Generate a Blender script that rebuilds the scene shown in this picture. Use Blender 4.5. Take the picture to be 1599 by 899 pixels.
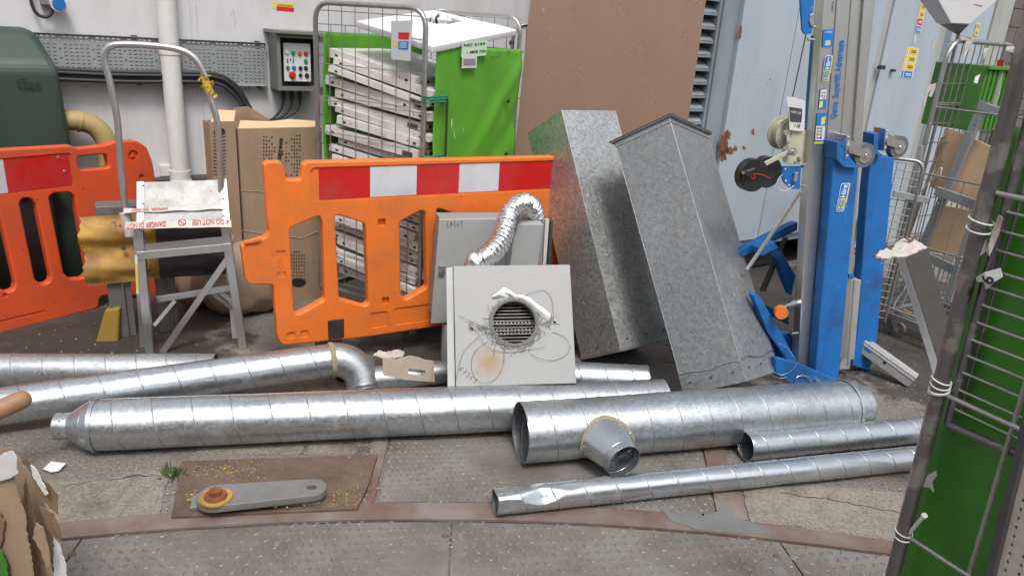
import bpy, bmesh, math, random
from mathutils import Vector, Matrix, noise
random.seed(7)
PI = math.pi
S = bpy.context.scene
for o in list(bpy.data.objects): bpy.data.objects.remove(o)
C = S.collection

# ------------------------------------------------------------------ camera
FPX, CX, CY, H = 1150.0, 799.5, 449.5, 1.6
_d = Vector(((576-CX)/FPX, -(3704-CY)/FPX, -1)).normalized()
_up = -_d
_Y = (Vector((0, 0, -1)) - _up*Vector((0, 0, -1)).dot(_up)).normalized()
_X = _Y.cross(_up)
RC = Matrix((_X, _Y, _up))                     # camera space -> world
EYE = Vector((0, 0, H))
cam = bpy.data.cameras.new('camera'); camo = bpy.data.objects.new('camera', cam); C.objects.link(camo)
camo.matrix_world = Matrix.Translation(EYE) @ RC.to_4x4()
cam.sensor_width = 36; cam.lens = FPX/1599*36; cam.clip_start = .02; cam.clip_end = 500
S.camera = camo

# ------------------------------------------------------------------ sky and sun
W = bpy.data.worlds.new('World'); S.world = W; W.use_nodes = True
nt = W.node_tree; nt.nodes.clear()
SUN_EL, SUN_ROT = math.radians(58), math.radians(165)
sky = nt.nodes.new('ShaderNodeTexSky'); sky.sky_type = 'NISHITA'; sky.sun_disc = False
sky.sun_elevation = SUN_EL; sky.sun_rotation = SUN_ROT; sky.air_density = 1.0; sky.dust_density = 4.0; sky.ozone_density = 1.0
hs = nt.nodes.new('ShaderNodeHueSaturation'); hs.inputs['Saturation'].default_value = .38
bg = nt.nodes.new('ShaderNodeBackground'); bg.inputs[1].default_value = .14
wo = nt.nodes.new('ShaderNodeOutputWorld')
nt.links.new(sky.outputs[0], hs.inputs['Color']); nt.links.new(hs.outputs[0], bg.inputs[0]); nt.links.new(bg.outputs[0], wo.inputs[0])
sl = bpy.data.lights.new('sun', 'SUN'); sl.energy = 1.4; sl.angle = math.radians(14); sl.color = (1, .97, .93)
so = bpy.data.objects.new('sun', sl); C.objects.link(so)
sd = Vector((math.sin(SUN_ROT)*math.cos(SUN_EL), math.cos(SUN_ROT)*math.cos(SUN_EL), math.sin(SUN_EL)))
so.rotation_euler = sd.to_track_quat('Z', 'Y').to_euler()
S.view_settings.view_transform = 'Standard'; S.view_settings.look = 'None'
S.view_settings.exposure = 0.55; S.view_settings.gamma = 1
S.render.engine = 'CYCLES'
S.render.resolution_x = 1024; S.render.resolution_y = 575

# ------------------------------------------------------------------ photo pixel -> point on a real plane
def ray(px, py): return RC @ Vector(((px-CX)/FPX, -(py-CY)/FPX, -1))
def G(px, py, z=0.0):
    r = ray(px, py); return EYE + r*((z-H)/r.z)
def P(px, py, y):
    r = ray(px, py); return EYE + r*(y/r.y)
class Fr:
    """upright plane through p (x,y) running at a degrees; n points to the camera side"""
    def __init__(s, p, a, z0=0.0, lean=0.0):
        s.o = Vector((p[0], p[1], z0)); a = math.radians(a)
        s.u = Vector((math.cos(a), math.sin(a), 0)); n = Vector((math.sin(a), -math.cos(a), 0))
        L = math.radians(lean)
        s.v = (Vector((0, 0, 1))*math.cos(L) - n*math.sin(L)).normalized(); s.n = s.u.cross(s.v)
    def at(s, px, py, off=0.0):
        r = ray(px, py); o = s.o + s.n*off
        return EYE + r*((o-EYE).dot(s.n)/r.dot(s.n))
    def loc(s, px, py, off=0.0):
        q = s.at(px, py, off) - s.o; return (q.dot(s.u), q.dot(s.v))
    def pt(s, u, v, w=0.0): return s.o + s.u*u + s.v*v + s.n*w
    def R(s): return Matrix((s.u, s.v, s.n)).transposed()
class FrQ(Fr):
    def __init__(s, o, u, v):
        s.o = Vector(o); s.u = Vector(u).normalized(); s.n = s.u.cross(Vector(v)).normalized(); s.v = s.n.cross(s.u)

# ------------------------------------------------------------------ materials
MATS = {}
def new_mat(name):
    m = bpy.data.materials.new(name); m.use_nodes = True; MATS[name] = m
    return m, m.node_tree, m.node_tree.nodes['Principled BSDF']
def nn(t, typ, **k):
    n = t.nodes.new(typ)
    for a, b in k.items():
        if a in n.inputs: n.inputs[a].default_value = b
        else: setattr(n, a, b)
    return n
def ramp(t, src, stops):
    r = t.nodes.new('ShaderNodeValToRGB'); t.links.new(src, r.inputs[0])
    e = r.color_ramp.elements
    while len(e) < len(stops): e.new(.5)
    for q, (p, c) in zip(e, stops):
        q.position = p; q.color = c if len(c) == 4 else (*c, 1)
    return r.outputs[0]
def coords(t, scale=(1, 1, 1), rot=(0, 0, 0), geo=False):
    if geo: src = t.nodes.new('ShaderNodeNewGeometry').outputs['Position']
    else: src = t.nodes.new('ShaderNodeTexCoord').outputs['Object']
    mp = t.nodes.new('ShaderNodeMapping'); mp.inputs['Scale'].default_value = scale; mp.inputs['Rotation'].default_value = rot
    t.links.new(src, mp.inputs[0]); return mp.outputs[0]
def mixc(t, fac, a, b, mode='MIX'):
    m = t.nodes.new('ShaderNodeMix'); m.data_type = 'RGBA'; m.blend_type = mode
    for sock, val in ((m.inputs[0], fac), (m.inputs[6], a), (m.inputs[7], b)):
        if hasattr(val, 'is_linked') or hasattr(val, 'links'): t.links.new(val, sock)
        elif isinstance(val, (int, float)): sock.default_value = val
        else: sock.default_value = (*val[:3], 1)
    return m.outputs[2]
def bump(t, b, h, strength=.3, dist=.002):
    n = nn(t, 'ShaderNodeBump', Strength=strength, Distance=dist); t.links.new(h, n.inputs['Height']); t.links.new(n.outputs[0], b.inputs['Normal'])
def surf(name, col, rough=.6, metal=0, dirt=(.12, .1, .08), damt=.35, dscale=6, thr=(.5, .75), bmp=.1, bscale=60, stretch=(1, 1, 1), var=.08, geo=False, spec=.5, fine=None):
    """painted / plastic / metal surface with patchy grime, fine speckle, roughness change and bump"""
    m, t, b = new_mat(name)
    co = coords(t, stretch, geo=geo)
    n1 = nn(t, 'ShaderNodeTexNoise', Scale=dscale, Detail=8, Roughness=.65); t.links.new(co, n1.inputs[0])
    n2 = nn(t, 'ShaderNodeTexNoise', Scale=bscale, Detail=4, Roughness=.6); t.links.new(co, n2.inputs[0])
    f = ramp(t, n1.outputs[0], [(thr[0], (0, 0, 0)), (thr[1], (damt,)*3)])
    base = mixc(t, n2.outputs[0], tuple(c*(1-var) for c in col), tuple(min(1, c*(1+var)) for c in col))
    c = mixc(t, f, base, dirt)
    if fine:
        n3 = nn(t, 'ShaderNodeTexNoise', Scale=fine[1], Detail=3, Roughness=.7); t.links.new(coords(t, fine[3] if len(fine) > 3 else (1, 1, 1), geo=geo), n3.inputs[0])
        f3 = ramp(t, n3.outputs[0], [(fine[2], (0, 0, 0)), (fine[2]+.05, (1, 1, 1))])
        c = mixc(t, f3, c, fine[0])
    t.links.new(c, b.inputs['Base Color'])
    rr = ramp(t, n1.outputs[0], [(.3, (max(.03, rough-.08),)*3), (.7, (min(1, rough+.12),)*3)]); t.links.new(rr, b.inputs['Roughness'])
    b.inputs['Metallic'].default_value = metal; b.inputs['Specular IOR Level'].default_value = spec
    bump(t, b, n2.outputs[0], bmp, .002)
    return m
def galv(name, base, rough, scale=90, speck=.55, contrast=.25, bmpn=.03, tint=(1, 1, 1), metal=.92, rv=1.0):
    """galvanised sheet: crystal spangle, dark pitting, cloudy oxide"""
    m, t, b = new_mat(name)
    co = coords(t)
    v = nn(t, 'ShaderNodeTexVoronoi', Scale=scale, Randomness=1.0); t.links.new(co, v.inputs['Vector'])
    sp = t.nodes.new('ShaderNodeSeparateColor'); t.links.new(v.outputs['Color'], sp.inputs[0])
    n1 = nn(t, 'ShaderNodeTexNoise', Scale=3.5, Detail=6, Roughness=.6); t.links.new(co, n1.inputs[0])
    n2 = nn(t, 'ShaderNodeTexNoise', Scale=scale*1.3, Detail=3, Roughness=.75); t.links.new(co, n2.inputs[0])
    a = tuple(base*(1-contrast)*c for c in tint); bb = tuple(min(1, base*(1+contrast))*c for c in tint)
    c = mixc(t, sp.outputs[0], a, bb)
    cl = ramp(t, n1.outputs[0], [(.35, (0, 0, 0)), (.7, (.45,)*3)])
    c = mixc(t, cl, c, tuple(base*.62*q for q in tint))
    if speck:
        f = ramp(t, n2.outputs[0], [(speck, (0, 0, 0)), (speck+.06, (.75,)*3)])
        c = mixc(t, f, c, tuple(base*.3*q for q in tint))
    n7 = nn(t, 'ShaderNodeTexNoise', Scale=7, Detail=10, Roughness=.72); t.links.new(co, n7.inputs[0])
    g = ramp(t, n7.outputs[0], [(.54, (0, 0, 0)), (.68, (.38,)*3)])
    c = mixc(t, g, c, tuple(base*.42*q for q in (1.0, .95, .88)))
    n8 = nn(t, 'ShaderNodeTexNoise', Scale=45, Detail=6, Roughness=.8); t.links.new(co, n8.inputs[0])
    c = mixc(t, ramp(t, n8.outputs[0], [(.64, (0, 0, 0)), (.68, (.6,)*3)]), c, (min(1, base*1.35),)*3)
    t.links.new(c, b.inputs['Base Color'])
    mt = ramp(t, n7.outputs[0], [(.54, (metal,)*3), (.70, (metal*.55,)*3)]); t.links.new(mt, b.inputs['Metallic'])
    r = ramp(t, sp.outputs[1], [(0, (rough-.07*rv,)*3), (1, (rough+.12*rv,)*3)]); rr_ = nn(t, 'ShaderNodeMath', operation='MULTIPLY_ADD'); t.links.new(n7.outputs[0], rr_.inputs[0]); rr_.inputs[1].default_value = .36; t.links.new(r, rr_.inputs[2])
    r2 = nn(t, 'ShaderNodeMath', operation='SUBTRACT'); t.links.new(rr_.outputs[0], r2.inputs[0]); r2.inputs[1].default_value = .16; t.links.new(r2.outputs[0], b.inputs['Roughness'])
    n4 = nn(t, 'ShaderNodeTexNoise', Scale=9, Detail=2); t.links.new(co, n4.inputs[0])
    bump(t, b, n4.outputs[0], .35, bmpn)
    return m
galv('galv_box', .52, .42, 80, .56, .20, .005, (.97, 1, .99), metal=.75)
galv('galv_box_dull', .38, .48, 80, .60, .16, .005, (.96, 1, 1.01), metal=.75)
galv('duct_seam', .36, .5, 60, 0, .1, .002)
galv('galv_duct', .54, .34, 110, .64, .13, .004, (.93, 1, 1.05), rv=.6)
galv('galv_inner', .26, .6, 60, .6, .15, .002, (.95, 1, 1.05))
galv('galv_duct_bright', .58, .26, 60, 0, .02, .004, (.94, 1, 1.05), rv=.12)
galv('galv_duct_matt', .47, .43, 140, .62, .13, .004, (.95, 1, 1.03))
galv('galv_tube', .55, .38, 120, .62, .2, .002)
surf('aluminium', (.60, .60, .59), .36, .9, (.28, .27, .25), .5, 5, (.45, .8), .05, 150, (1, 1, .15))
surf('aluminium_matt', (.60, .60, .60), .5, .75, (.25, .23, .2), .5, 9, (.5, .75), .1, 120)
surf('chrome', (.7, .7, .7), .22, 1, (.2, .2, .2), .5, 30)
surf('foil', (.85, .86, .88), .16, 1, (.5, .5, .5), .2, 20, bmp=.9, bscale=110)
surf('wall_paint', (.56, .56, .57), .75, 0, (.36, .345, .33), .8, 2.2, (.46, .8), .2, 35, (1, 1, .28), .03, True, fine=((.42, .40, .38), 14, .72, (1, 1, .2)))
surf('white_pvc', (.66, .65, .63), .42, 0, (.32, .3, .26), .45, 5, (.45, .8), .05, 60, (1, 1, .3))
surf('platform_white', (.42, .42, .41), .5, .2, (.2, .19, .18), .6, 9, (.42, .66), .1, 90, fine=((.25, .24, .23), 60, .62, (1, .12, 1)))
surf('white_powder', (.62, .605, .58), .42, 0, (.25, .22, .18), .45, 9, (.5, .72), .08, 80)
surf('lid_white', (.66, .665, .67), .4, 0, (.4, .38, .34), .35, 7, (.55, .8), .05, 60)
surf('orange_plastic', (.72, .165, .022), .46, 0, (.34, .12, .045), .6, 5, (.45, .75), .12, 90, fine=((.3, .09, .02), 45, .68))
surf('red_orange_plastic', (.62, .08, .022), .5, 0, (.24, .06, .035), .65, 4, (.45, .8), .12, 90, fine=((.15, .04, .02), 40, .66))
surf('reflective_red', (.52, .012, .012), .25, 0, (.30, .06, .05), .7, 5, (.42, .75), .05, 200)
surf('reflective_white', (.56, .57, .61), .3, 0, (.38, .36, .33), .8, 5, (.42, .75), .05, 200)
surf('green_box', (.07, .21, .035), .5, 0, (.04, .1, .03), .5, 6)
surf('green_cloth', (.10, .34, .025), .42, 0, (.04, .16, .02), .4, 4, (.45, .8), .06, 50, fine=((.5, .6, .45), 22, .77))
surf('green_cloth_dark', (.045, .22, .018), .40, 0, (.012, .06, .01), .6, 4, (.4, .8), .06, 50)
surf('tank_green', (.038, .068, .052), .42, 0, (.02, .03, .024), .8, 2.6, (.35, .75), .1, 70, (1, 1, .5))
surf('cardboard', (.32, .225, .148), .85, 0, (.22, .145, .09), .6, 6, (.42, .75), .25, 45, (1, 1, .4), var=.09)
surf('cardboard_light', (.60, .42, .25), .82, 0, (.35, .23, .13), .4, 7, (.45, .8), .15, 50)
surf('cardboard_dark', (.20, .125, .075), .85, 0, (.1, .06, .035), .5, 12, (.4, .7), .3, 60)
surf('card_scrap', (.50, .42, .35), .85, 0, (.3, .24, .18), .4, 20, (.45, .8), .3, 60)
surf('paper_sack', (.36, .28, .20), .6, 0, (.2, .14, .09), .6, 6, (.4, .75), .35, 22)
surf('mdf', (.245, .152, .103), .66, 0, (.19, .112, .075), .7, 1.8, (.35, .75), .08, 140, (1, 1, .35), var=.07, fine=((.36, .25, .18), 16, .70))
surf('mdf_scuff', (.37, .25, .175), .8, 0, (.27, .16, .10), .9, 30, (.4, .6), .05, 80)
surf('container_paint', (.37, .425, .48), .42, 0, (.23, .27, .31), .65, 2.2, (.4, .8), .12, 30, (1, 1, .35), .05, True, fine=((.12, .11, .1), 26, .72, (1, 1, .5)))
surf('container_frame', (.24, .28, .32), .5, 0, (.11, .12, .11), .7, 3, (.4, .75), .12, 40, (1, 1, .4), .05, True)
surf('beige_frame', (.36, .37, .35), .55, 0, (.2, .2, .17), .6, 3, (.4, .8), .1, 40, (1, 1, .4), .05, True)
surf('rust', (.22, .075, .03), .85, 0, (.09, .03, .015), .7, 25, (.4, .7), .5, 90)
surf('rust_plate', (.165, .11, .083), .72, .25, (.07, .045, .033), .8, 7, (.35, .7), .3, 70, geo=True, fine=((.33, .25, .14), 60, .64))
surf('rust_band', (.14, .086, .066), .68, .15, (.24, .21, .185), .85, 3.2, (.38, .66), .25, 80, geo=True)
surf('checker_steel', (.205, .194, .18), .6, .2, (.11, .088, .07), .85, 3.2, (.4, .66), .45, 70, geo=True, fine=((.28, .265, .25), 90, .66))
surf('lozenge_steel', (.185, .175, .162), .5, .25, (.15, .12, .09), .6, 6, (.42, .72), .2, 90, geo=True)
surf('lever_steel', (.22, .225, .22), .55, .35, (.13, .12, .1), .5, 9, (.4, .7), .25, 90)
surf('steel_grey', (.20, .195, .19), .5, .5, (.13, .12, .11), .6, 10, (.4, .7), .15, 80)
surf('stud_grey', (.13, .125, .12), .5, .4, (.07, .065, .06), .6, 10)
surf('steel_dark', (.085, .085, .085), .5, .4, (.04, .04, .04), .5, 8)
surf('worn_tube', (.19, .18, .178), .40, .75, (.36, .34, .32), .9, 11, (.52, .60), .25, 90, fine=((.10, .045, .028), 18, .61, (1, 1, .4)))
surf('bar_wire', (.40, .40, .38), .36, .85, (.2, .15, .1), .5, 20, (.5, .7), .1, 90)
surf('blue_paint', (.012, .14, .43), .36, 0, (.02, .055, .14), .75, 5, (.45, .7), .08, 80, fine=((.22, .25, .28), 30, .67))
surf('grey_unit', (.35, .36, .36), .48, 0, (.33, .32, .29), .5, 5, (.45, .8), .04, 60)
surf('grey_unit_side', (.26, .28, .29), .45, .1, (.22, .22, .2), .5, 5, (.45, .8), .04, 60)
surf('grey_cabinet', (.21, .21, .195), .5, .3, (.17, .16, .14), .5, 6, (.45, .8), .08, 60)
surf('tray_steel', (.34, .36, .37), .48, .4, (.2, .2, .2), .5, 3, (.45, .8), .05, 60)
surf('black_rubber', (.022, .022, .023), .55, 0, (.06, .055, .05), .5, 9, (.5, .8), .1, 60)
surf('black_plastic', (.03, .03, .03), .4, 0, (.07, .06, .05), .4, 12)
surf('grey_rubber', (.12, .12, .115), .6, 0, (.2, .19, .17), .5, 25)
surf('cream_paint', (.46, .45, .34), .4, 0, (.25, .23, .16), .5, 12, (.45, .8), .05, 80)
surf('winch_black', (.018, .018, .02), .3, 0, (.05, .05, .05), .4, 12)
surf('yellow_paint', (.48, .27, .05), .6, 0, (.17, .09, .04), .85, 9, (.42, .68), .2, 60, fine=((.10, .05, .025), 16, .66))
surf('yellow_plastic', (.24, .155, .025), .5, 0, (.2, .13, .03), .6, 12)
surf('yellow_pipe', (.40, .30, .12), .55, 0, (.22, .15, .06), .7, 5, (.4, .75), .1, 60)
surf('yellow_speck', (.55, .38, .03), .7)
surf('wood', (.30, .17, .09), .55, 0, (.16, .08, .04), .6, 14, (.4, .7), .2, 70, (.25, 1, 1))
surf('brick_dark', (.13, .115, .105), .8, 0, (.07, .06, .055), .6, 6, (.4, .7), .3, 40, geo=True)
surf('paper', (.6, .6, .6), .7, 0, (.5, .48, .45), .4, 14)
surf('tape_clear', (.48, .45, .42), .3, 0, (.4, .35, .34), .4, 20)
surf('label_grey', (.50, .52, .55), .4, .1, (.4, .4, .4), .3, 20)
surf('cable_tie', (.66, .66, .66), .4)
surf('sealant', (.27, .23, .14), .7, 0, (.15, .12, .06), .6, 40, bmp=.5)
surf('torn_board', (.46, .43, .40), .85, 0, (.42, .32, .29), .6, 30, (.4, .65), .5, 50)
surf('leaf', (.07, .13, .03), .6); surf('stone', (.3, .28, .25), .8)
surf('dust_fluff', (.17, .17, .163), .95, 0, (.12, .12, .12), .5, 60)
def flat(name, col, rough=.5, metal=0):
    m, t, b = new_mat(name)
    co = coords(t); n = nn(t, 'ShaderNodeTexNoise', Scale=40, Detail=3); t.links.new(co, n.inputs[0])
    c = mixc(t, n.outputs[0], tuple(x*.88 for x in col), tuple(min(1, x*1.1) for x in col)); t.links.new(c, b.inputs['Base Color'])
    b.inputs['Roughness'].default_value = rough; b.inputs['Metallic'].default_value = metal
flat('black_ink', (.02, .02, .022)); flat('red_ink', (.5, .015, .02)); flat('blue_ink', (.01, .12, .42)); flat('yellow_ink', (.72, .5, .03))
flat('white_ink', (.75, .75, .75)); flat('green_button', (.01, .3, .12), .3); flat('orange_button', (.6, .12, .01), .3); flat('red_button', (.5, .02, .02), .3)
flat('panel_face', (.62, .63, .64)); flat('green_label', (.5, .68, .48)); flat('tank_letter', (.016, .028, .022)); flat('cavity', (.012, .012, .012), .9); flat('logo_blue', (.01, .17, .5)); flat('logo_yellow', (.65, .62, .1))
flat('green_rubber', (.01, .2, .10)); flat('clear_film', (.45, .38, .28), .15)
# ground: worn dirty concrete
m, t, b = new_mat('ground_concrete')
co = coords(t, geo=True)
n1 = nn(t, 'ShaderNodeTexNoise', Scale=1.3, Detail=9, Roughness=.62); t.links.new(co, n1.inputs[0])
n2 = nn(t, 'ShaderNodeTexNoise', Scale=95, Detail=5, Roughness=.8); t.links.new(co, n2.inputs[0])
n3 = nn(t, 'ShaderNodeTexVoronoi', Scale=95); t.links.new(co, n3.inputs['Vector'])
n5 = nn(t, 'ShaderNodeTexNoise', Scale=4.5, Detail=8, Roughness=.7, Distortion=.6); t.links.new(co, n5.inputs[0])
c = ramp(t, n1.outputs[0], [(.3, (.098, .086, .075)), (.5, (.155, .138, .121)), (.72, (.21, .19, .168))])
c = mixc(t, ramp(t, n2.outputs[0], [(.50, (.0,)*3), (.62, (.75,)*3)]), c, (.33, .30, .26))
c = mixc(t, ramp(t, n2.outputs[0], [(.34, (.8,)*3), (.46, (0,)*3)]), c, (.075, .064, .055))
c = mixc(t, ramp(t, n5.outputs[0], [(.52, (0,)*3), (.68, (.75,)*3)]), c, (.07, .058, .05))
c = mixc(t, ramp(t, n3.outputs['Distance'], [(.05, (.6,)*3), (.16, (0,)*3)]), c, (.33, .31, .28))
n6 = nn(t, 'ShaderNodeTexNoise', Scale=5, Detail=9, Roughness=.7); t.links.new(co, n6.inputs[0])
for (sx_, sy_, rad_) in ((-2.15, 3.55, .75), (1.45, 4.15, .85), (2.5, 3.75, .8), (-.2, 3.75, .7), (1.7, 4.8, 1.0), (2.9, 4.6, 1.0), (-1.9, 3.3, .6)):   # dirt stains, plus dark painted for shade under and behind things
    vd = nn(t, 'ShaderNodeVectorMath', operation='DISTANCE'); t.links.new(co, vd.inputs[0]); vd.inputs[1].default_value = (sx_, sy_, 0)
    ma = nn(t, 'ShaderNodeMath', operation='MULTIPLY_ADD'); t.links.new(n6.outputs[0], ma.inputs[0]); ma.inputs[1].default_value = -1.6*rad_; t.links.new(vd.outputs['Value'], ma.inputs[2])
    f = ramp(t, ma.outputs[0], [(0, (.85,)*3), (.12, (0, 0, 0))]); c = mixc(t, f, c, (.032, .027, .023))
t.links.new(c, b.inputs['Base Color'])
t.links.new(ramp(t, n5.outputs[0], [(.4, (.85,)*3), (.7, (.55,)*3)]), b.inputs['Roughness'])
bump(t, b, n2.outputs[0], .8, .005)
MATS['ground_strip'] = MATS['ground_concrete'].copy()
for nd in MATS['ground_strip'].node_tree.nodes:
    if nd.type == 'VALTORGB' and len(nd.color_ramp.elements) == 3:
        for e, q in zip(nd.color_ramp.elements, ((.155, .130, .102), (.215, .182, .146), (.27, .235, .19))): e.color = (*q, 1)

surf('gap_dark_dirt', (.035, .03, .026), .35, 0, (.12, .10, .08), .8, 9, (.45, .65), .5, 60, geo=True, fine=((.3, .27, .18), 14, .63))

# ------------------------------------------------------------------ mesh builder
def crinkle(name, outline, nrm, mat, root=None, amp=.006, th=.003, fray=.0015, seed=0.0):
    """thin torn sheet: frayed outline, soft creases"""
    nrm = Vector(nrm).normalized(); k = len(outline); ring = []
    ou = [Vector(p) for p in outline]; size = max((a-b).length for a in ou for b in ou)
    for i in range(k):
        a, b = ou[i], ou[(i+1) % k]; m = max(1, int((b-a).length/(size/28)))
        for j in range(m):
            p = a.lerp(b, j/m); ring.append(p+(b-a).cross(nrm).normalized()*(random.uniform(-fray, fray) if j else 0))
    c = sum(ring, Vector())/len(ring); n = len(ring); R_ = 6; vs = []
    for r_ in range(R_):
        for p in ring:
            q = c+(p-c)*(1-r_/R_); s = q/size; vs.append(q+nrm*amp*(noise.noise(s*3+Vector((seed, 0, 0)))*1.4+noise.noise(s*9+Vector((0, seed, 0)))*.45))
    vs.append(c); mb = MB()
    mb.add(vs, [(r_*n+i, r_*n+(i+1) % n, (r_+1)*n+(i+1) % n, (r_+1)*n+i) for r_ in range(R_-1) for i in range(n)]+[((R_-1)*n+i, (R_-1)*n+(i+1) % n, R_*n) for i in range(n)], False)
    o = mb.build(name, mat, root); q = o.modifiers.new('s', 'SOLIDIFY'); q.thickness = th; return o
class MB:
    def __init__(s): s.v = []; s.f = []; s.sm = []; s.mi = []; s.m = 0
    def add(s, vs, fs, smooth=False):
        k = len(s.v); s.v += [Vector(q) for q in vs]
        for f in fs: s.f.append([i+k for i in f]); s.sm.append(smooth); s.mi.append(s.m)
        return s
    def hexa(s, p):   # 8 points: 4 of one face, then 4 of the opposite
        return s.add(p, [(0, 3, 2, 1), (4, 5, 6, 7), (0, 1, 5, 4), (1, 2, 6, 5), (2, 3, 7, 6), (3, 0, 4, 7)])
    def fbox(s, fr, u0, u1, v0, v1, w0, w1):
        return s.hexa([fr.pt(u0, v0, w0), fr.pt(u1, v0, w0), fr.pt(u1, v1, w0), fr.pt(u0, v1, w0), fr.pt(u0, v0, w1), fr.pt(u1, v0, w1), fr.pt(u1, v1, w1), fr.pt(u0, v1, w1)])
    def beam(s, a, b, w, h, side=(0, 0, 1)):
        a, b = Vector(a), Vector(b); d = (b-a).normalized(); x = d.cross(Vector(side)).normalized()*w/2; y = x.cross(d).normalized()*h/2
        return s.hexa([a-x-y, a+x-y, a+x+y, a-x+y, b-x-y, b+x-y, b+x+y, b-x+y])
    def prism(s, pts, n, t):   # planar outline of 3D points, thickness t along n (centred)
        n = Vector(n).normalized(); pts = [Vector(q) for q in pts]; k = len(pts)
        vs = [q-n*t/2 for q in pts]+[q+n*t/2 for q in pts]
        fs = [tuple(range(k))[::-1], tuple(range(k, 2*k))]+[(i, (i+1) % k, k+(i+1) % k, k+i) for i in range(k)]
        return s.add(vs, fs)
    def sweep(s, path, radii, n=10, cap=True, inner=None, closed=False):
        path = [Vector(q) for q in path]; k = len(path)
        if isinstance(radii, (int, float)): radii = [radii]*k
        vs = []; T = []
        for i in range(k):
            a = path[i-1] if (i or closed) else path[0]; bq = path[(i+1) % k] if (i < k-1 or closed) else path[-1]
            T.append((bq-a).normalized())
        x = T[0].orthogonal().normalized()
        for i in range(k):
            x = (x-T[i]*x.dot(T[i])).normalized(); y = T[i].cross(x)
            for j in range(n):
                a = 2*PI*j/n; vs.append(path[i]+(x*math.cos(a)+y*math.sin(a))*radii[i])
        fs = []
        for i in range(k-1 if not closed else k):
            i2 = (i+1) % k
            for j in range(n): fs.append((i*n+j, i*n+(j+1) % n, i2*n+(j+1) % n, i2*n+j))
        s.add(vs, fs, True)
        if cap and not closed:
            s.add(vs[:n], [tuple(range(n))[::-1]]); s.add(vs[-n:], [tuple(range(n))])
        return s
    def cyl(s, a, b, r, r2=None, n=16, cap=True):
        return s.sweep([a, b], [r, r if r2 is None else r2], n, cap)
    def build(s, name, mat, root=None, bevel=0, seg=2, label=None, stuff=False):
        return link(name, s.mesh(), mat, root, bevel, seg, label)
    def mesh(s):
        me = bpy.data.meshes.new('m'); me.from_pydata([tuple(q) for q in s.v], [], s.f); me.update()
        for p, sm, mi in zip(me.polygons, s.sm, s.mi): p.use_smooth = sm; p.material_index = mi
        return me
def link(name, me, mat, root=None, bevel=0, seg=2, label=None):
    if root is not None:
        R = root_loc(root)
    else:
        vs = me.vertices; R = Vector((sum(v.co.x for v in vs)/len(vs), sum(v.co.y for v in vs)/len(vs), min(v.co.z for v in vs)))
    me.transform(Matrix.Translation(-R)); me.name = name
    for mm in (mat if isinstance(mat, (list, tuple)) else [mat]): me.materials.append(MATS[mm])
    o = bpy.data.objects.new(name, me); C.objects.link(o)
    if root is not None: o.parent = root
    else: o.location = R
    if bevel:
        q = o.modifiers.new('bevel', 'BEVEL'); q.width = bevel; q.segments = seg; q.limit_method = 'ANGLE'; q.angle_limit = math.radians(35)
    if label: o['label'] = label
    return o
def root_loc(r):
    q = Vector((0, 0, 0))
    while r is not None: q = q+Vector(r.location); r = r.parent
    return q
def tag(o, label, cat, group=None):
    o['label'] = label; o['category'] = cat
    if group: o['group'] = group
    return o
def thing(name, loc, label, cat, group=None):
    o = bpy.data.objects.new(name, None); o.empty_display_size = .1; C.objects.link(o); o.location = Vector(loc); return tag(o, label, cat, group)
def structure(o): o['kind'] = 'structure'; return o
def rpoly(pts, r, seg=5):
    out = []; n = len(pts); rr = r if isinstance(r, (list, tuple)) else [r]*n
    for i in range(n):
        p = Vector(pts[i][:2]).to_2d(); a = Vector(pts[i-1][:2]); b = Vector(pts[(i+1) % n][:2]); r0 = rr[i]
        da, db = (a-p), (b-p); la, lb = da.length, db.length; da.normalize(); db.normalize()
        ang = da.angle(db, PI)
        if r0 <= 0 or ang > PI-.05: out.append(p); continue
        d = min(r0/math.tan(ang/2), la*.48, lb*.48); rad = d*math.tan(ang/2)
        p1 = p+da*d; p2 = p+db*d
        for k in range(seg+1):
            q = k/seg; out.append(p1*(1-q)**2+p*2*q*(1-q)+p2*q*q)
    return out
def plate_mesh(fr, outer, holes=(), t=.02, bev=.0, off=0.0, brs=2):
    """flat outline with holes -> solid plate with rounded edges, centre plane at off"""
    cu = bpy.data.curves.new('c', 'CURVE'); cu.dimensions = '2D'; cu.fill_mode = 'BOTH'
    for ring in [outer]+list(holes):
        sp = cu.splines.new('POLY'); sp.points.add(len(ring)-1); sp.use_cyclic_u = True
        for q, p in zip(sp.points, ring): q.co = (p[0], p[1], 0, 1)
    cu.extrude = max(t/2-bev, .0001); cu.bevel_depth = bev; cu.bevel_resolution = brs if bev else 0
    if bev: cu.offset = -bev
    o = bpy.data.objects.new('tmp', cu); C.objects.link(o)
    dg = bpy.context.evaluated_depsgraph_get(); me = bpy.data.meshes.new_from_object(o.evaluated_get(dg))
    bpy.data.objects.remove(o); bpy.data.curves.remove(cu)
    me.transform(Matrix.Translation(fr.o+fr.n*off) @ fr.R().to_4x4())
    for m_ in list(me.materials): pass
    me.materials.clear()
    bm = bmesh.new(); bm.from_mesh(me); bmesh.ops.remove_doubles(bm, verts=bm.verts, dist=1e-5)
    for f_ in bm.faces: f_.smooth = abs(f_.normal.dot(fr.n)) < .97 and bev > 0
    bm.to_mesh(me); bm.free(); return me
def plate(name, fr, outer, holes, t, bev, mat, root=None, off=0.0, label=None):
    return link(name, plate_mesh(fr, outer, holes, t, bev, off), mat, root, label=label)
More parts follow.
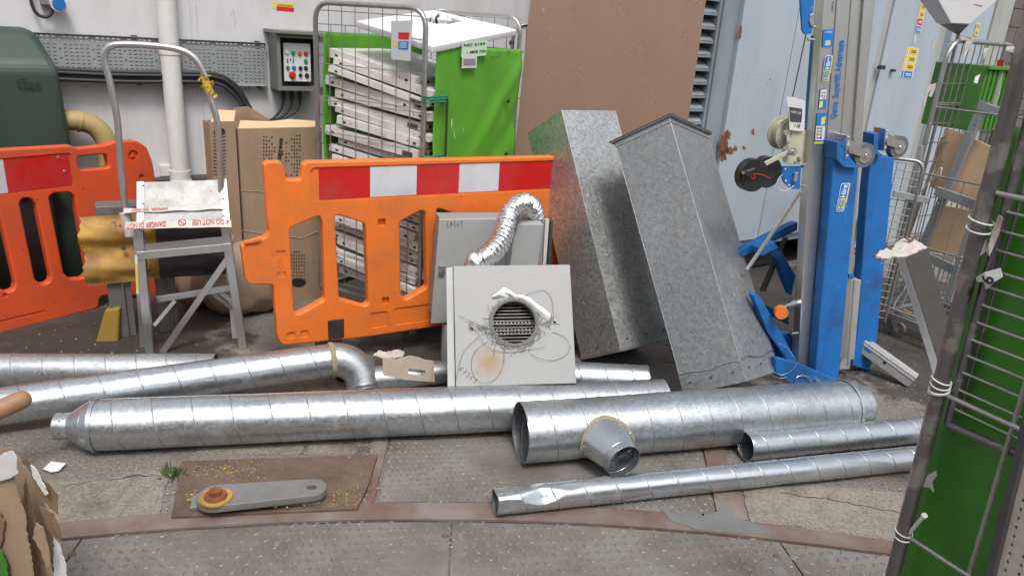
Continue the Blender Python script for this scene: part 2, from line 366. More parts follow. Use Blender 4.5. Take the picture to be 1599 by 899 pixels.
def cut(o, cutters):
    """carve real recesses: cutters are meshes in the object's space; baked and removed"""
    tmp = []
    for me in cutters:
        c = bpy.data.objects.new('cut', me); C.objects.link(c); tmp.append(c)
        q = o.modifiers.new('b', 'BOOLEAN'); q.object = c; q.operation = 'DIFFERENCE'; q.solver = 'EXACT'
    bpy.context.view_layer.update()
    dg = bpy.context.evaluated_depsgraph_get(); me = bpy.data.meshes.new_from_object(o.evaluated_get(dg))
    o.modifiers.clear(); o.data = me
    for c in tmp: bpy.data.objects.remove(c)
def text(name, s, fr, px, py, height, ang, mat, root, off=.002, bold=0.0, sx=1.0, align='LEFT', mirror=False, px2=None, label=None):
    bold *= .5
    """lettering starting at a photo pixel on a plane; ang in degrees in the plane"""
    cu = bpy.data.curves.new('t', 'FONT'); cu.body = s; cu.size = height*1.4; cu.extrude = .0004; cu.offset = bold; cu.align_x = align; cu.align_y = 'CENTER'
    o = bpy.data.objects.new('tmp', cu); C.objects.link(o); bpy.context.view_layer.update()
    dg = bpy.context.evaluated_depsgraph_get(); me = bpy.data.meshes.new_from_object(o.evaluated_get(dg)); bpy.data.objects.remove(o)
    me.materials.clear()
    if px2 is not None:
        a = Vector(fr.loc(px, py, off)); b_ = Vector(fr.loc(*px2, off)); L = (b_-a).length
        w = max(v.co.x for v in me.vertices)-min(v.co.x for v in me.vertices); sx = L/w; ang = math.degrees(math.atan2(b_.y-a.y, b_.x-a.x))
    q = fr.at(px, py, off)
    me.transform(Matrix.Translation(q) @ fr.R().to_4x4() @ Matrix.Rotation(math.radians(ang), 4, 'Z') @ Matrix.Diagonal((sx*(-1 if mirror else 1), 1, 1, 1)))
    return link(name, me, mat, root, label=label)
def quadmesh(fr, pxs, t, off):
    mb = MB(); mb.prism([fr.at(x, y, off) for x, y in pxs], fr.n, t); return mb
def pxpoly(fr, pts): return [Vector(fr.loc(*q)) for q in pts]
def smooth_path(pts, k=6):
    pts = [Vector(p) for p in pts]; out = []
    for i in range(len(pts)-1):
        p0 = pts[max(0, i-1)]; p1 = pts[i]; p2 = pts[i+1]; p3 = pts[min(len(pts)-1, i+2)]
        for j in range(k):
            q = j/k; out.append(.5*((2*p1)+(-p0+p2)*q+(2*p0-5*p1+4*p2-p3)*q*q+(-p0+3*p1-3*p2+p3)*q**3))
    out.append(pts[-1]); return out
# ================================================================== ground
Z = Vector((0, 0, 1))
mb = MB(); mb.add([(-60, -60, 0), (60, -60, 0), (60, 60, 0), (-60, 60, 0)], [(0, 1, 2, 3)])
structure(mb.build('ground', 'ground_concrete'))
def arc_lo(x): return -4.593+math.sqrt(6.726**2-(x-.484)**2)
def arc_hi(x): return -3.977+math.sqrt(6.200**2-(x-.424)**2)
def sheet(name, pts, z0, z1, mat, rag=0):
    if rag:   # chipped, uneven edge
        q = []
        for i in range(len(pts)):
            a, b = Vector(pts[i][:2]), Vector(pts[(i+1) % len(pts)][:2]); n = max(1, int((b-a).length/.02)); d = (b-a).normalized(); s_ = Vector((-d.y, d.x))
            for j in range(n): p = a.lerp(b, j/n); q.append(p+s_*rag*(noise.noise(Vector((p.x*9, p.y*9, 1)))+.6*noise.noise(Vector((p.x*40, p.y*40, 3)))))
        pts = [tuple(p) for p in q]
    mb = MB(); k = len(pts); vs = [(p[0], p[1], z0) for p in pts]+[(p[0], p[1], z1) for p in pts]
    a = sum(pts[i][0]*pts[(i+1) % k][1]-pts[(i+1) % k][0]*pts[i][1] for i in range(k))
    if a < 0: vs = vs[:k][::-1]+vs[k:][::-1]
    mb.add(vs, [tuple(range(k))[::-1], tuple(range(k, 2*k))]+[(i, (i+1) % k, k+(i+1) % k, k+i) for i in range(k)]); return mb
def inside(p, poly):
    c = False; n = len(poly)
    for i in range(n):
        a, b = poly[i], poly[(i+1) % n]
        if (a[1] > p[1]) != (b[1] > p[1]) and p[0] < (b[0]-a[0])*(p[1]-a[1])/(b[1]-a[1])+a[0]: c = not c
    return c
def checker(mb, poly, z, ang, sp=.036):
    """raised lozenges of checker plate, worn unevenly"""
    xs = [p[0] for p in poly]; ys = [p[1] for p in poly]; cx = sum(xs)/len(xs); cy = sum(ys)/len(ys)
    R = max(max(xs)-min(xs), max(ys)-min(ys)); n = int(R/sp)+2; ca, sa = math.cos(ang), math.sin(ang)
    for i in range(-n, n+1):
        for j in range(-n, n+1):
            u, v = i*sp+random.uniform(-.0015, .0015), j*sp+random.uniform(-.0015, .0015)
            x, y = cx+u*ca-v*sa, cy+u*sa+v*ca
            if y < 1.55 or not inside((x, y), poly): continue
            a = ang+(PI/4 if (i+j) % 2 else -PI/4)+random.uniform(-.05, .05); L, Wd = .0165, .0050; h = .0038*min(1, max(0, .78+1.5*noise.noise(Vector((x*2.6, y*2.6, 0)))+random.uniform(-.12, .12)))
            if h < .0005: continue
            e = Vector((math.cos(a), math.sin(a), 0)); f = Vector((-e.y, e.x, 0)); c0 = Vector((x, y, z-.0003))
            ring = [c0+e*L, c0+e*L*.45+f*Wd, c0-e*L*.45+f*Wd, c0-e*L, c0-e*L*.45-f*Wd, c0+e*L*.45-f*Wd]
            top = [c0+(q-c0)*.62+Z*h for q in ring]
            mb.m = 1; mb.add(ring+top, [(6, 7, 8, 9, 10, 11)]+[(k, (k+1) % 6, 6+(k+1) % 6, 6+k) for k in range(6)], False); mb.m = 0
seams = [((-3.2, 1.7), (-3.0, .2)), ((-1.29, 1.93), (-1.10, .2)), ((-.15, 2.12), (-.03, .2)), ((.972, 2.14), (1.25, .2)), ((2.6, 1.8), (3.0, .2))]
for k in range(4):
    (ax, ay), (bx, by) = seams[k]; (cx_, cy_), (dx, dy) = seams[k+1]; g = .0035
    top = [(ax+g+(cx_-ax-2*g)*i/12,) for i in range(13)]
    top = [(x[0], arc_lo(x[0])-.013) for x in top]
    poly = top+[(dx-g, dy), (bx+g, by)]
    mb = sheet('deck', poly, .001, .008, 'checker_steel'); checker(mb, poly, .008, .12+.03*k)
    structure(mb.build('turntable_deck', ['checker_steel', 'lozenge_steel']))
xs = [-2.6+5.6*i/40 for i in range(41)]
structure(sheet('g', [(x, arc_lo(x)-.03) for x in xs]+[(x, arc_lo(x)+.002) for x in xs[::-1]], .0005, .0025, '').build('gap_dark_strip', 'gap_dark_dirt'))  # the gap's darkness is put into the strip's colour
structure(sheet('b', [(x, arc_lo(x)) for x in xs]+[(x, arc_hi(x)) for x in xs[::-1]], .001, .011, '').build('turntable_rim', 'rust_band'))
def gl(pxs): return [tuple(G(*q)[:2]) for q in pxs]
cp = [(x, arc_hi(x)+.007) for x in [-.415+1.19*i/8 for i in range(9)]]+[(.83, 2.70), (.30, 2.70), (-.10, 2.60), (-.445, 2.585)]
mb = sheet('c', cp, .001, .009, ''); checker(mb, cp, .009, .2, .033); structure(mb.build('floor_plate', ['checker_steel', 'lozenge_steel']))
structure(sheet('s', [(.842, 2.72), (.925, 2.72), (.895, arc_hi(.89)+.006), (.788, arc_hi(.79)+.006)], .001, .0105, '').build('steel_strip', 'rust_band'))
structure(sheet('s', [(-.53, 2.62), (-.458, 2.60), (-.43, arc_hi(-.43)+.006), (-.455, arc_hi(-.455)+.006)], .001, .0085, '').build('steel_strip', 'rust_band'))
structure(sheet('s', [(x, arc_hi(x)+.008) for x in (.905, 1.1, 1.3, 1.5, 1.8, 2.2)]+[(2.3, 2.45), (1.9, 2.52), (1.6, 2.46), (1.3, 2.47), (1.1, 2.45), (.935, 2.46)], -.01, .004, '', .016).build('concrete_strip', 'ground_strip'))
structure(sheet('s', [(x, arc_hi(x)+.008) for x in (-2.2, -1.8, -1.5, -1.3, -1.12)]+[(-1.18, 2.27), (-1.3, 2.26), (-1.42, 2.20), (-1.7, 2.16), (-2.2, 2.05)], -.01, .004, '', .016).build('concrete_strip', 'ground_strip'))
structure(sheet('s', [(-1.15, 2.40), (-.56, 2.47), (-.545, 2.62), (-1.2, 2.55)], -.01, .0035, '').build('concrete_strip', 'ground_strip'))
structure(sheet('w', gl([(1040, 806), (1075, 803), (1112, 808), (1122, 790), (1135, 785), (1140, 800), (1158, 815), (1190, 826), (1205, 836), (1160, 838), (1120, 833), (1075, 826), (1048, 816)]), .0105, .0125, '', .02).build('weld_patch', 'lever_steel'))
# damp dirt under the barriers and behind
def blob(cx, cy, rx, ry, n=26, seed=0):
    return [(cx+rx*math.cos(2*PI*i/n)*(1+.35*noise.noise(Vector((math.cos(2*PI*i/n)*1.5, math.sin(2*PI*i/n)*1.5, seed)))), cy+ry*math.sin(2*PI*i/n)*(1+.35*noise.noise(Vector((math.cos(2*PI*i/n)*1.5, math.sin(2*PI*i/n)*1.5, seed+5))))) for i in range(n)]
for k, (x, y, rx, ry) in []:
    structure(sheet('s', blob(x, y, rx, ry, seed=k*9), -.01, .004+.001*k, '').build('damp_patch', 'gap_dark_dirt'))
# cracks in the concrete
def crack(pxs):
    mb = MB(); pts = smooth_path([G(*q) for q in pxs], 7); pts = [p+Vector((random.uniform(-.009, .009), random.uniform(-.009, .009), 0)) for p in pts]
    for a, b in zip(pts, pts[1:]):
        d = (b-a).normalized(); s_ = Vector((-d.y, d.x, 0))*random.uniform(.0006, .0032)
        mb.add([a-s_+Z*.0052, b-s_+Z*.0052, b+s_+Z*.0052, a+s_+Z*.0052], [(0, 1, 2, 3)])
    return structure(mb.build('crack', 'gap_dark_dirt'))
crack([(105, 760), (180, 748), (250, 742), (275, 738)]); crack([(1215, 772), (1280, 778), (1340, 790), (1420, 802)]); crack([(470, 712), (480, 695), (487, 680)])
# deck bolts
for i, (x, y) in enumerate([(113, 865), (143, 864), (433, 848), (695, 836), (719, 835), (965, 850), (1213, 868), (1238, 870), (1218, 893), (617, 701), (1010, 722), (1150, 745)]):
    p = G(x, y, .009); mb = MB(); mb.cyl(p-Z*.001, p+Z*.003, .012 if i != 8 else .026, .009 if i != 8 else .024, 14)
    o = mb.build('bolt_head', 'lever_steel' if i % 3 else 'rust_plate')
    tag(o, ['leftmost bolt head in the turntable deck beside the torn carton', 'second bolt head from the torn carton in the turntable deck', 'bolt head in the deck below the rusty lever plate', 'bolt head just left of the middle deck seam', 'bolt head just right of the middle deck seam', 'lone bolt head in the deck below the dented duct', 'bolt head just left of the right hand deck seam', 'bolt head just right of the right hand deck seam', 'widest round plug in the steel deck, bottom right near the seam', 'bolt head at the top left of the chequered floor plate', 'bolt head under the middle of the widest duct', 'bolt head on the steel strip below the thin ducts'][i], 'bolt', 'bolt heads in the floor plates')

# unseen brick building added behind the camera to shade sky and darken metal reflections
YB = Fr((-9, -5.5), 0); YB.n = Vector((0, 1, 0))
mb = MB(); mb.hexa([(-12, -5.9, 0), (12, -5.9, 0), (12, -5.5, 0), (-12, -5.5, 0), (-12, -5.9, 4.6), (12, -5.9, 4.6), (12, -5.5, 4.6), (-12, -5.5, 4.6)])
tag(mb.build('added_shade_building', 'brick_dark'), 'unseen dark brick building added across the yard to shade the low sky', 'building')
# ================================================================== white wall and what hangs on it
WP = P(270, 145, 4.6); WA = 33
Wf = Fr((WP.x, WP.y), WA)
mb = MB(); mb.fbox(Wf, -6, 9, -.02, 5, -.3, 0)
tag(mb.build('white_wall', 'wall_paint'), 'white painted rendered wall behind everything at the back left', 'wall')
def WL(x, y, off=0): return Wf.loc(x, y, off)
# perforated cable tray
t = thing('cable_tray', Wf.at(250, 95, .02), 'grey perforated steel cable tray fixed along the white wall', 'cable tray')
u0 = WL(-60, 40)[0]; u1 = WL(414, 100)[0]; v0 = WL(250, 131, .03)[1]; v1 = WL(250, 60, .03)[1]
holes = []; u = u1-.02; col = 0
while u > WL(60, 90)[0]:
    k = 0; v = v0+.02
    while v < v1-.012:
        if not (col % 6 == 5):
            holes.append([(u-.0082, v-.003), (u+.0082, v-.003), (u+.0082, v+.003), (u-.0082, v+.003)])
        v += .0205; k += 1
    if col % 6 == 5:
        for q in range(5):
            vv = v0+.03+q*.05; holes.append([(u-.0035, vv-.006), (u+.0035, vv-.006), (u+.0035, vv+.006), (u-.0035, vv+.006)])
    u -= .027; col += 1
plate('tray_bed', Wf, [(u0, v0), (u1, v0), (u1, v1), (u0, v1)], holes, .0016, 0, 'tray_steel', t, off=.03)
mb = MB(); mb.fbox(Wf, u0, u1, v0-.0015, v0, .029, .062); mb.fbox(Wf, u0, u1, v1, v1+.0015, .029, .05); mb.build('tray_lip', 'tray_steel', t)
for q in (-1.6, -.9, -.2, .5): mb = MB(); mb.fbox(Wf, q, q+.03, v0-.01, v1+.01, .001, .028); mb.build('bracket', 'steel_dark', t)
# black cables under the tray
for k in range(4):
    off = .075+.013*(k % 2); dy = k*5.2
    pts = [(-30, 100+dy), (90, 108+dy), (200, 113+dy*.95), (300, 114+dy*.9), (340, 117+dy*.9), (368-k*3, 133+dy*.6), (385-k*4, 158), (396-k*4, 182), (402-k*4, 215), (404-k*4, 330)]
    mb = MB(); mb.sweep(smooth_path([Wf.at(x, y, off) for x, y in pts], 6), .0115, 8)
    tag(mb.build('cable', 'black_rubber'), ['uppermost', 'second from the top', 'second from the bottom', 'lowest'][k]+' of the four black cables under the cable tray', 'cable', 'black cables under the tray')
# downpipe
t = thing('downpipe', Wf.at(285, 400, .08), 'white plastic downpipe running down the white wall beside the ladder', 'pipe')
pa = Wf.at(256, -60, .085); pb = Wf.at(283, 290, .085); pm = Vector((pb.x, pb.y, 0)); pa = Vector((pb.x, pb.y, 2.2))
mb = MB(); mb.cyl(Vector((pb.x, pb.y, .0)), pa, .055, n=28); mb.build('pipe', 'white_pvc', t)
zz = Wf.at(283, 283, .085).z
mb = MB(); mb.cyl((pb.x, pb.y, zz-.04), (pb.x, pb.y, zz+.07), .062, n=28); mb.cyl((pb.x, pb.y, zz-.012), (pb.x, pb.y, zz+.014), .068, n=28); mb.cyl((pb.x, pb.y, zz-.05), (pb.x, pb.y, zz-.03), .070, n=28); mb.build('collar', 'white_pvc', t)
zc = Wf.at(262, 82, .085).z
mb = MB(); mb.cyl((pb.x, pb.y, zc-.012), (pb.x, pb.y, zc+.012), .059, n=28); mb.build('pipe_clip', 'white_pvc', t)
mb = MB(); a, b_ = WL(250, 275); mb.fbox(Wf, a, a+.07, b_+.0, b_+.075, 0, .03)
o = mb.build('pipe_bracket', 'white_pvc', bevel=.006); tag(o, 'small white square fixing plate on the wall left of the downpipe foot', 'bracket')
# low dark ducting at the foot of the wall
mb = MB(); a, z0_ = WL(255, 300); b_, z1_ = WL(325, 280)
z1_ = WL(300, 278, .1)[1]
mb.fbox(Wf, a-.15, b_+.9, .02, z1_-.03, .002, .02); mb.fbox(Wf, a-.1, a+.08, z1_-.10, z1_, .02, .1); mb.fbox(Wf, a+.16, b_+.4, z1_-.07, z1_+.005, .02, .14)
tag(mb.build('wall_conduit', 'black_plastic', bevel=.006), 'black conduit boxes along the wall beside the foot of the downpipe', 'conduit')
# thin wires on wall
for k, x in enumerate((303, 312)):
    mb = MB(); a = Wf.at(x, 100, .006); mb.sweep([Vector((a.x, a.y, 2.1)), a, Vector((a.x, a.y, .7))], .0018, 6)
    tag(mb.build('thin_wire', 'white_pvc'), ('left' if k == 0 else 'right')+' of two thin pale wires running straight down the white wall', 'wire', 'thin wires beside the downpipe')
# blue socket with cable at the top left
t = thing('wall_socket', Wf.at(88, 5, .05), 'round blue capped socket with a looping black cable at the top left of the wall', 'socket')
c0 = Wf.at(92, 6, .09); ax = (Wf.n+Vector((.3, 0, -.1))).normalized()
mb = MB(); mb.cyl(c0-ax*.06, c0, .036, .044, 24); mb.build('socket_rim', 'white_pvc', t)
mb = MB(); mb.cyl(c0-ax*.005, c0+ax*.012, .034, .030, 24); mb.build('socket_cap', 'logo_blue', t)
a, b_ = WL(78, 0); mb = MB(); mb.fbox(Wf, a-.05, a+.02, b_-.03, b_+.15, 0, .06); mb.build('back_box', 'grey_cabinet', t, .006)
mb = MB(); mb.sweep(smooth_path([Wf.at(x, y, .05) for x, y in [(45, -30), (48, 0), (56, 20), (70, 27), (80, 22), (83, 8)]]), .009, 8); mb.build('cable', 'black_rubber', t)
# warning sticker on the wall
t = thing('warning_sticker', Wf.at(444, 12), 'small yellow and red warning sticker on the white wall above the control box', 'sticker')
mb = quadmesh(Wf, [(432, 4), (459, 7), (459, 12.5), (432, 10)], .001, .001); mb.build('yellow_strip', 'yellow_ink', t)
mb = quadmesh(Wf, [(432, 10.2), (459, 12.7), (459, 19), (432, 17)], .001, .001); mb.build('red_strip', 'red_ink', t)
mb = quadmesh(Wf, [(426, 3), (431, 4), (431, 15), (426, 13)], .001, .001); mb.build('yellow_strip', 'yellow_ink', t)
mb = MB()
for k in range(9): mb.prism([Wf.at(434+k*2.6, 6.7+k*.25, .003), Wf.at(435.7+k*2.6, 6.8+k*.25, .003), Wf.at(435.7+k*2.6, 9+k*.25, .003), Wf.at(434+k*2.6, 8.9+k*.25, .003)], Wf.n, .0005)
mb.build('small_print', 'red_ink', t)
# control box
t = thing('control_box', Wf.at(450, 140, .1), 'grey steel electrical control box with its door open on buttons and a red stop knob', 'control box')
D = .2
Bf = Fr((Wf.o+Wf.n*D)[:2], WA)
fo = [Bf.loc(*q) for q in [(437, 142), (497, 143.5), (508, 57), (432, 52)]]
ub0 = Bf.loc(435, 140)[0]; ub1 = Bf.loc(500, 100)[0]; vb0 = Bf.loc(460, 142)[1]; vb1 = Bf.loc(460, 54)[1]
ring = [(ub0, vb0), (ub1, vb0), (ub1, vb1), (ub0, vb1)]; ci = .022
hole = [(ub0+ci, vb0+ci), (ub1-ci*.6, vb0+ci), (ub1-ci*.6, vb1-ci), (ub0+ci, vb1-ci)]
plate('housing', Bf, ring, [hole], D-.004, 0, 'grey_cabinet', t, off=-D/2)
mb = MB(); mb.fbox(Bf, ub0-.03, ub1+.04, vb1+.001, vb1+.022, -D+.002, .035); mb.build('rain_hood', 'grey_cabinet', t, .003)
mb = MB(); mb.fbox(Bf, ub0+.01, ub1-.005, vb0+.01, vb1-.01, -.14, -.13); mb.build('back_plate', 'steel_dark', t)
pu0, pv0 = Bf.loc(444, 127, -.05); pu1, pv1 = Bf.loc(484, 69, -.05)
mb = MB(); mb.fbox(Bf, pu0, pu1, pv0, pv1, -.06, -.045); bpn = mb.build('button_panel', 'panel_face', t, .002)
for (zx, zy, mt, r) in [(263, 245, 'white_ink', .010), (293, 250, 'green_button', .011), (323, 252, 'orange_button', .011), (352, 253, 'red_button', .011), (352, 287, 'green_button', .011), (268, 317, 'grey_rubber', .010), (296, 318, 'logo_blue', .011), (327, 320, 'black_plastic', .011), (352, 320, 'black_plastic', .011), (289, 352, 'red_button', .018), (327, 353, 'black_plastic', .010), (357, 355, 'black_plastic', .012), (266, 278, 'black_plastic', .003), (279, 278, 'black_plastic', .003), (293, 276, 'black_plastic', .003), (293, 287, 'black_plastic', .003), (266, 288, 'black_plastic', .003)]:
    p = Bf.at(360+zx/2.996, zy/2.996, -.045); mb = MB(); mb.cyl(p, p+Bf.n*.004, r*1.25, n=14); mb.cyl(p, p+Bf.n*(.025 if r > .015 else .012), r, r*.85, n=14)
    mb.build('button', mt, bpn)
d0 = Bf.at(499, 100, 0); DF = Fr(d0[:2], WA-90)      # door swung open
mb = MB(); u_, vv0 = DF.loc(499, 148); _, vv1 = DF.loc(499, 60); mb.fbox(DF, 0, .20, vb0-.02, vb1-.0, -.008, .008)
dr = mb.build('door', 'grey_cabinet', t, .002)
mb = MB(); mb.fbox(DF, .03, .17, vb0+.03, vb1-.04, .0085, .011); mb.build('door_paper', 'label_grey', dr)
for k in range(3):
    pts = [(442+k*13, 140), (443+k*13, 155), (438+k*13, 172), (425+k*8, 186), (405, 192+k*2), (385, 196+k*2)]
    mb = MB(); mb.sweep(smooth_path([Bf.at(x, y, -.07) for x, y in pts]), .0085, 8); mb.cyl(Bf.at(442+k*13, 139, -.07), Bf.at(442.5+k*13, 156, -.07), .014, n=10)
    mb.build('cable', 'black_rubber', t)

# ================================================================== green gas tank housing and yellow pipe
TF = Fr((-2.6, 3.98), 40)
def TA(x, y, o=0): return TF.at(x, y, o)
br = TA(122, 262); sr = TA(97, 104); tr = TA(52, 45, -.22); L = -1.3
mb = MB()
uL = -1.6
fb = TF.loc(122, 262); fs = TF.loc(97, 104); ft = TF.loc(50, 44, -.2)
slope = (fs[0]-fb[0])/(fs[1]-fb[1]); ug = fb[0]-slope*fb[1]
prof = [(ug, 0, 0), (fs[0], fs[1], -.01), (ft[0], ft[1], -.2), (ft[0], ft[1], -.5), (fs[0], fs[1], -.65), (ug, 0, -.66)]
vs = [TF.pt(a, b_, w) for a, b_, w in prof]+[TF.pt(uL, b_, w) for a, b_, w in prof]
mb.add(vs, [tuple(range(6)), tuple(range(6, 12))[::-1]]+[((i+1) % 6, i, i+6, (i+1) % 6+6) for i in range(6)], False)
t = thing('gas_housing', TF.pt(-.5, 0, -.3), 'dark green moulded gas housing with a sloping top behind the red barrier', 'housing')
mb.build('shell', 'tank_green', t, .05, 5)
text('lettering', 'Gas', TF, 25, 131, .05, 0, 'tank_letter', t, off=.002, px2=(62, 133), bold=.001)
t = thing('yellow_pipe', P(150, 200, 4.1), 'fat yellowish pipe bending down beside the green gas housing', 'pipe')
mb = MB(); PF = Fr((-2.35, 4.30), 33)
mb.sweep(smooth_path([PF.at(x, y) for x, y in [(60, 190), (110, 188), (132, 191), (152, 201), (165, 220), (170, 245), (172, 300)]]+[Vector((PF.at(172, 300).x, PF.at(172, 300).y, 0))], 8), .056, 20); mb.build('bent_tube', 'yellow_pipe', t)
mb = MB(); a = PF.at(124, 189.5); b_ = PF.at(128, 190.5); mb.cyl(a, b_, .062, n=20); mb.build('joint', 'yellow_pipe', t)

# ================================================================== cardboard boxes by the wall
CB = Fr(G(388, 482)[:2], 36.8)
w2 = (Vector(G(505, 461)[:2])-Vector(G(388, 482)[:2])).length
h2 = CB.loc(370, 202)[1]
t = thing('cardboard_box', CB.pt(w2/2, 0, -.15), 'tall brown cardboard box with round dot print and open flaps beside the control box', 'box', 'tall cartons by the wall')
mb = MB(); th = .006
mb.fbox(CB, 0, w2, 0, h2, -th, 0); mb.fbox(CB, 0, w2, 0, h2, -.30, -.30+th); mb.fbox(CB, 0, th, 0, h2, -.2995, -.0065); mb.fbox(CB, w2-th, w2, 0, h2, -.2995, -.0065); mb.fbox(CB, 0, w2, 0, th, -.299, -.007)
mb.build('carton', 'cardboard', t)
fl = MB()
a = CB.pt(0, h2, 0); b_ = CB.pt(w2, h2, 0)
fl.prism([a+Z*.002, b_+Z*.002, b_-CB.n*.10+Z*.02, CB.pt(w2*.7, h2+.03, -.12), CB.pt(w2*.45, h2+.022, -.1), CB.pt(w2*.1, h2+.028, -.11)], Vector((0, 0, 1))+CB.n*.2, .005)
fl.build('flap', 'cardboard_light', t)
fl = MB(); fl.prism([CB.pt(-.0, h2, -.3), CB.pt(w2*.6, h2, -.3), CB.pt(w2*.5, h2+.03, -.33), CB.pt(w2*.36, h2+.075, -.35), CB.pt(w2*.2, h2+.07, -.35), CB.pt(w2*.1, h2+.04, -.33), CB.pt(-.02, h2+.05, -.32)], CB.n, .005)
fl.build('flap', 'cardboard_dark', t)
# printed dots and lettering
def dots(fr, rx, ry, px0, py0, nx, ny, dx, dy, keep, root, r=.0055, sk=0, off=.0015):
    mb = MB()
    for i in range(nx):
        for j in range(ny):
            if not keep(i, j): continue
            p = fr.at(px0+dx*i+sk*j, py0+dy*j, off); n = 7
            ring = [p+(fr.u*math.cos(2*PI*k/n)*rx+fr.v*math.sin(2*PI*k/n)*ry)*r for k in range(n)]
            mb.add(ring, [tuple(range(n))])
    return mb.build('dot_print', 'black_ink', root)
dots(CB, .8, 1, 412, 214, 5, 9, 4.2, 5.6, lambda i, j: random.random() < .95-.12*i, t)
dots(CB, .8, 1, 447, 212, 6, 13, 4.2, 5.6, lambda i, j: random.random() < .35+.12*i, t)
dots(CB, .8, 1, 455, 388, 6, 10, 4.0, 5.3, lambda i, j: random.random() < .97 and j > abs(2-i)*.8-.6, t)
text('lettering', 'www.kflex', CB, 440, 216, .03, -90, 'black_ink', t, off=.002, px2=(437, 250), bold=.001)
mb = MB(); mb.add([CB.at(455, 437, .002)]+[CB.at(466+12*math.cos(a), 441+7*math.sin(a), .002) for a in [2*PI*k/20 for k in range(20)]], [tuple(range(1, 21))]); mb.build('dot_print', 'black_ink', t)
mb = MB(); mb.sweep([CB.at(375, 297, .002), CB.at(430, 301, .002), CB.at(498, 296, .002)], .0015, 6); mb.build('tape_strip', 'clear_film', t); mb = MB(); mb.sweep([CB.at(378, 360, .002), CB.at(420, 366, .002), CB.at(470, 372, .002), CB.at(500, 360, .002)], .002, 6); mb.build('tape_strip', 'clear_film', t)
C2 = Fr((CB.o-CB.u*.165+CB.n*.0)[:2], 40)
a0, h3 = C2.loc(319, 191); h3 = C2.loc(322, 192)[1]
t = thing('cardboard_box', C2.pt(-.08, 0, -.15), 'narrower brown cardboard box with faded print behind the ladder handrail', 'box', 'tall cartons by the wall')
mb = MB(); ua = C2.loc(334, 300)[0]; ubx = .155
mb.fbox(C2, ua, ubx, 0, h3, -th, 0); mb.fbox(C2, ua, ubx, 0, h3, -.10, -.10+th); mb.fbox(C2, ua, ua+th, 0, h3, -.0935, -.0065); mb.fbox(C2, ubx-th, ubx, 0, h3, -.0935, -.0065); mb.fbox(C2, ua+th, ubx-th, 0, th, -.093, -.007)
mb.build('carton', 'cardboard', t)
mb = MB(); mb.prism([C2.pt(ubx-.12, h3, -.02), C2.pt(ubx, h3+.0, -.02), C2.pt(ubx+.04, h3+.045, -.1), C2.pt(ubx-.05, h3+.05, -.1)], Vector((0, 0, 1))+C2.n, .005); mb.build('flap', 'cardboard_light', t)
mb = MB()
for k in range(13):
    p = [C2.at(333+j*3.2, 208+k*5.3+2.2*math.sin(PI*j/6), .0015) for j in range(7)]
    for q in range(6): mb.add([p[q]-Z*.0025, p[q+1]-Z*.0025, p[q+1]+Z*.0025, p[q]+Z*.0025], [(0, 1, 2, 3)])
mb.add([C2.at(343+9*math.cos(a), 206+6*math.sin(a), .002) for a in [2*PI*k/20 for k in range(20)]], [tuple(range(20))]); mb.build('ring_print', 'black_ink', t)

# brown paper sack
def lumpy(name, c, rx, ry, rz, mat, root=None, seed=0, amp=.12, n=(28, 18), flatz=True):
    vs = []; fs = []; nu, nv = n
    for j in range(nv+1):
        ph = PI*j/nv
        for i in range(nu):
            a = 2*PI*i/nu; d = Vector((math.sin(ph)*math.cos(a), math.sin(ph)*math.sin(a), math.cos(ph)))
            k = 1+amp*noise.noise(d*2.2+Vector((seed, 0, 0)))+amp*.6*noise.noise(d*6+Vector((0, seed, 0)))
            sq = lambda q: math.copysign(abs(q)**.8, q)
            v = Vector((sq(d.x)*rx*k, sq(d.y)*ry*k, sq(d.z)*rz*k))+Vector(c)
            v.z = max(v.z, .003) if flatz else v.z; vs.append(v)
    for j in range(nv):
        for i in range(nu): fs.append((j*nu+i, (j+1)*nu+i, (j+1)*nu+(i+1) % nu, j*nu+(i+1) % nu))
    mb = MB(); mb.add(vs, fs, True); return mb.build(name, mat, root)
o = lumpy('paper_sack', (-1.53, 3.86, .19), .24, .18, .2, 'paper_sack', seed=3, amp=.2); tag(o, 'bulging brown plastic wrapped sack on the ground behind the ladder legs', 'sack')
o = lumpy('paper_sack', (-1.72, 3.95, .17), .2, .17, .19, 'paper_sack', seed=8, amp=.2); tag(o, 'tan sack in the shade behind the grey crash rail', 'sack')
# ================================================================== plastic barriers
def z4(x, y): return (360+x/2.568, 230+y/2.568)
BR0 = G(435, 540, .15)
BF = Fr((BR0.x, BR0.y), 30)
def bl(x, y): return Vector(BF.loc(*z4(x, y)))
bar = thing('barrier', BF.pt(.9, 0, 0), 'bright orange plastic barrier with a red and white strip standing in the middle', 'barrier', 'orange plastic barriers')
zb = bl(200, 797).y; Lb = 2.0
top = bl(150, 58).y
outer = [bl(150, 58), bl(200, 58), bl(216, 78), bl(224, 130), bl(282, 130), bl(290, 72), bl(306, 58), bl(1000, 44)]
ul = bl(172, 560).x
outer += [Vector((Lb, bl(1000, 44).y)), Vector((Lb, zb)), bl(560, 760), bl(205, 797), bl(188, 760), bl(172, 560), bl(165, 552), bl(75, 552), bl(60, 530), bl(42, 395), bl(100, 375), bl(140, 362), bl(153, 340), bl(132, 70)]
outer = rpoly([tuple(p) for p in outer][::-1], [.02, .01, .02, .02, .015, .012, .008, .02, .04, .02, .05, .05, .02, .02, .02, .02, .015, .015, .012, .02, .02, .015][:len(outer)][::-1])
hA = [bl(238, 325), bl(357, 275), bl(368, 300), bl(379, 612), bl(265, 674), bl(254, 650)]
hB = [bl(419, 272), bl(440, 275), bl(541, 308), bl(555, 625), bl(540, 637), bl(436, 608)]
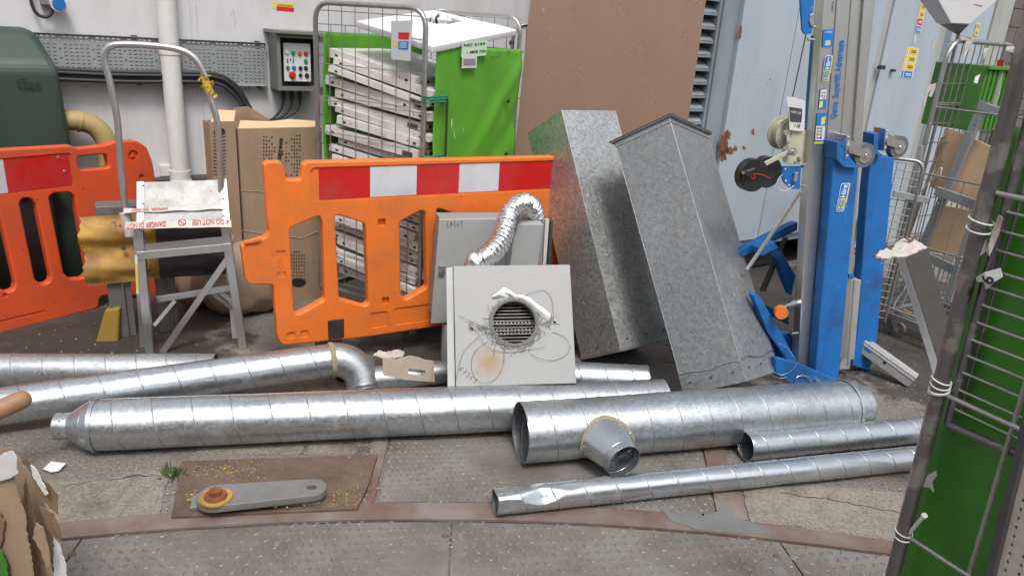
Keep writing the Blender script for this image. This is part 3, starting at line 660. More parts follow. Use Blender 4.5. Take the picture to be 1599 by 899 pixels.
hC = [bl(679, 300), bl(766, 253), bl(782, 262), bl(790, 562), bl(698, 614), bl(684, 590)]
hD = [bl(828, 262), bl(845, 250), bl(935, 288)]; dx = hD[0].x-hB[0].x
hD = [p+Vector((dx, 0)) for p in hB]
dx2 = hC[0].x-hA[0].x
hE = [p+Vector((dx2, 0)) for p in hC]; hF = [p+Vector((dx2, 0)) for p in hD]
holes = [rpoly([tuple(p) for p in h], .022) for h in (hA, hB, hC, hD, hE) if max(p.x for p in h) < Lb-.05]
T = .055
body = plate('barrier_body', BF, outer, holes, T, .009, 'orange_plastic', bar, off=-T/2)
def rec(fr, pts, depth, r, rootloc, surf_off=0.0):
    me = plate_mesh(fr, rpoly([tuple(p) for p in pts], r), [], depth*2, .0, off=surf_off); return me
rl = root_loc(bar); cuts = []
s0 = bl(318, 80); s1 = bl(345, 208)
stL = bl(352, 85); stB = bl(360, 208)
ytop = stL.y; ybot = bl(600, 199).y
cuts.append(rec(BF, [(s0.x, ybot-.008), (Lb-.05, ybot-.008), (Lb-.05, ytop+.006), (s0.x, ytop+.006)], .008, .03, rl))
for (x0, y0, x1, y1, d) in [(590, 285, 622, 317, .02), (606, 598, 636, 632, .02), (560, 655, 632, 728, .006), (226, 738, 260, 770, .007), (279, 731, 314, 766, .007), (973, 260, 1000, 284, .02)]:
    a, b_ = bl(x0, y1), bl(x1, y0); cuts.append(rec(BF, [(a.x, a.y), (b_.x, a.y), (b_.x, b_.y), (a.x, b_.y)], d, .006 if d > .01 else .012, rl))
a = bl(655, 715); b_ = bl(655, 645); cuts.append(rec(BF, [(a.x, a.y), (a.x+.5, a.y), (a.x+.5, b_.y), (a.x, b_.y)], .006, .015, rl))
a, b_ = bl(187, 525), bl(219, 412); xm0, xm1 = bl(197, 480).x, bl(210, 480).x; yA, yB = bl(200, 500).y, bl(200, 440).y
cuts.append(rec(BF, [(a.x, a.y), (b_.x, a.y), (b_.x, yA), (xm1, yA), (xm1, yB), (b_.x, yB), (b_.x, b_.y), (a.x, b_.y), (a.x, yB), (xm0, yB), (xm0, yA), (a.x, yA)], .006, .003, rl))
cut(body, cuts)
xs = [bl(356, 150).x, bl(561, 150).x, bl(748, 150).x, bl(917, 150).x, bl(1077, 150).x]
stp = xs[2]-xs[1]

xs.append(Lb-.06)
for k in range(len(xs)-1):
    mb = MB(); mb.fbox(BF, xs[k]+.0004, xs[k+1]-.0004, ybot, ytop, -.009, -.0055)
    mb.build('reflective_panel', 'reflective_red' if k % 2 == 0 else 'reflective_white', bar)
# rim of the socket on the interlocking tab, feet
a, b_ = bl(48, 392), bl(128, 366)
mb = MB(); mb.prism([BF.pt(a.x+.004, a.y+.004, .004), BF.pt(b_.x-.01, a.y+.012, .004), BF.pt(b_.x-.006, b_.y+.006, .004), BF.pt(a.x+.008, b_.y-.002, .004)], BF.n, .014)
mb.build('tab_lip', 'orange_plastic', bar, .003)
for uu in (bl(390, 690).x, 1.62):
    w = bl(455, 690).x-bl(390, 690).x; mb = MB()
    mb.fbox(BF, uu, uu+w, zb+.0-.0, bl(420, 690).y, -T-.004, .004)
    zf = -BF.o.z
    mb.fbox(BF, uu+.01, uu+w-.01, .012-BF.o.z, zb, -T+.004, -.004)
    mb.fbox(BF, uu-.005, uu+w+.005, .004-BF.o.z, .035-BF.o.z, -.24, .17)
    mb.build('foot', 'black_rubber', bar, .004)

LBp = G(155, 480); LF = Fr((LBp.x, LBp.y), 55)
def ll(x, y, k=1): # zoom2 coordinates (/2.998, y offset 280)
    return Vector(LF.loc(x/2.998, y/2.998+(280 if k else 0)))
lb = thing('barrier', LF.pt(-.3, 0, 0), 'darker red orange plastic barrier at the left edge with long slots and a handle hole', 'barrier', 'orange plastic barriers')
uE = -1.45
outer = [ll(0, 700, 0), ll(330, 681, 0), ll(365, 694, 0), ll(490, 680, 0), ll(545, 662, 0), ll(640, 658, 0), ll(690, 690, 0), ll(716, 760, 0), ll(735, 870, 0), ll(800, 440), ll(795, 510), ll(700, 548), ll(600, 545), ll(465, 545), ll(467, 602), ll(0, 722)]
zt = outer[0].y; zl = outer[-1].y
outer = [Vector((uE, zt))]+outer+[Vector((uE, zl))]
outer = rpoly([tuple(p) for p in outer][::-1], .03)
H1 = [ll(92, 110), ll(110, 88), ll(150, 90), ll(170, 120), ll(240, 455), ll(232, 485), ll(195, 492), ll(165, 470)]
H2 = [ll(230, 85), ll(250, 66), ll(330, 62), ll(350, 80), ll(412, 440), ll(395, 462), ll(330, 468), ll(300, 440)]
dd = H1[0].x-H2[0].x
H0 = [p+Vector((dd*1.22, 0)) for p in H1]; H00 = [p+Vector((dd*2.6, 0)) for p in H1]
HH = [ll(362, 735, 0), ll(500, 722, 0), ll(517, 785, 0), ll(372, 797, 0)]
holes = [rpoly([tuple(p) for p in h], .03) for h in (H1, H2, H0, H00)]+[rpoly([tuple(p) for p in HH], .02)]
body = plate('barrier_body', LF, outer, holes, .055, .01, 'red_orange_plastic', lb, off=-.0275)
rl = root_loc(lb); cuts = []
sr = ll(330, 780, 0).x; st = ll(300, 722, 0).y; sb = ll(335, 868, 0).y
cuts.append(rec(LF, [(uE+.04, sb-.006), (sr+.01, sb-.006), (sr+.01, st+.006), (uE+.04, st+.006)], .007, .02, rl))
a = LF.loc(208, 243); n = 16
for (px, py, r, d) in [(208, 243, .03, .012), (221, 276, .016, .01), (8, 461, .012, .008)]:
    a = LF.loc(px, py); cuts.append(rec(LF, [(a[0]+r*math.cos(2*PI*k/n), a[1]+r*math.sin(2*PI*k/n)) for k in range(n)], d, 0, rl))
a = ll(0, 525); b_ = ll(460, 440); zz0 = ll(190, 620).y; cuts.append(rec(LF, [(uE+.1, zz0-.006), (ll(210, 600).x, zz0-.006), (ll(210, 600).x, zz0+.006), (uE+.1, zz0+.006)], .005, 0, rl))
cut(body, cuts)
a = LF.loc(208, 243); mb = MB(); mb.prism([LF.pt(a[0]+.018*math.cos(q), a[1]+.018*math.sin(q), -.006) for q in (PI/2, PI/2+2.1, PI/2+4.2)], LF.n, .01); mb.build('rotate_stud', 'red_orange_plastic', lb, .002)
xw = LF.loc(3, 280)[0]; xw2 = LF.loc(14, 270)[0]
mb = MB(); mb.fbox(LF, (xw+xw2)/2+.003, sr, sb, st, -.008, -.0045); mb.build('reflective_panel', 'reflective_red', lb)
mb = MB(); mb.fbox(LF, (xw+xw2)/2-.21, (xw+xw2)/2+.002, sb, st, -.008, -.0045); mb.build('reflective_panel', 'reflective_white', lb)
mb = MB(); mb.fbox(LF, uE+.05, (xw+xw2)/2-.211, sb, st, -.008, -.0045); mb.build('reflective_panel', 'reflective_red', lb)
for (px, py) in [(91, 246), (101, 268)]:
    p = LF.at(px, py, -.004); mb = MB(); mb.cyl(p, p+LF.n*.004, .008, .006, 12); mb.build('rivet', 'aluminium', lb)
for uu in (-1.2, .42):
    mb = MB(); mb.fbox(LF, uu, uu+.1, .004, .09, -.2, .12); mb.build('foot', 'black_rubber', lb, .006)

BK = Fr((LF.o-LF.n*.42)[:2], 55); mb = MB(); mb.fbox(BK, -1.5, -.02, 0, .62, -.25, .1); mb.fbox(BK, -1.53, .01, .60, .66, -.28, .13)
tag(mb.build('added_dark_bin', 'black_plastic', bevel=.02, seg=3), 'long black plastic bin added behind the left barrier to darken its slots', 'bin')  # black box added behind the slots to make them dark
# ================================================================== crash rail on steel posts
GF = Fr((-1.93, 3.40), 30)
g = thing('crash_rail', GF.pt(.1, 0, 0), 'short corrugated crash rail on steel posts, its left end rusty yellow', 'crash rail')
zA = GF.loc(200, 333)[1]; zB = GF.loc(200, 438)[1]; hh = (zA-zB); uL_ = GF.loc(128, 390)[0]; uM = GF.loc(243, 370)[0]; uR = GF.loc(345, 370)[0]
prof = []
for k in range(33):
    q = k/32; prof.append((zB+hh*q,   .022+.032*(.5-.5*math.cos(4*PI*q))*1.0 if True else 0))
def wbeam(ua, ub, nu, ragged, mat):
    mb = MB(); vs = []
    for i in range(nu+1):
        for k, (z_, w_) in enumerate(prof):
            u = ua+(ub-ua)*i/nu
            if i == 0 and ragged: u += .010*math.cos(k/32*4*PI+.6)+.004*math.sin(k*1.7)
            vs.append((u, z_+.004*math.sin(u*9), w_+.003*math.sin(u*23+k)))
    n = len(prof); pts = [GF.pt(*v) for v in vs]; ptb = [p-GF.n*.005 for p in pts]
    fs = [(i*n+k, (i+1)*n+k, (i+1)*n+k+1, i*n+k+1) for i in range(nu) for k in range(n-1)]
    N = len(pts)
    mb.add(pts+ptb, fs+[tuple(N+q for q in f[::-1]) for f in fs], True)
    ed = [[k for k in range(n)], [nu*n+k for k in range(n)][::-1], [i*n for i in range(nu+1)][::-1], [i*n+n-1 for i in range(nu+1)]]
    for e in ed: mb.add(pts+ptb, [(e[j+1], e[j], e[j]+N, e[j+1]+N) for j in range(len(e)-1)])
    return mb.build('rail', mat, g)
wbeam(uL_, uM, 8, True, 'yellow_paint'); wbeam(uM+.002, uR+.02, 6, False, 'steel_dark')
for (px, w) in ((190, .105), (262, .09)):
    u = GF.loc(px, 480)[0]; mb = MB()
    zt_ = GF.loc(px, 322)[1] if px < 200 else zA-.03
    mb.fbox(GF, u-w/2, u+w/2, 0, zt_, -.012, -.004); mb.fbox(GF, u-w/2, u-w/2+.008, 0, zt_, -.1, -.0125); mb.fbox(GF, u+w*.1, u+w*.1+.008, 0, zt_, -.0035, .018)
    mb.build('post', 'steel_grey', g, .001)
a = GF.loc(163, 322); mb = MB(); mb.fbox(GF, a[0]-.04, a[0]+.16, a[1]-.045, a[1]+.0, -.11, .01); mb.build('top_bracket', 'steel_grey', g, .003)
p = GF.at(193, 387, .064); mb = MB(); mb.cyl(p-GF.n*.01, p+GF.n*.006, .011, n=12); mb.build('rail_bolt', 'steel_dark', g)
# yellow foot block
yb = Fr(G(150, 533)[:2], 12); mb = MB()
def ypt(x, y, o=0): return yb.at(x, y, o)
f4 = [ypt(148, 536), ypt(184, 540), ypt(184, 484), ypt(160, 487)]
bk = [q-yb.n*.12 for q in f4]; f4[2] -= yb.n*.03; f4[3] -= yb.n*.03
mb.hexa(bk+f4); o = mb.build('foot_block', 'yellow_plastic', bevel=.012, seg=3)
tag(o, 'scuffed yellow plastic foot block on the ground left of the crash rail post', 'foot block')

# ================================================================== step ladder
LD = Fr(G(237, 552)[:2], 14)
ld = thing('step_ladder', LD.pt(.2, 0, -.1), 'aluminium two step platform ladder with a hooped handrail and red warning tape', 'ladder')
def q3(x, y, o=0): return LD.at(x, y, o)
def strip(name, pts, w, mat='aluminium', dep=.025, root=ld):
    mb = MB()
    for a, b_ in pts: mb.beam(a, b_, w, dep, LD.n) if False else mb.beam(a, b_, dep, w, LD.n.cross((Vector(b_)-Vector(a))).normalized() if False else LD.n)
    return mb.build(name, mat, root, .002)
def ch(name, a, b_, w, d, mat='aluminium'):
    """open channel: web facing the camera plus two flanges"""
    a, b_ = Vector(a), Vector(b_); dd_ = (b_-a).normalized(); x = dd_.cross(LD.n).normalized(); n = x.cross(dd_); t_ = .0025
    if n.dot(LD.n) < 0: n = -n
    mb = MB()
    def bx(x0, x1, y0, y1):
        P_ = lambda q, xx, yy: q+x*xx+n*yy
        mb.hexa([P_(a, x0, y0), P_(a, x1, y0), P_(a, x1, y1), P_(a, x0, y1), P_(b_, x0, y0), P_(b_, x1, y0), P_(b_, x1, y1), P_(b_, x0, y1)])
    bx(-w/2, w/2, -t_, 0); bx(-w/2, -w/2+t_, -d, -t_-.0002); bx(w/2-t_, w/2, -d, -t_-.0002)
    return mb.build(name, mat, ld, .0008, 1)
fl0, fr0 = G(238, 553), G(380, 551)
zt0 = q3(215, 355).z
ch('leg', q3(233, 553), q3(216, 360), .036, .03); ch('leg', q3(380, 550), q3(350, 348), .036, .03)
rb0, rb1 = G(362, 522), G(236, 527)
topR = q3(345, 350)-LD.n*.12; topL = q3(212, 355)-LD.n*.12
rl_ = P(222, 552, q3(222, 552).y+.02)
ch('leg', G(219, 546)+Vector((0, .03, 0)), q3(208, 360)-LD.n*.05, .03, .02); ch('leg', G(368, 528), q3(341, 352)-LD.n*.20, .034, .025, 'aluminium_matt')
ch('brace', q3(252, 553)-LD.n*.01, q3(361, 396)-LD.n*.004, .028, .012)
ch('rail', q3(214, 400, .006), q3(362, 386, .006), .036, .03)
ch('rail', q3(236, 482)-LD.n*.12, q3(362, 462)-LD.n*.12, .030, .02)
ch('brace', q3(236, 516)-LD.n*.06, q3(266, 482)-LD.n*.11, .018, .01); ch('brace', q3(324, 472)-LD.n*.13, q3(356, 502)-LD.n*.17, .018, .01); ch('brace', q3(336, 470)-LD.n*.13, q3(368, 492)-LD.n*.10, .018, .01)
ch('foot_bar', q3(357, 557), q3(389, 547), .012, .02)
# tread surface of the lower step
mb = MB(); a, b_ = q3(216, 394), q3(360, 380); back = -LD.n*.15+Z*.002
mb.hexa([a-Z*.02, b_-Z*.02, b_-Z*.004, a-Z*.004, a+back-Z*.02, b_+back-Z*.02, b_+back-Z*.004, a+back-Z*.004]); mb.build('step', 'aluminium_matt', ld, .002)
# platform: sloping white-worn plate with side cheeks
pf = [q3(216, 357, .01), q3(359, 347, .01), q3(347, 291)-LD.n*.14, q3(204, 296)-LD.n*.14]
nrm = (pf[1]-pf[0]).cross(pf[3]-pf[0]).normalized()
mb = MB(); mb.prism(pf, nrm, .016); pl = mb.build('platform', 'platform_white', ld, .002)
for a, b_ in ((0, 3), (1, 2)):
    mb = MB(); e = (pf[b_]-pf[a]).normalized(); s_ = (pf[1]-pf[0]).normalized()*(.012 if a == 0 else -.012)
    mb.beam(pf[a]+nrm*.011+s_, pf[b_]+nrm*.011+s_, .03, .006, nrm)
    mb.build('platform_edge', 'aluminium', ld, .001)
for fx, fy in ((.06, .12), (.06, .5), (.06, .9), (.94, .12), (.94, .5), (.94, .9)):
    p = pf[0]+(pf[1]-pf[0])*fx+(pf[3]-pf[0])*fy+nrm*.013; mb = MB(); mb.cyl(p, p+nrm*.004, .005, .004, 10); mb.build('rivet', 'steel_dark', pl)
# handrail hoop
def hp(x, y, o=-.1): return LD.at(x, y, o)
path = [hp(209, 372, -.09), hp(199, 335), hp(192, 300), hp(187, 240), hp(183, 186), hp(172, 130), hp(163.5, 95), hp(167, 77), hp(183, 70), hp(230, 71), hp(277, 77), hp(303, 90), hp(318, 115), hp(327, 150), hp(337, 180), hp(341, 210), hp(345, 290), hp(347, 345)]
mb = MB(); mb.sweep(smooth_path(path, 8), .0145, 14); mb.build('handrail', 'aluminium', ld)
mb = MB()
for k in range(46):
    q = random.random(); c_ = hp(318, 118)*(1-q)+hp(330, 148)*q; d_ = Vector((random.uniform(-1, 1), random.uniform(-1, 1), random.uniform(-.6, .6))).normalized()
    e_ = Vector((random.uniform(-1, 1), random.uniform(-1, 1), random.uniform(-1, 1))).normalized()
    s_ = c_+d_*.017; mb.add([s_, s_+e_*.014, s_+e_*.010+d_*.012, s_-e_*.004+d_*.012], [(0, 1, 2, 3)])
mb.cyl(hp(318, 120), hp(329, 147), .017, n=12); mb.build('yellow_tape', 'yellow_speck', ld)
# warning tape wound round the platform
TPF = FrQ(pf[0]+nrm*.012, pf[1]-pf[0], pf[3]-pf[0])
def tp(name, a, b_, w, mat, off, tw=0):
    mb = MB(); A = TPF.at(*a, off); B = TPF.at(*b_, off); n = 14; vs = []
    for i in range(n+1):
        q = i/n; c_ = A.lerp(B, q); ww = w*(1-.35*tw*math.sin(q*9)**2); dz = .002*math.sin(q*17)
        vs += [c_-TPF.v*ww/2+TPF.n*dz, c_+TPF.v*ww/2+TPF.n*(dz*.3)]
    mb.add(vs, [(2*i, 2*i+2, 2*i+3, 2*i+1) for i in range(n)], True); return mb.build(name, mat, ld)
tp('warning_tape', (196, 352), (361, 349), .034, 'tape_clear', .012); tp('warning_tape', (193, 329), (354, 323), .026, 'tape_clear', .006, 1)
text('lettering', 'DANGER DI NOT', TPF, 259, 348.5, .026, 180, 'red_ink', ld, off=.0155, px2=(198, 352.5), bold=.0006)
text('lettering', 'A DO NOT USE', TPF, 358, 345.5, .026, 180, 'red_ink', ld, off=.0155, px2=(300, 346.5), bold=.0006)
text('lettering', 'DANGER  DO NOT', TPF, 262, 325, .012, 180, 'red_ink', ld, off=.0105, px2=(206, 327), bold=.0004)
mb = MB(); c_ = TPF.loc(284, 347, .0155); mb.sweep([TPF.pt(c_[0]+.016*math.cos(a), c_[1]+.015*math.sin(a), .0155) for a in [2*PI*k/18 for k in range(18)]], .0018, 5, closed=True); mb.sweep([TPF.pt(c_[0]-.011, c_[1]+.01, .0155), TPF.pt(c_[0]+.011, c_[1]-.01, .0155)], .0018, 5); mb.build('tape_symbol', 'red_ink', ld)
c_ = hp(198, 352, -.05); mb = MB(); mb.cyl(hp(194, 332, -.06), hp(204, 368, -.06), .022, .024, 12, True); mb.build('tape_wrap', 'tape_clear', ld)
SF = Fr((q3(212, 400, .001)-LD.u*.012)[:2], 14)
mb = quadmesh(LD, [(210.5, 398), (214.5, 398), (217, 458), (213, 458)], .001, .003); mb.build('side_label', 'paper', ld)
mb = quadmesh(LD, [(211.3, 412), (214.5, 412), (216.3, 452), (213.2, 452)], .001, .005); mb.build('side_label', 'yellow_ink', ld)

# ================================================================== roll cage with green cover, full of white trays
FRc = Vector((-.475, 3.56, 0)); aF, aG = 153, 58
uF = Vector((math.cos(math.radians(aF)), math.sin(math.radians(aF)), 0)); uG = Vector((math.cos(math.radians(aG)), math.sin(math.radians(aG)), 0))
wF, wG, zT = .66, .80, 1.655
FLc = FRc+uF*wF; BRc = FRc+uG*wG; BLc = FLc+uG*wG
cg = thing('roll_cage', FRc+(uF*wF+uG*wG)/2, 'steel roll cage with a bright green side cover, packed with white trays, behind the barrier', 'roll cage', 'roll cages')
def cageU(a, b_, z0, z1, r, mat, root, cr=.08):
    d = (b_-a).normalized(); A = Vector((a.x, a.y, 0)); B = Vector((b_.x, b_.y, 0))
    path = [A+Z*z0, A+Z*(z1-cr)]+[A+d*(cr*(1-math.cos(q)))+Z*(z1-cr+cr*math.sin(q)) for q in (PI/8, PI/4, 3*PI/8)]+[A+d*cr+Z*z1, B-d*cr+Z*z1]+[B-d*(cr*(1-math.sin(q)))+Z*(z1-cr+cr*math.cos(q)) for q in (PI/8, PI/4, 3*PI/8)]+[B+Z*(z1-cr), B+Z*z0]
    mb = MB(); mb.sweep(path, r, 12); return mb.build('frame', mat, root)
def mesh_panel(a, b_, z0, z1, nv, nh, r, mat, root, hz=None):
    mb = MB(); A = Vector((a.x, a.y, 0)); B = Vector((b_.x, b_.y, 0)); n = (B-A).normalized().cross(Z)
    for k in range(1, nv): p = A.lerp(B, k/nv)+n*.003; mb.sweep([p+Z*z0, p+Z*z1], r, 6)
    for z in (hz or [z0+(z1-z0)*k/nh for k in range(nh+1)]): mb.sweep([A+Z*z-n*.002, B+Z*z-n*.002], r, 6)
    return mb.build('mesh_panel', mat, root)
cageU(FRc, FLc, .18, zT, .0125, 'bar_wire', cg); cageU(BRc, BLc, .18, zT, .0125, 'bar_wire', cg)
mesh_panel(FRc, FLc, .22, zT-.01, 8, 9, .0024, 'bar_wire', cg, [.22, .38, .39, .55, .71, .87, .89, 1.03, 1.19, 1.21, 1.37, 1.52, 1.62]); mesh_panel(BRc, BLc, .22, zT-.01, 8, 9, .0024, 'bar_wire', cg)
mesh_panel(FLc, BLc, .22, zT-.1, 8, 9, .0024, 'bar_wire', cg)
mb = MB()
for a, b_ in ((FRc, FLc), (BRc, BLc), (FRc, BRc), (FLc, BLc)): mb.beam(a+Z*.17, b_+Z*.17, .03, .03)
mb.beam(FRc.lerp(FLc, .5)+Z*.17, BRc.lerp(BLc, .5)+Z*.17, .03, .03); mb.build('base_frame', 'bar_wire', cg, .002)
def caster(root, c, yaw, r=.05, wheel='grey_rubber', fork='chrome'):
    d = Vector((math.cos(yaw), math.sin(yaw), 0)); s_ = Vector((-d.y, d.x, 0)); w = c-d*.025; w = Vector((w.x, w.y, r))
    mb = MB(); mb.cyl(w-s_*.014, w+s_*.014, r, n=28); wmb = mb
    mb = MB(); mb.cyl(w-s_*.017, w+s_*.017, r*.42, n=16)
    top_ = Vector((c.x, c.y, c.z))
    for sg in (-1, 1): mb.prism([w+s_*sg*.019-d*.012-Z*.01, w+s_*sg*.019+d*.012-Z*.01, top_+s_*sg*.019+d*.03-Z*.006, top_+s_*sg*.019-d*.025-Z*.006], s_, .003)
    mb.cyl(top_-Z*.016, top_, .03, n=16); fk_ = mb.build('caster', fork, root); wmb.build('caster_wheel', wheel, fk_, .004)
for c_, yw in ((FRc+uF*.05+uG*.04, .6), (FLc-uF*.05+uG*.04, 2), (BRc+uF*.05-uG*.04, 1), (BLc-uF*.05-uG*.04, .2)): caster(cg, c_+Z*.155, yw, .05)
# green cloth cover: pinned, sagging folds
def cloth(name, a, b_, z0, z1f, mat, root, nx=46, nz=60, amp=.014, seed=0, folds=True, out=None, thick=.003):
    A = Vector((a.x, a.y, 0)); B = Vector((b_.x, b_.y, 0)); n = (B-A).normalized().cross(Z)
    vs = []
    for j in range(nz+1):
        for i in range(nx+1):
            u, v = i/nx, j/nz; z = z0+(z1f(u)-z0)*v
            d = amp*noise.noise(Vector((u*2.2+seed, v*2.5, seed)))+amp*.35*noise.noise(Vector((u*7, v*8, seed)))
            if folds:
                q = (v-.25-.75*u*.9); d += amp*.9*math.exp(-(q/.05)**2)*u+amp*.7*math.exp(-((v-.55+.35*u)/.04)**2)*(1-u)*.7-amp*.8*math.exp(-((v-.1-.6*u)/.07)**2)*u
            vs.append(A.lerp(B, u)+Z*z+n*(d+.016))
    fs = [(j*(nx+1)+i, j*(nx+1)+i+1, (j+1)*(nx+1)+i+1, (j+1)*(nx+1)+i) for j in range(nz) for i in range(nx)]
    mb = MB(); mb.add(vs, fs, True); o = mb.build(name, mat, root); q = o.modifiers.new('s', 'SOLIDIFY'); q.thickness = thick; return o
cloth('cover', FRc+uG*.06, BRc-uG*.005, .3, lambda u: 1.50-.01*u, 'green_cloth', cg, seed=3)
cloth('cover', FLc+uG*.03, BLc, .3, lambda u: 1.52, 'green_cloth', cg, seed=9, folds=False)
CG = Fr((FRc+Vector((uG.y, -uG.x, 0))*.034)[:2], aG)
mb = quadmesh(CG, [(722, 66), (761, 63), (759, 87), (720, 90)], .001, .004); mb.build('label', 'green_label', cg)
mb = quadmesh(CG, [(722, 87), (745, 86), (744, 106), (721, 107)], .001, .006); lbp = mb.build('label', 'paper', cg)
text('lettering', 'NO 2134', CG, 724, 71.5, .012, 0, 'black_ink', cg, off=.006, px2=(757, 68.5), bold=.0004); text('lettering', '1 9878 70X', CG, 728, 83, .012, 0, 'black_ink', cg, off=.006, px2=(758, 80), bold=.0004)
mb = MB()
for k in range(12): mb.prism([CG.at(724+k*1.6, 92, .008), CG.at(724.7+k*1.6, 92, .008), CG.at(724.7+k*1.6, 103, .008), CG.at(724+k*1.6, 103, .008)], CG.n, .0004)
mb.build('bar_print', 'black_ink', cg)
text('lettering', '7R47', CG, 764, 93, .02, 0, 'green_cloth_dark', cg, off=.006, px2=(782, 88))
for y in (67, 158, 240):
    p = CG.at(797-(y-60)*.04, y, .0); mb = MB(); mb.cyl(p, p+CG.n*.012, .008, .006, 10); mb.cyl(p, p+CG.n*.003, .012, n=10); mb.build('toggle', 'black_plastic', cg)
mb = MB()
for pts in ([(706, 186), (705, 198), (709, 206), (710, 217)], [(722, 200), (724, 205)]):
    for a, b_ in zip(pts, pts[1:]): mb.beam(CG.at(*a, .006), CG.at(*b_, .006), .001, .004, CG.n)
mb.build('scuff', 'white_ink', cg)
# sign plate hung on the mesh
MF = Fr((FRc-Vector((math.sin(math.radians(aF)), -math.cos(math.radians(aF)), 0))*0)[:2], aF-180)
sp_ = quadmesh(MF, [(611, 33), (644, 32), (641, 96), (611, 93)], .003, .012); sgn = sp_.build('sign_plate', 'label_grey', cg, .001)
mb = quadmesh(MF, [(622, 51), (639, 51), (638, 62), (622, 61)], .001, .0145); mb.build('sign_mark', 'red_ink', sgn)
mb = quadmesh(MF, [(622, 64.5), (638, 65), (637, 78), (622, 77)], .001, .0145); mb.build('sign_mark', 'logo_blue', sgn)
mb = quadmesh(MF, [(616, 64), (620, 64), (620, 73), (616, 73)], .001, .0145); mb.build('sign_mark', 'yellow_ink', sgn)
mb = MB()
for k in range(3): mb.prism([MF.at(x, y, .0165) for x, y in [(624, 67+k*3.2), (635, 67.3+k*3.2), (635, 68.4+k*3.2), (624, 68+k*3.2)]], MF.n, .0004)
mb.build('sign_print', 'white_ink', sgn)
# straps
for y, zz_ in ((125, 1.245), (208, .965)):
    mb = MB(); c_ = FRc+Z*zz_; n_ = Vector((math.sin(math.radians(aG)), -math.cos(math.radians(aG)), 0))
    pth = [c_+uF*.03+n_*.02, c_-uF*.005+n_*.035-uG*.02, c_+uG*.05+n_*.045, c_+uG*.12+n_*.045, c_+uG*.13+n_*.03, c_+uG*.10+n_*.02]
    for dz in (0, .012, .024): mb.sweep([p+Z*dz for p in smooth_path(pth, 4)], .005, 7)
    tag(mb.build('elastic_strap', 'green_rubber'), ('upper' if y < 200 else 'lower')+' green elastic strap hooked round the corner of the green covered cage', 'strap', 'green elastic straps')
mb = MB(); c_ = FRc+uG*.115+Vector((uG.y, -uG.x, 0))*.05
mb.sweep([c_+Z*.96, c_+Z*1.26], .006, 8); tag(mb.build('black_rod', 'black_plastic'), 'thin black rod standing between the two green straps', 'rod')
# stack of white pressed trays
inF = FLc.lerp(FRc, .0)
def tray(z, tilt, dx, dy, yaw, h=.045, w=.56, d=.60):
    c_ = FRc+uF*(wF/2+dx)+uG*(.36+dy); ca = math.radians(aF-180+yaw); x = Vector((math.cos(ca), math.sin(ca), 0)); y = Vector((-x.y, x.x, 0))
    x = (x*math.cos(tilt)-Z*math.sin(tilt)); n_ = x.cross(y)
    class Q(Fr):
        def __init__(s): s.o = c_+Z*z; s.u = x; s.v = y; s.n = n_
    return Q()
names = ['topmost', 'second', 'third', 'fourth', 'fifth', 'sixth', 'seventh', 'eighth', 'ninth', 'tenth', 'eleventh', 'twelfth', 'thirteenth', 'fourteenth', 'fifteenth', 'sixteenth', 'seventeenth', 'eighteenth', 'nineteenth']+['twentieth', 'twenty first', 'twenty second', 'twenty third', 'twenty fourth', 'twenty fifth', 'twenty sixth', 'twenty seventh', 'twenty eighth']
zc = 1.395; k = 0
while zc > .28 and k < 28:
    h = random.uniform(.030, .046); tl = random.uniform(.16, .21) if k < 3 else random.uniform(.09, .15)
    fr = tray(zc, tl, random.uniform(-.03, .04)*(1.3 if k % 3 == 0 else 1), random.uniform(-.05, 0), random.uniform(-2.5, 2.5)); w, d = random.uniform(.26, .305), .31
    mb = MB(); tk = .003
    mb.fbox(fr, -w, w, -d, d, -tk, 0); mb.fbox(fr, -w, w, -d, -d+tk, -h, -tk-.0002); mb.fbox(fr, -w, w, d-tk, d, -h, -tk-.0002)
    mb.fbox(fr, -w, -w+tk, -d+tk+.0003, d-tk-.0003, -h, -tk-.0002); mb.fbox(fr, w-tk, w, -d+tk+.0003, d-tk-.0003, -h, -tk-.0002)
    mb.fbox(fr, -w, w, -d+.0035, -d+.018, -h, -h+tk)
    tt = thing('white_tray', fr.o, f'white pressed metal tray, {names[k]} from the top of the stack in the green cage', 'tray', 'white metal trays stacked in the green cage')
    mb.build('pan', 'white_powder', tt, .0015)
    mb = MB()
    for sg in (-1, 1):
        mb.fbox(fr, sg*(w-.05)-.009, sg*(w-.05)+.009, -d-.0015, -d-.0003, -h*.72, -h*.45)
        mb.fbox(fr, sg*(w-.09)-.003, sg*(w-.09)+.003, -d-.0015, -d-.0003, -h*.6, -h*.5)
    for q in (-.25, -.2, .2, .25): mb.fbox(fr, w+.0003, w+.0015, q-.01, q+.01, -h*.72, -h*.4)
    mb.build('slots', 'black_plastic', tt)
    if k in (2, 5, 8, 11): mb = MB(); mb.fbox(fr, w-.09, w-.03, -d-.006, -d-.0018, -h+.006, -h*.35); mb.build('latch', 'steel_dark', tt, .001)
    zc -= h+random.uniform(.002, .014); k += 1
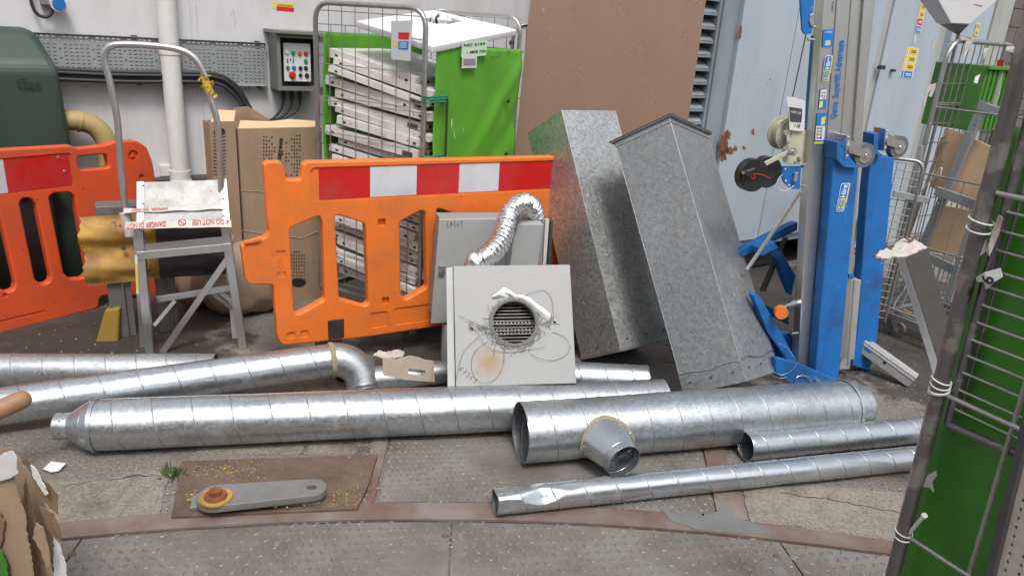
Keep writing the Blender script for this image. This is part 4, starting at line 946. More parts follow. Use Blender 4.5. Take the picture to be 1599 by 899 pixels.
# white lid with a square hole, tilted on top of the stack
cs = [P(676, 73, (FRc).y-.02), P(808, 47, BRc.y), P(690, 10, BLc.y+.02), P(556, 33, FLc.y+.01)]
lid = thing('metal_sheet', (cs[0]+cs[2])/2, 'flat white metal lid with a square hole lying tilted on top of the green cage', 'lid')
LdF = FrQ(cs[0], cs[1]-cs[0], cs[3]-cs[0])
def l2(p): q = p-LdF.o; return (q.dot(LdF.u), q.dot(LdF.v))
O4 = [l2(c_) for c_ in cs]
ctr = Vector((sum(p[0] for p in O4)/4, sum(p[1] for p in O4)/4)); hr = []
for x, y in [(658, 31), (691, 22), (722, 33), (690, 40)]: hr.append(Vector(LdF.loc(x, y)))
plate('lid_panel', LdF, rpoly(O4, .01), [rpoly([tuple(p) for p in hr], .01)], .03, .003, 'lid_white', lid, off=-.015)
mb = MB()
for i in range(4):
    a, b_ = hr[i], hr[(i+1) % 4]; A = LdF.pt(a.x, a.y, -.031); B = LdF.pt(b_.x, b_.y, -.031); mb.beam(A, B, .004, .02, LdF.n)
mb.build('hole_frame', 'galv_tube', lid)
hc = sum((LdF.pt(p.x, p.y, 0) for p in hr), Vector())/4
o = lumpy('plastic_bag', hc-LdF.n*.03, .06, .05, .05, 'paper', seed=5, amp=.5, flatz=False); tag(o, 'crumpled pale plastic bag poking out of the hole in the white lid', 'bag')
mb = MB(); mb.sweep(smooth_path([hc+LdF.u*.05, hc+LdF.n*.02+LdF.v*.02, hc-LdF.u*.06+LdF.n*.01, hc-LdF.u*.03-LdF.n*.03]), .006, 7)
tag(mb.build('black_hose', 'black_rubber'), 'short black hose curled in the hole of the white lid', 'hose')
# yellow and black crate at the cage base
mb = MB(); c_ = FRc+uF*.22+uG*.3
for dz, zz_ in ((0, .22),): mb.beam(c_+uF*.2+Z*zz_, c_-uF*.14+Z*zz_, .34, .08)
tag(mb.build('black_crate', 'black_plastic', bevel=.006), 'black plastic crate at the bottom of the green covered cage', 'crate')
# second cage behind, seen between the green cover and the brown board
bc = P(872, 200, 4.78); bc = Vector((bc.x, bc.y, 0))
c2 = thing('roll_cage', bc, 'grey mesh roll cage half hidden between the green cover and the brown board', 'roll cage', 'roll cages')
b2 = P(792, 200, 4.72); b2 = Vector((b2.x, b2.y, 0))
cageU(bc, b2, .18, 1.62, .0125, 'bar_wire', c2); mesh_panel(bc, b2, .22, 1.6, 8, 10, .0024, 'bar_wire', c2)
cloth('cover', bc+uG*.25, b2+uG*.25, .25, lambda u: 1.5, 'green_cloth', c2, seed=2, folds=False)
for i, (z_, hh_, mt, nm_, lb_) in enumerate([(1.02, .42, 'white_powder', 'white_board', 'narrow white panel standing inside the half hidden mesh cage'), (.82, .14, 'grey_cabinet', 'grey_crate', 'grey crate inside the half hidden mesh cage'), (.55, .24, 'black_plastic', 'dark_crate', 'black crate inside the half hidden mesh cage')]):
    mb = MB(); a = bc.lerp(b2, .2 if i else .62)+uG*.1; b_ = bc.lerp(b2, .72 if i == 0 else .95)+uG*.1
    mb.beam(Vector((a.x, a.y, z_+hh_/2)), Vector((b_.x, b_.y, z_+hh_/2)), .12, hh_); tag(mb.build(nm_, mt, bevel=.004), lb_, 'panel' if i == 0 else 'crate')

# ================================================================== brown fibre board
MD = Fr((-.005, 4.32), 3, 0, 4)
wM = 1.0; uR1 = MD.loc(1075, 182)[0]; uL1 = MD.loc(803, 245)[0]; uL2 = MD.loc(828, 0)[0]; uR2 = MD.loc(1102, 0)[0]
s1_ = (uL2-uL1)/(MD.loc(828, 0)[1]-MD.loc(803, 245)[1]); s2_ = (uR2-uR1)/(MD.loc(1102, 0)[1]-MD.loc(1075, 182)[1])
vA = MD.loc(803, 245)[1]; vB = MD.loc(1075, 182)[1]
ol = [(uL1-s1_*vA, 0), (uR1-s2_*vB, 0), (uR1+s2_*(2.2-vB), 2.2), (uL1+s1_*(2.2-vA), 2.2)]
md = thing('fibre_board', MD.pt((ol[0][0]+ol[1][0])/2, 0, 0), 'large brown fibre board with chalky scuffs leaning upright behind the rectangular ducts', 'board')
plate('board', MD, ol, [], .018, .001, 'mdf', md, off=0)
mb = MB()
for (px, py, rx, ry) in [(863, 58, 16, 20), (862, 118, 14, 18), (895, 18, 10, 14), (970, 10, 16, 14), (963, 72, 22, 20), (993, 72, 12, 16), (1002, 122, 20, 20), (900, 108, 18, 14), (1017, 155, 12, 12), (1067, 52, 9, 12), (1090, 2, 10, 8)]:
    for k in range(110):
        a = random.gauss(0, .55); b2_ = random.gauss(0, .55); b2_ += .5*a
        if a*a+b2_*b2_ > 2.2: continue
        x, y = px+a*rx, py+b2_*ry; d = random.uniform(1, 4); th_ = random.gauss(.9, .25)
        p0 = MD.at(x, y, .0098); p1 = MD.at(x+d*math.cos(th_), y+d*math.sin(th_), .0098); s_ = (p1-p0).cross(MD.n).normalized()*random.uniform(.0008, .0032)
        mb.add([p0-s_, p0+s_, p1+s_*.4, p1-s_*.4], [(0, 1, 2, 3)])
mb.build('chalk_scuffs', 'mdf_scuff', md)
# ================================================================== blue grey plant container
KF = Fr((1.6, 5.08), 35)
def ku(x, y): return KF.loc(x, y)[0]
kc = thing('plant_container', KF.pt(1, 0, -.7), 'large blue grey steel plant container with louvres, rusty patches and warning stickers', 'container')
zb0 = KF.loc(1156, 377)[1]; zb1 = KF.loc(1345, 385)[1]
uA = ku(1165, 0); uB = ku(1122, 263); u_face = (uA+uB)/2; u_fr = ku(1133, 0); u_lv = ku(1086, 60)-.10
u_ln = ku(1400, 0); u_ln2 = ku(1363, 160); u_line = (u_ln+u_ln2)/2
u_d1 = ku(1476, 15); u_d2 = ku(1500, 10); u_d3 = ku(1556, 10); u_d4 = ku(1583, 5)
TOP = 3.2
mb = MB(); mb.fbox(KF, u_face, u_line-.10, zb0, TOP, -1.4, 0); mb.build('wall_panel', 'container_paint', kc, .006)
mb = MB(); mb.fbox(KF, u_line-.098, u_line-.012, zb1+.02, TOP, -1.4, -.012); mb.build('door_frame', 'beige_frame', kc, .004)
mb = MB(); mb.fbox(KF, u_line-.008, u_d1, zb1, TOP, -1.4, .004); dor = mb.build('door', 'container_paint', kc, .006)
mb = MB(); mb.fbox(KF, u_d1+.002, u_d2, zb1, TOP, -1.4, -.06); mb.build('door_frame', 'beige_frame', kc, .004)
mb = MB(); mb.fbox(KF, u_d2+.002, u_d3, zb1, TOP, -1.4, -.01); mb.build('wall_panel', 'container_paint', kc, .006)
mb = MB(); mb.fbox(KF, u_d3+.002, u_d4, zb1, TOP, -1.4, .01); mb.build('corner_post', 'beige_frame', kc, .006)
mb = MB(); mb.fbox(KF, u_fr, u_face-.001, zb0, TOP, -1.4, -.035); mb.fbox(KF, u_fr+.02, u_fr+.035, zb0, TOP, -.035, -.02); mb.build('corner_post', 'container_frame', kc, .004)
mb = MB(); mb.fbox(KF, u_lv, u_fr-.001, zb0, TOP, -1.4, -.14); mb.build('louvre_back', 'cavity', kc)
lv = MB(); p0 = KF.loc(1110, 20)[1]; p1 = KF.loc(1100, 42)[1]; st_ = (p0-p1); z = zb0+.02
while z < TOP-.1:
    lv.hexa([KF.pt(u_lv, z, -.045), KF.pt(u_fr-.002, z, -.045), KF.pt(u_fr-.002, z+.004, -.043), KF.pt(u_lv, z+.004, -.043), KF.pt(u_lv, z+st_*.55, -.115), KF.pt(u_fr-.002, z+st_*.55, -.115), KF.pt(u_fr-.002, z+st_*.55+.004, -.113), KF.pt(u_lv, z+st_*.55+.004, -.113)])
    lv.fbox(KF, u_lv, u_fr-.002, z-.014, z, -.047, -.043); z += st_
lv.build('louvre', 'container_frame', kc)
mb = MB(); mb.fbox(KF, u_lv-.5, u_d4, .0, zb1-.06, -1.3, -.12); mb.fbox(KF, u_lv-.5, u_face+.9, .02, zb0-.06, -1.3, -.1); mb.build('shade_skid', 'cavity', kc)  # black block pulled forward, standing in for the shade under the container
mb = MB(); mb.fbox(KF, u_face+.005, u_line-.1, zb0-.055, zb0-.002, -1.3, -.02); mb.fbox(KF, u_line, u_d4, zb1-.055, zb1-.002, -1.3, -.02); mb.build('bottom_rail', 'container_frame', kc, .004)
# panel seams
mb = MB(); us = ku(1236, 80)
mb.fbox(KF, us-.0015, us+.0015, zb0+.01, TOP-.1, -.001, .0012); us2 = ku(1190, 0); mb.build('panel_seam', 'cavity', kc)
# rust patches at the panel corner
for (px, py, rx, ry, sd_) in [(1131, 228, 7, 18, 1), (1138, 236, 8, 5, 2), (1128, 245, 5, 9, 5), (1148, 232, 3, 5, 3), (1176, 206, 2.2, 5, 4), (1156, 49, 2.5, 8, 6), (1136, 210, 4, 6, 7), (1162, 231, 3, 3, 9)]:
    mb = MB(); n = 26; ring = []
    for k in range(n):
        a = 2*PI*k/n; r = 1+.75*noise.noise(Vector((math.cos(a)*1.8, math.sin(a)*1.8, sd_*3.1)))+.3*noise.noise(Vector((math.cos(a)*6, math.sin(a)*6, sd_)))
        ring.append(KF.at(px+rx*r*math.cos(a), py+ry*r*math.sin(a), .0015))
    mb.add(ring, [tuple(range(n))]); mb.build('rust_patch', 'rust', kc)
mb = MB()
for k in range(150):
    px, py = random.choice([(1190, 206), (1215, 205), (1180, 230), (1205, 236), (1152, 66), (1167, 120), (1205, 125), (1195, 140), (1178, 300), (1215, 290), (1250, 120), (1160, 300), (1300, 380)])
    px += random.gauss(0, 9); py += random.gauss(0, 5); r = random.uniform(.0012, .005)*random.uniform(.4, 1); c_ = KF.at(px, py, .0016)
    if (c_-KF.o).dot(KF.u) < u_face+.02 or py > 355: continue
    ring = [c_+(KF.u*math.cos(a)*r*random.uniform(.6, 1.7)+Z*math.sin(a)*r*random.uniform(.5, 1.1)) for a in [2*PI*q/7 for q in range(7)]]
    mb.add(ring, [tuple(range(7))])
mb.build('chipped_paint', 'rust', kc)
# stickers
def sticker(fr, quads, off, root):
    for q, mt in quads:
        quadmesh(fr, q, .001, off).build('sticker', mt, root)
def lerp2(a, b, q): return (a[0]+(b[0]-a[0])*q, a[1]+(b[1]-a[1])*q)
def column_sticker(tl, tr_, br_, bl_, cells, fr, off, root, inset=.28):
    quadmesh(fr, [tl, tr_, br_, bl_], .001, off).build('sticker', 'paper', root)
    n = len(cells)
    for i, mt in enumerate(cells):
        a0 = (i+.08)/n; a1 = (i+.92)/n
        L0, L1 = lerp2(tl, bl_, a0), lerp2(tl, bl_, a1); R0, R1 = lerp2(tr_, br_, a0), lerp2(tr_, br_, a1)
        quadmesh(fr, [lerp2(L0, R0, inset), lerp2(L0, R0, .93), lerp2(L1, R1, .93), lerp2(L1, R1, inset)], .0008, off+.0015).build('sticker_cell', mt, root)
        mb = MB()
        for w_ in (.35, .6):
            A0, B0 = lerp2(L0, L1, w_), lerp2(R0, R1, w_); A1, B1 = lerp2(L0, L1, w_+.12), lerp2(R0, R1, w_+.12)
            mb.prism([fr.at(*lerp2(A0, B0, .42), off+.0028), fr.at(*lerp2(A0, B0, .84), off+.0028), fr.at(*lerp2(A1, B1, .84), off+.0028), fr.at(*lerp2(A1, B1, .42), off+.0028)], fr.n, .0004)
        mb.build('sticker_print', 'black_ink' if mt == 'yellow_ink' else 'white_ink', root)
        mb = MB(); mb.prism([fr.at(*lerp2(L0, R0, .08), off+.002), fr.at(*lerp2(L0, R0, .2), off+.002), fr.at(*lerp2(L1, R1, .2), off+.002), fr.at(*lerp2(L1, R1, .08), off+.002)], fr.n, .0004); mb.build('sticker_print', mt, root)
column_sticker((1417, 73), (1435, 76), (1424, 123), (1405, 121), ['yellow_ink', 'yellow_ink', 'yellow_ink', 'logo_blue'], KF, .006, dor)
column_sticker((1438, 4), (1447, 6), (1437, 53), (1427, 51), ['yellow_ink', 'yellow_ink', 'red_ink', 'logo_blue'], KF, .006, dor)
column_sticker((1525, 36), (1531, 37), (1526, 57), (1520, 56), ['yellow_ink', 'yellow_ink'], KF, -.006, kc)
c_ = KF.loc(1428.5, 62, .006); mb = MB(); mb.prism([KF.pt(c_[0]+.013*math.cos(a), c_[1]+.032*math.sin(a), .0065) for a in [2*PI*k/24 for k in range(24)]], KF.n, .001); mb.build('sticker', 'paper', dor)
for (px, py, r_) in ((1371, 105, dor), (1391, 110, dor)):
    s_ = 1 if px == 1371 else .7; p = KF.at(px, py, .004); mb = MB(); mb.cyl(p, p+KF.n*.03*s_, .012*s_, n=12); mb.beam(p+KF.n*.03*s_-KF.u*.03*s_, p+KF.n*.03*s_+KF.u*.03*s_, .03*s_, .028*s_, KF.n)
    mb.build('handle', 'black_plastic', dor, .004)
# dark block wall far right
XF = Fr(KF.pt(0, 0, -1.6)[:2], 35); xw_ = XF.loc(1560, 10)[0]
mb = MB(); mb.fbox(XF, xw_, xw_+5, 0, 3.4, -.3, 0)
bw = mb.build('block_wall', 'brick_dark'); tag(bw, 'dark stained block wall at the far right beyond the container', 'wall')
mb = MB(); row = 0; z = 0
while z < 3.3:
    mb.fbox(XF, xw_+.01, xw_+5, z-.005, z+.005, .0002, .002)
    u = xw_+.2+(row % 2)*.22
    while u < xw_+4.9: mb.fbox(XF, u-.005, u+.005, z+.006, z+.215, .0002, .002); u += .44
    z += .225; row += 1
mb.build('mortar', 'cavity', None).parent = bw; bw.children[0].location = bw.children[0].location-bw.location

# ================================================================== ducts
def spiral(root, A, B, r, pitch=.14, name='duct_tube', mat='galv_duct', n=64, phase=0.0, hand=-1, mod=None, ridge=.0016, wall=.0018, inner=True):
    """round duct with a raised helical lock seam; both ends open, wall thickness real"""
    A, B = Vector(A), Vector(B); L = (B-A).length; d = (B-A).normalized(); x = d.cross(Z).normalized(); y = x.cross(d)
    offs = [(0, 0), (.0006, 0), (.0018, ridge), (.0046, ridge), (.0058, 0), (.0066, 0)]+[(.0066+(pitch-.0074)*q/8, 0) for q in range(1, 9)]
    rings = []; k = -1
    while k*pitch < L+2*pitch:
        for o_, b_ in offs: rings.append((k*pitch+o_, b_))
        k += 1
    vs = []
    for s_, b_ in rings:
        for j in range(n):
            th = 2*PI*j/n; s = s_+hand*(th/(2*PI)+phase)*pitch; cl = s <= 0 or s >= L; s = min(max(s, 0), L)
            rr = r+(0 if cl else b_)
            rr += .0016*noise.noise(Vector((s*5+phase*9, math.cos(th)*1.4+r*50, math.sin(th)*1.4)))
            if mod: rr = mod(s, th, rr, L)
            vs.append(A+d*s+(x*math.cos(th)+y*math.sin(th))*rr)
    m = len(rings); fs = []; ridge_f = []
    wrap = hand  # seam between j=n-1 and j=0 jumps one pitch = len(offs) rings
    no = len(offs)
    for i in range(m-1):
        for j in range(n):
            if j < n-1: q = (i*n+j, i*n+j+1, (i+1)*n+j+1, (i+1)*n+j)
            else:
                i2 = i+no*hand
                if i2 < 0 or i2+1 >= m: continue
                q = (i*n+j, i2*n, (i2+1)*n, (i+1)*n+j)
            p = [vs[t_] for t_ in q]
            if (p[0]-p[3]).length < 1e-6 and (p[1]-p[2]).length < 1e-6: continue
            fs.append(q); ridge_f.append(1 if offs[i % len(offs)][0] in (.0006, .0046) or .0015 < offs[i % len(offs)][0] < .0046 else 0)
    mb = MB(); mb.add(vs, fs, True); mb.mi = [2*k_ for k_ in ridge_f]; me = mb.mesh()
    bm = bmesh.new(); bm.from_mesh(me); bmesh.ops.remove_doubles(bm, verts=bm.verts, dist=1e-6)
    bmesh.ops.delete(bm, geom=[v for v in bm.verts if not v.link_faces], context='VERTS'); bmesh.ops.recalc_face_normals(bm, faces=bm.faces); bm.to_mesh(me); bm.free()
    for p in me.polygons: p.use_smooth = True
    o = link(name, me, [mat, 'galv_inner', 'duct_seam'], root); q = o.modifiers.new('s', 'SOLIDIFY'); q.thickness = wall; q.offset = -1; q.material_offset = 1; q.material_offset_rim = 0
    # make sure the wall grows inwards
    return o
def duct(A, B, label, grp='round spiral ducts lying on the ground'):
    m_ = (Vector(A)+Vector(B))/2; return thing('spiral_duct', (m_.x, m_.y, 0), label, 'duct', grp)
def endring(root, c_, d, r, name='end_ring', w=.012, mat='galv_duct'):
    mb = MB(); d = Vector(d).normalized(); n = 48; x = d.orthogonal().normalized(); y = d.cross(x)
    mb.sweep([c_, c_+d*w], r+.002, n, cap=False); o = mb.build(name, mat, root); q = o.modifiers.new('s', 'SOLIDIFY'); q.thickness = .003; return o
def loft(mb, a, b):
    n = len(a); q = []
    for f in (0, .03, .97, 1): q += [p.lerp(r_, f) for p, r_ in zip(a, b)]
    mb.add(q, [(i*n+j, i*n+(j+1) % n, (i+1)*n+(j+1) % n, (i+1)*n+j) for i in range(3) for j in range(n)], True)
def lathe(root, name, A, d, prof, mat, n=64, thick=.0018):
    d = Vector(d).normalized(); x = d.cross(Z).normalized(); y = x.cross(d); vs = []; A = Vector(A)
    for s, r in prof:
        for j in range(n): th = 2*PI*j/n; vs.append(A+d*s+(x*math.cos(th)+y*math.sin(th))*r)
    mb = MB()
    for i in range(len(prof)-1):
        a_, b_ = vs[i*n:(i+1)*n], vs[(i+1)*n:(i+2)*n]; loft(mb, a_, b_)
    o = mb.build(name, mat, root); q = o.modifiers.new('s', 'SOLIDIFY'); q.thickness = thick; return o
# long duct with reducer
A, B = Vector((-1.519, 2.388, .104)), Vector((.693, 2.887, .107)); d = (B-A).normalized(); r = .0962
t = duct(A, B, 'longest round duct on the ground, its left end tapered down to a short spigot')
spiral(t, A, B, r, .139, phase=.3)
lathe(t, 'reducer', A, -d, [(-.012, r+.002), (.002, r+.002), (.004, r-.002), (.03, r-.014), (.075, .052), (.08, .050)], 'galv_duct')
lathe(t, 'spigot', A-d*.08, -d, [(0, .049), (.004, .047), (.05, .047), (.052, .048)], 'galv_duct')
mb = MB()
for k in range(7):
    a = k*.9; x = d.cross(Z).normalized(); y = x.cross(d); e = x*math.cos(a)+y*math.sin(a); p = A-d*.105+e*.0465; mb.cyl(p, p+e*.003, .0035, n=8); p = A+d*.012+e*(r-.001); mb.cyl(p, p+e*.003, .003, n=8)
mb.build('rivets', 'steel_dark', t)
# far left duct behind
A, B = Vector((-2.45, 2.778, .072)), Vector((-1.30, 2.965, .072)); d = (B-A).normalized()
t = duct(A, B, 'matt round duct at the far left, behind the elbow duct and under the ladder')
spiral(t, A, B, .071, .125, mat='galv_duct_matt', phase=.1)
# elbow duct
A, B = Vector((-2.02, 2.425, .105)), Vector((-.778, 2.985, .150)); d = (B-A).normalized(); r = .0735
t = duct((A.x, A.y, 0), B, 'round duct lying across the others with a smooth elbow bent down at its right end')
spiral(t, A, B, r, .135, mat='galv_duct', phase=.5)
e = Vector((.16, -.42, -.9)); e = (e-d*e.dot(d)).normalized(); Rb = .125; c0 = B-d*.004
path = [c0+d*Rb*math.sin(a)+e*Rb*(1-math.cos(a)) for a in [PI/2*k/14 for k in range(15)]]; path.append(path[-1]+e*.012)
mb = MB(); mb.sweep(path, r+.0025, 40, cap=False); o = mb.build('elbow', 'galv_duct_matt', t); q = o.modifiers.new('s', 'SOLIDIFY'); q.thickness = .002
mb = MB(); mb.sweep([c0-d*.012, c0-d*.006, c0+d*.004, c0+d*.012], [r+.002, r+.007, r+.007, r+.003], 40, cap=False); mb.build('sealant_band', 'sealant', t)
mb = MB(); pe = path[-1]; mb.sweep([pe-e*.012, pe-e*.004, pe, pe+e*.01], [r+.005, r+.006, r+.004, r+.004], 40, cap=False); mb.build('end_ring', 'galv_duct', t)
# short dark duct beneath, right one behind the grey unit
A, B = Vector((-.62, 3.00, .058)), Vector((-.12, 3.17, .068))
t = duct(A, B, 'dull round duct behind the slotted card, between the elbow and front unit'); spiral(t, A, B, .056, .12, mat='galv_duct_matt')
A, B = Vector((.05, 3.13, .071)), Vector((.668, 3.163, .071))
t = duct(A, B, 'short round duct poking out to the right from behind the grey unit'); spiral(t, A, B, .07, .125, mat='galv_duct', phase=.6)
# big duct with tee
A, B = Vector((.070, 2.502, .129)), Vector((1.50, 2.917, .122)); d = (B-A).normalized(); r = .1186
t = duct(A, B, 'widest round duct with an open left end and a cone shaped side branch')
spiral(t, A, B, r, .132, phase=.15)
lathe(t, 'end_cap', B, d, [(-.014, r+.003), (.0, r+.003), (.004, r-.004), (.010, r-.022), (.012, r-.03)], 'galv_duct'); lathe(t, 'spigot', B+d*.011, d, [(0, r-.028), (.075, r-.030), (.078, r-.032), (.0785, .001)], 'galv_duct_matt')
ax0 = A+d*.37; ax0 = Vector((.350, 2.584, .136)); tgt = P(974, 721, 2.372)
td = (tgt-ax0); Lt = td.length; td.normalize(); rb, re = .101, .066
x = td.cross(Z).normalized(); y = x.cross(td)
def oncyl(th, rad):  # where a ray parallel-ish to the branch meets the duct surface
    e = x*math.cos(th)+y*math.sin(th)*.84; p = ax0+e*rad
    s = 0
    for k in range(60):
        q = p+td*s-A; q = q-d*q.dot(d)
        if q.length >= r+.001: break
        s += .004
    return p+td*s
n = 48; base = [oncyl(2*PI*k/n, rb) for k in range(n)]; base2 = [oncyl(2*PI*k/n, rb+.010) for k in range(n)]
e1 = [ax0+td*(Lt-.03)+(x*math.cos(2*PI*k/n)+y*math.sin(2*PI*k/n))*(re+.002) for k in range(n)]; e2 = [p+td*.03 for p in e1]
mb = MB(); loft(mb, base, e1); o = mb.build('branch_cone', 'galv_duct_bright', t); q = o.modifiers.new('s', 'SOLIDIFY'); q.thickness = .002
mb = MB(); e1b = [p+td*.001 for p in e1]; loft(mb, e1b, e2); o = mb.build('branch_collar', 'galv_duct', t); q = o.modifiers.new('s', 'SOLIDIFY'); q.thickness = .003
mb = MB(); mb.add([p+td*.002 for p in base]+[p+(p-A-d*(p-A).dot(d)).normalized()*.002 for p in base2], [(k, (k+1) % n, n+(k+1) % n, n+k) for k in range(n)], True); mb.sweep([p+td*.0 for p in base], .0035, 8, closed=True); mb.build('sealant_band', 'sealant', t)
mb = MB()
for k in range(0, n, 4): p = base[k].lerp(e1[k], .09); mb.cyl(p, p+(p-ax0-td*(p-ax0).dot(td)).normalized()*.003, .0035, n=8)
mb.build('rivets', 'aluminium', t)
mb = MB(); mb.cyl(ax0+td*(Lt-.09), ax0+td*(Lt-.088), re-.002, n=40); mb.build('damper_disc', 'steel_dark', t)
mb = MB()
for k in range(24):
    pass
# two thin ducts to the right
A, B = Vector((.985, 2.617, .069)), Vector((2.05, 2.938, .062))
t = duct(A, B, 'middle thin round duct on the right with its open left end facing the camera'); spiral(t, A, B, .057, .125, mat='galv_duct_bright', phase=.4)
endring(t, A, (B-A), .057, w=.006)
def dent(s, th, rr, L):
    k = math.exp(-((s-.13)/.10)**2)
    out = rr*(1+.03*math.exp(-((s-.1)/.1)**2)*math.cos(2*th))
    for th0, s0, w_, dep in ((.62, .16, .075, .27), (1.75, .02, .16, .30), (.15, .03, .06, .12), (2.6, .12, .08, .2), (1.2, .27, .05, .08)):
        c_ = math.cos(th-th0); q_ = max(0, 1-abs(s-s0)/w_)
        if c_ > .3 and q_ > 0: out = min(out, rr*(1-dep*q_)/c_)
    return out
A, B = Vector((-.008, 2.150, .060)), Vector((1.95, 2.718, .055))
t = duct(A, B, 'bright thin round duct nearest the camera, its left end dented and flattened')
spiral(t, A, B, .0475, .118, mat='galv_duct_bright', phase=.2, mod=dent, n=64)

# ================================================================== rectangular ducts leaning
def eul(rx, ry, rz): return Matrix.Rotation(math.radians(rz), 3, 'Z') @ Matrix.Rotation(math.radians(ry), 3, 'Y') @ Matrix.Rotation(math.radians(rx), 3, 'X')
def rect_duct(pos, rot, dim, label, mat, flange):
    Rm = eul(*rot); ex, ey, ez = Rm.col[0], Rm.col[1], Rm.col[2]; o_ = Vector(pos); w, d_, h = dim
    ez = -ez if ez.z < 0 else ez
    t = thing('rectangular_duct', o_+ex*w/2+ey*d_/2, label, 'duct', 'rectangular ducts leaning on each other')
    def pt(a, b_, c_): return o_+ex*a+ey*b_+ez*c_
    def bx(mb, a0, a1, b0, b1, c0, c1): mb.hexa([pt(a0, b0, c0), pt(a1, b0, c0), pt(a1, b1, c0), pt(a0, b1, c0), pt(a0, b0, c1), pt(a1, b0, c1), pt(a1, b1, c1), pt(a0, b1, c1)])
    k = .003
    def panel(nm, f):    # gently buckled sheet
        nx, nz = 10, 24; vs = [f(i/nx, j/nz, .003*noise.noise(Vector((i/nx*2.2+ord(nm), j/nz*4, 1)))*(math.sin(PI*i/nx)*math.sin(PI*j/nz))**2*.3) for j in range(nz+1) for i in range(nx+1)]
        mb = MB(); mb.add(vs, [(j*(nx+1)+i, j*(nx+1)+i+1, (j+1)*(nx+1)+i+1, (j+1)*(nx+1)+i) for j in range(nz) for i in range(nx)], False)
        o = mb.build('side_panel', mat, t); q = o.modifiers.new('s', 'SOLIDIFY'); q.thickness = .002; q.offset = 0
    panel('a', lambda u, v, b_: pt(u*w, -b_, v*h)); panel('b', lambda u, v, b_: pt(-b_, u*d_, v*h)); panel('c', lambda u, v, b_: pt(u*w, d_+b_, v*h)); panel('d', lambda u, v, b_: pt(w+b_, u*d_, v*h))
    mb = MB()
    for a, b_ in ((0, 0), (w, 0), (0, d_), (w, d_)): mb.sweep([pt(a, b_, 0), pt(a, b_, h)], .0015, 8)
    mb.build('corner_seam', 'galv_duct_matt', t)
    def ring(z0, z1, o1, nm, m_):
        mb = MB(); g = .0015
        bx(mb, -o1, w+o1, -o1, -g, z0, z1); bx(mb, -o1, w+o1, d_+g, d_+o1, z0, z1); bx(mb, -o1, -g, -g, d_+g, z0, z1); bx(mb, w+g, w+o1, -g, d_+g, z0, z1); return mb.build(nm, m_, t, .001)
    if flange:
        ring(h-.006, h-.002, .018, 'top_flange', 'galv_duct_matt'); ring(h-.03, h-.0065, .004, 'flange_leg', 'galv_duct_matt'); ring(h-.002, h+.004, .020, 'gasket', 'steel_dark')
        ring(.0, .09, .0035, 'end_collar', 'galv_box_dull')
        mb = MB(); mb.sweep(smooth_path([pt(-.005, d_*q, .09+.006*math.sin(q*9)) for q in (1, .8, .6, .4, .2, 0)], 4), .003, 6); mb.sweep(smooth_path([pt(w*q, -.005, .095+.008*math.sin(q*8)) for q in (0, .2, .4, .6, .8, 1)], 4), .004, 6); mb.build('seam_edge', 'galv_duct', t)
    else:
        ring(0, .012, .006, 'end_flange', 'galv_duct_matt')
    mb = MB()
    for q in (.15, .5, .85):
        p = pt(q*w, -.003, .055); mb = MB(); mb.cyl(p, p-ey*.006, .005, n=8); mb.build('screw', 'steel_dark', t); mb = MB(); p = pt(-.003, q*d_, .05); mb.cyl(p, p-ex*.006, .005, n=8); mb.build('screw', 'steel_dark', t)
    return t
rect_duct((1.018, 2.839, .252), (-31.247, 13.167, 53.167), (.47, .286, 1.221), 'dull galvanised rectangular duct with a flanged top, leaning left in front of the blue lift', 'galv_box_dull', True)
rect_duct((.548, 3.276, .157), (-30.079, .982, 37.439), (.374, .301, 1.236), 'speckled galvanised rectangular duct leaning just right of the grey units', 'galv_box', False)
mb = MB()
for pts in ([(1196, 530), (1193, 560), (1202, 590), (1190, 598)], [(1200, 575), (1222, 585), (1244, 568), (1230, 545), (1215, 535)], [(1176, 560), (1190, 575), (1215, 590), (1228, 588)]):
    mb.sweep(smooth_path([P(x, y, 3.12) for x, y in pts], 6), .0012, 5)
tag(mb.build('tie_wire', 'galv_tube'), 'loose thin wire sprung off the bottom corner of the flanged rectangular duct', 'wire')

# ================================================================== grey filter units
m, t_, b = new_mat('grey_unit_front')
co = coords(t_); vm = nn(t_, 'ShaderNodeVectorMath', operation='DISTANCE'); t_.links.new(co, vm.inputs[0])
n1 = nn(t_, 'ShaderNodeTexNoise', Scale=28, Detail=6, Roughness=.75); t_.links.new(co, n1.inputs[0])
n2 = nn(t_, 'ShaderNodeTexNoise', Scale=5, Detail=5, Roughness=.6); t_.links.new(co, n2.inputs[0])
ad = nn(t_, 'ShaderNodeMath', operation='MULTIPLY_ADD'); t_.links.new(n1.outputs[0], ad.inputs[0]); ad.inputs[1].default_value = .11; t_.links.new(vm.outputs['Value'], ad.inputs[2])
base_c = mixc(t_, ramp(t_, n2.outputs[0], [(.4, (0, 0, 0)), (.8, (.3,)*3)]), (.275, .28, .278), (.22, .215, .195))
c = mixc(t_, ramp(t_, ad.outputs[0], [(.065, (.9,)*3), (.105, (.45,)*3), (.142, (0,)*3)]), base_c, (.27, .165, .07))
t_.links.new(c, b.inputs['Base Color']); b.inputs['Roughness'].default_value = .48
UO = Vector((-.204, 2.735, .200)); UX = Vector((.502, .065, .021)); UZ = Vector((-.052, .268, .435)); UFr = FrQ(UO, UX, UZ); wU, hU = UX.length, UZ.length
u1 = thing('filter_unit', UO+UX/2-Vector((0, 0, .0)), 'front grey steel filter unit with a round grille hole, rust stain and torn white tape', 'filter unit', 'grey steel filter units')
STAIN_AT = (UFr.at(765, 565)-u1.location); vm.inputs[1].default_value = STAIN_AT
ol = pxpoly(UFr, [(712, 603), (900, 598), (890, 413), (708, 415)])
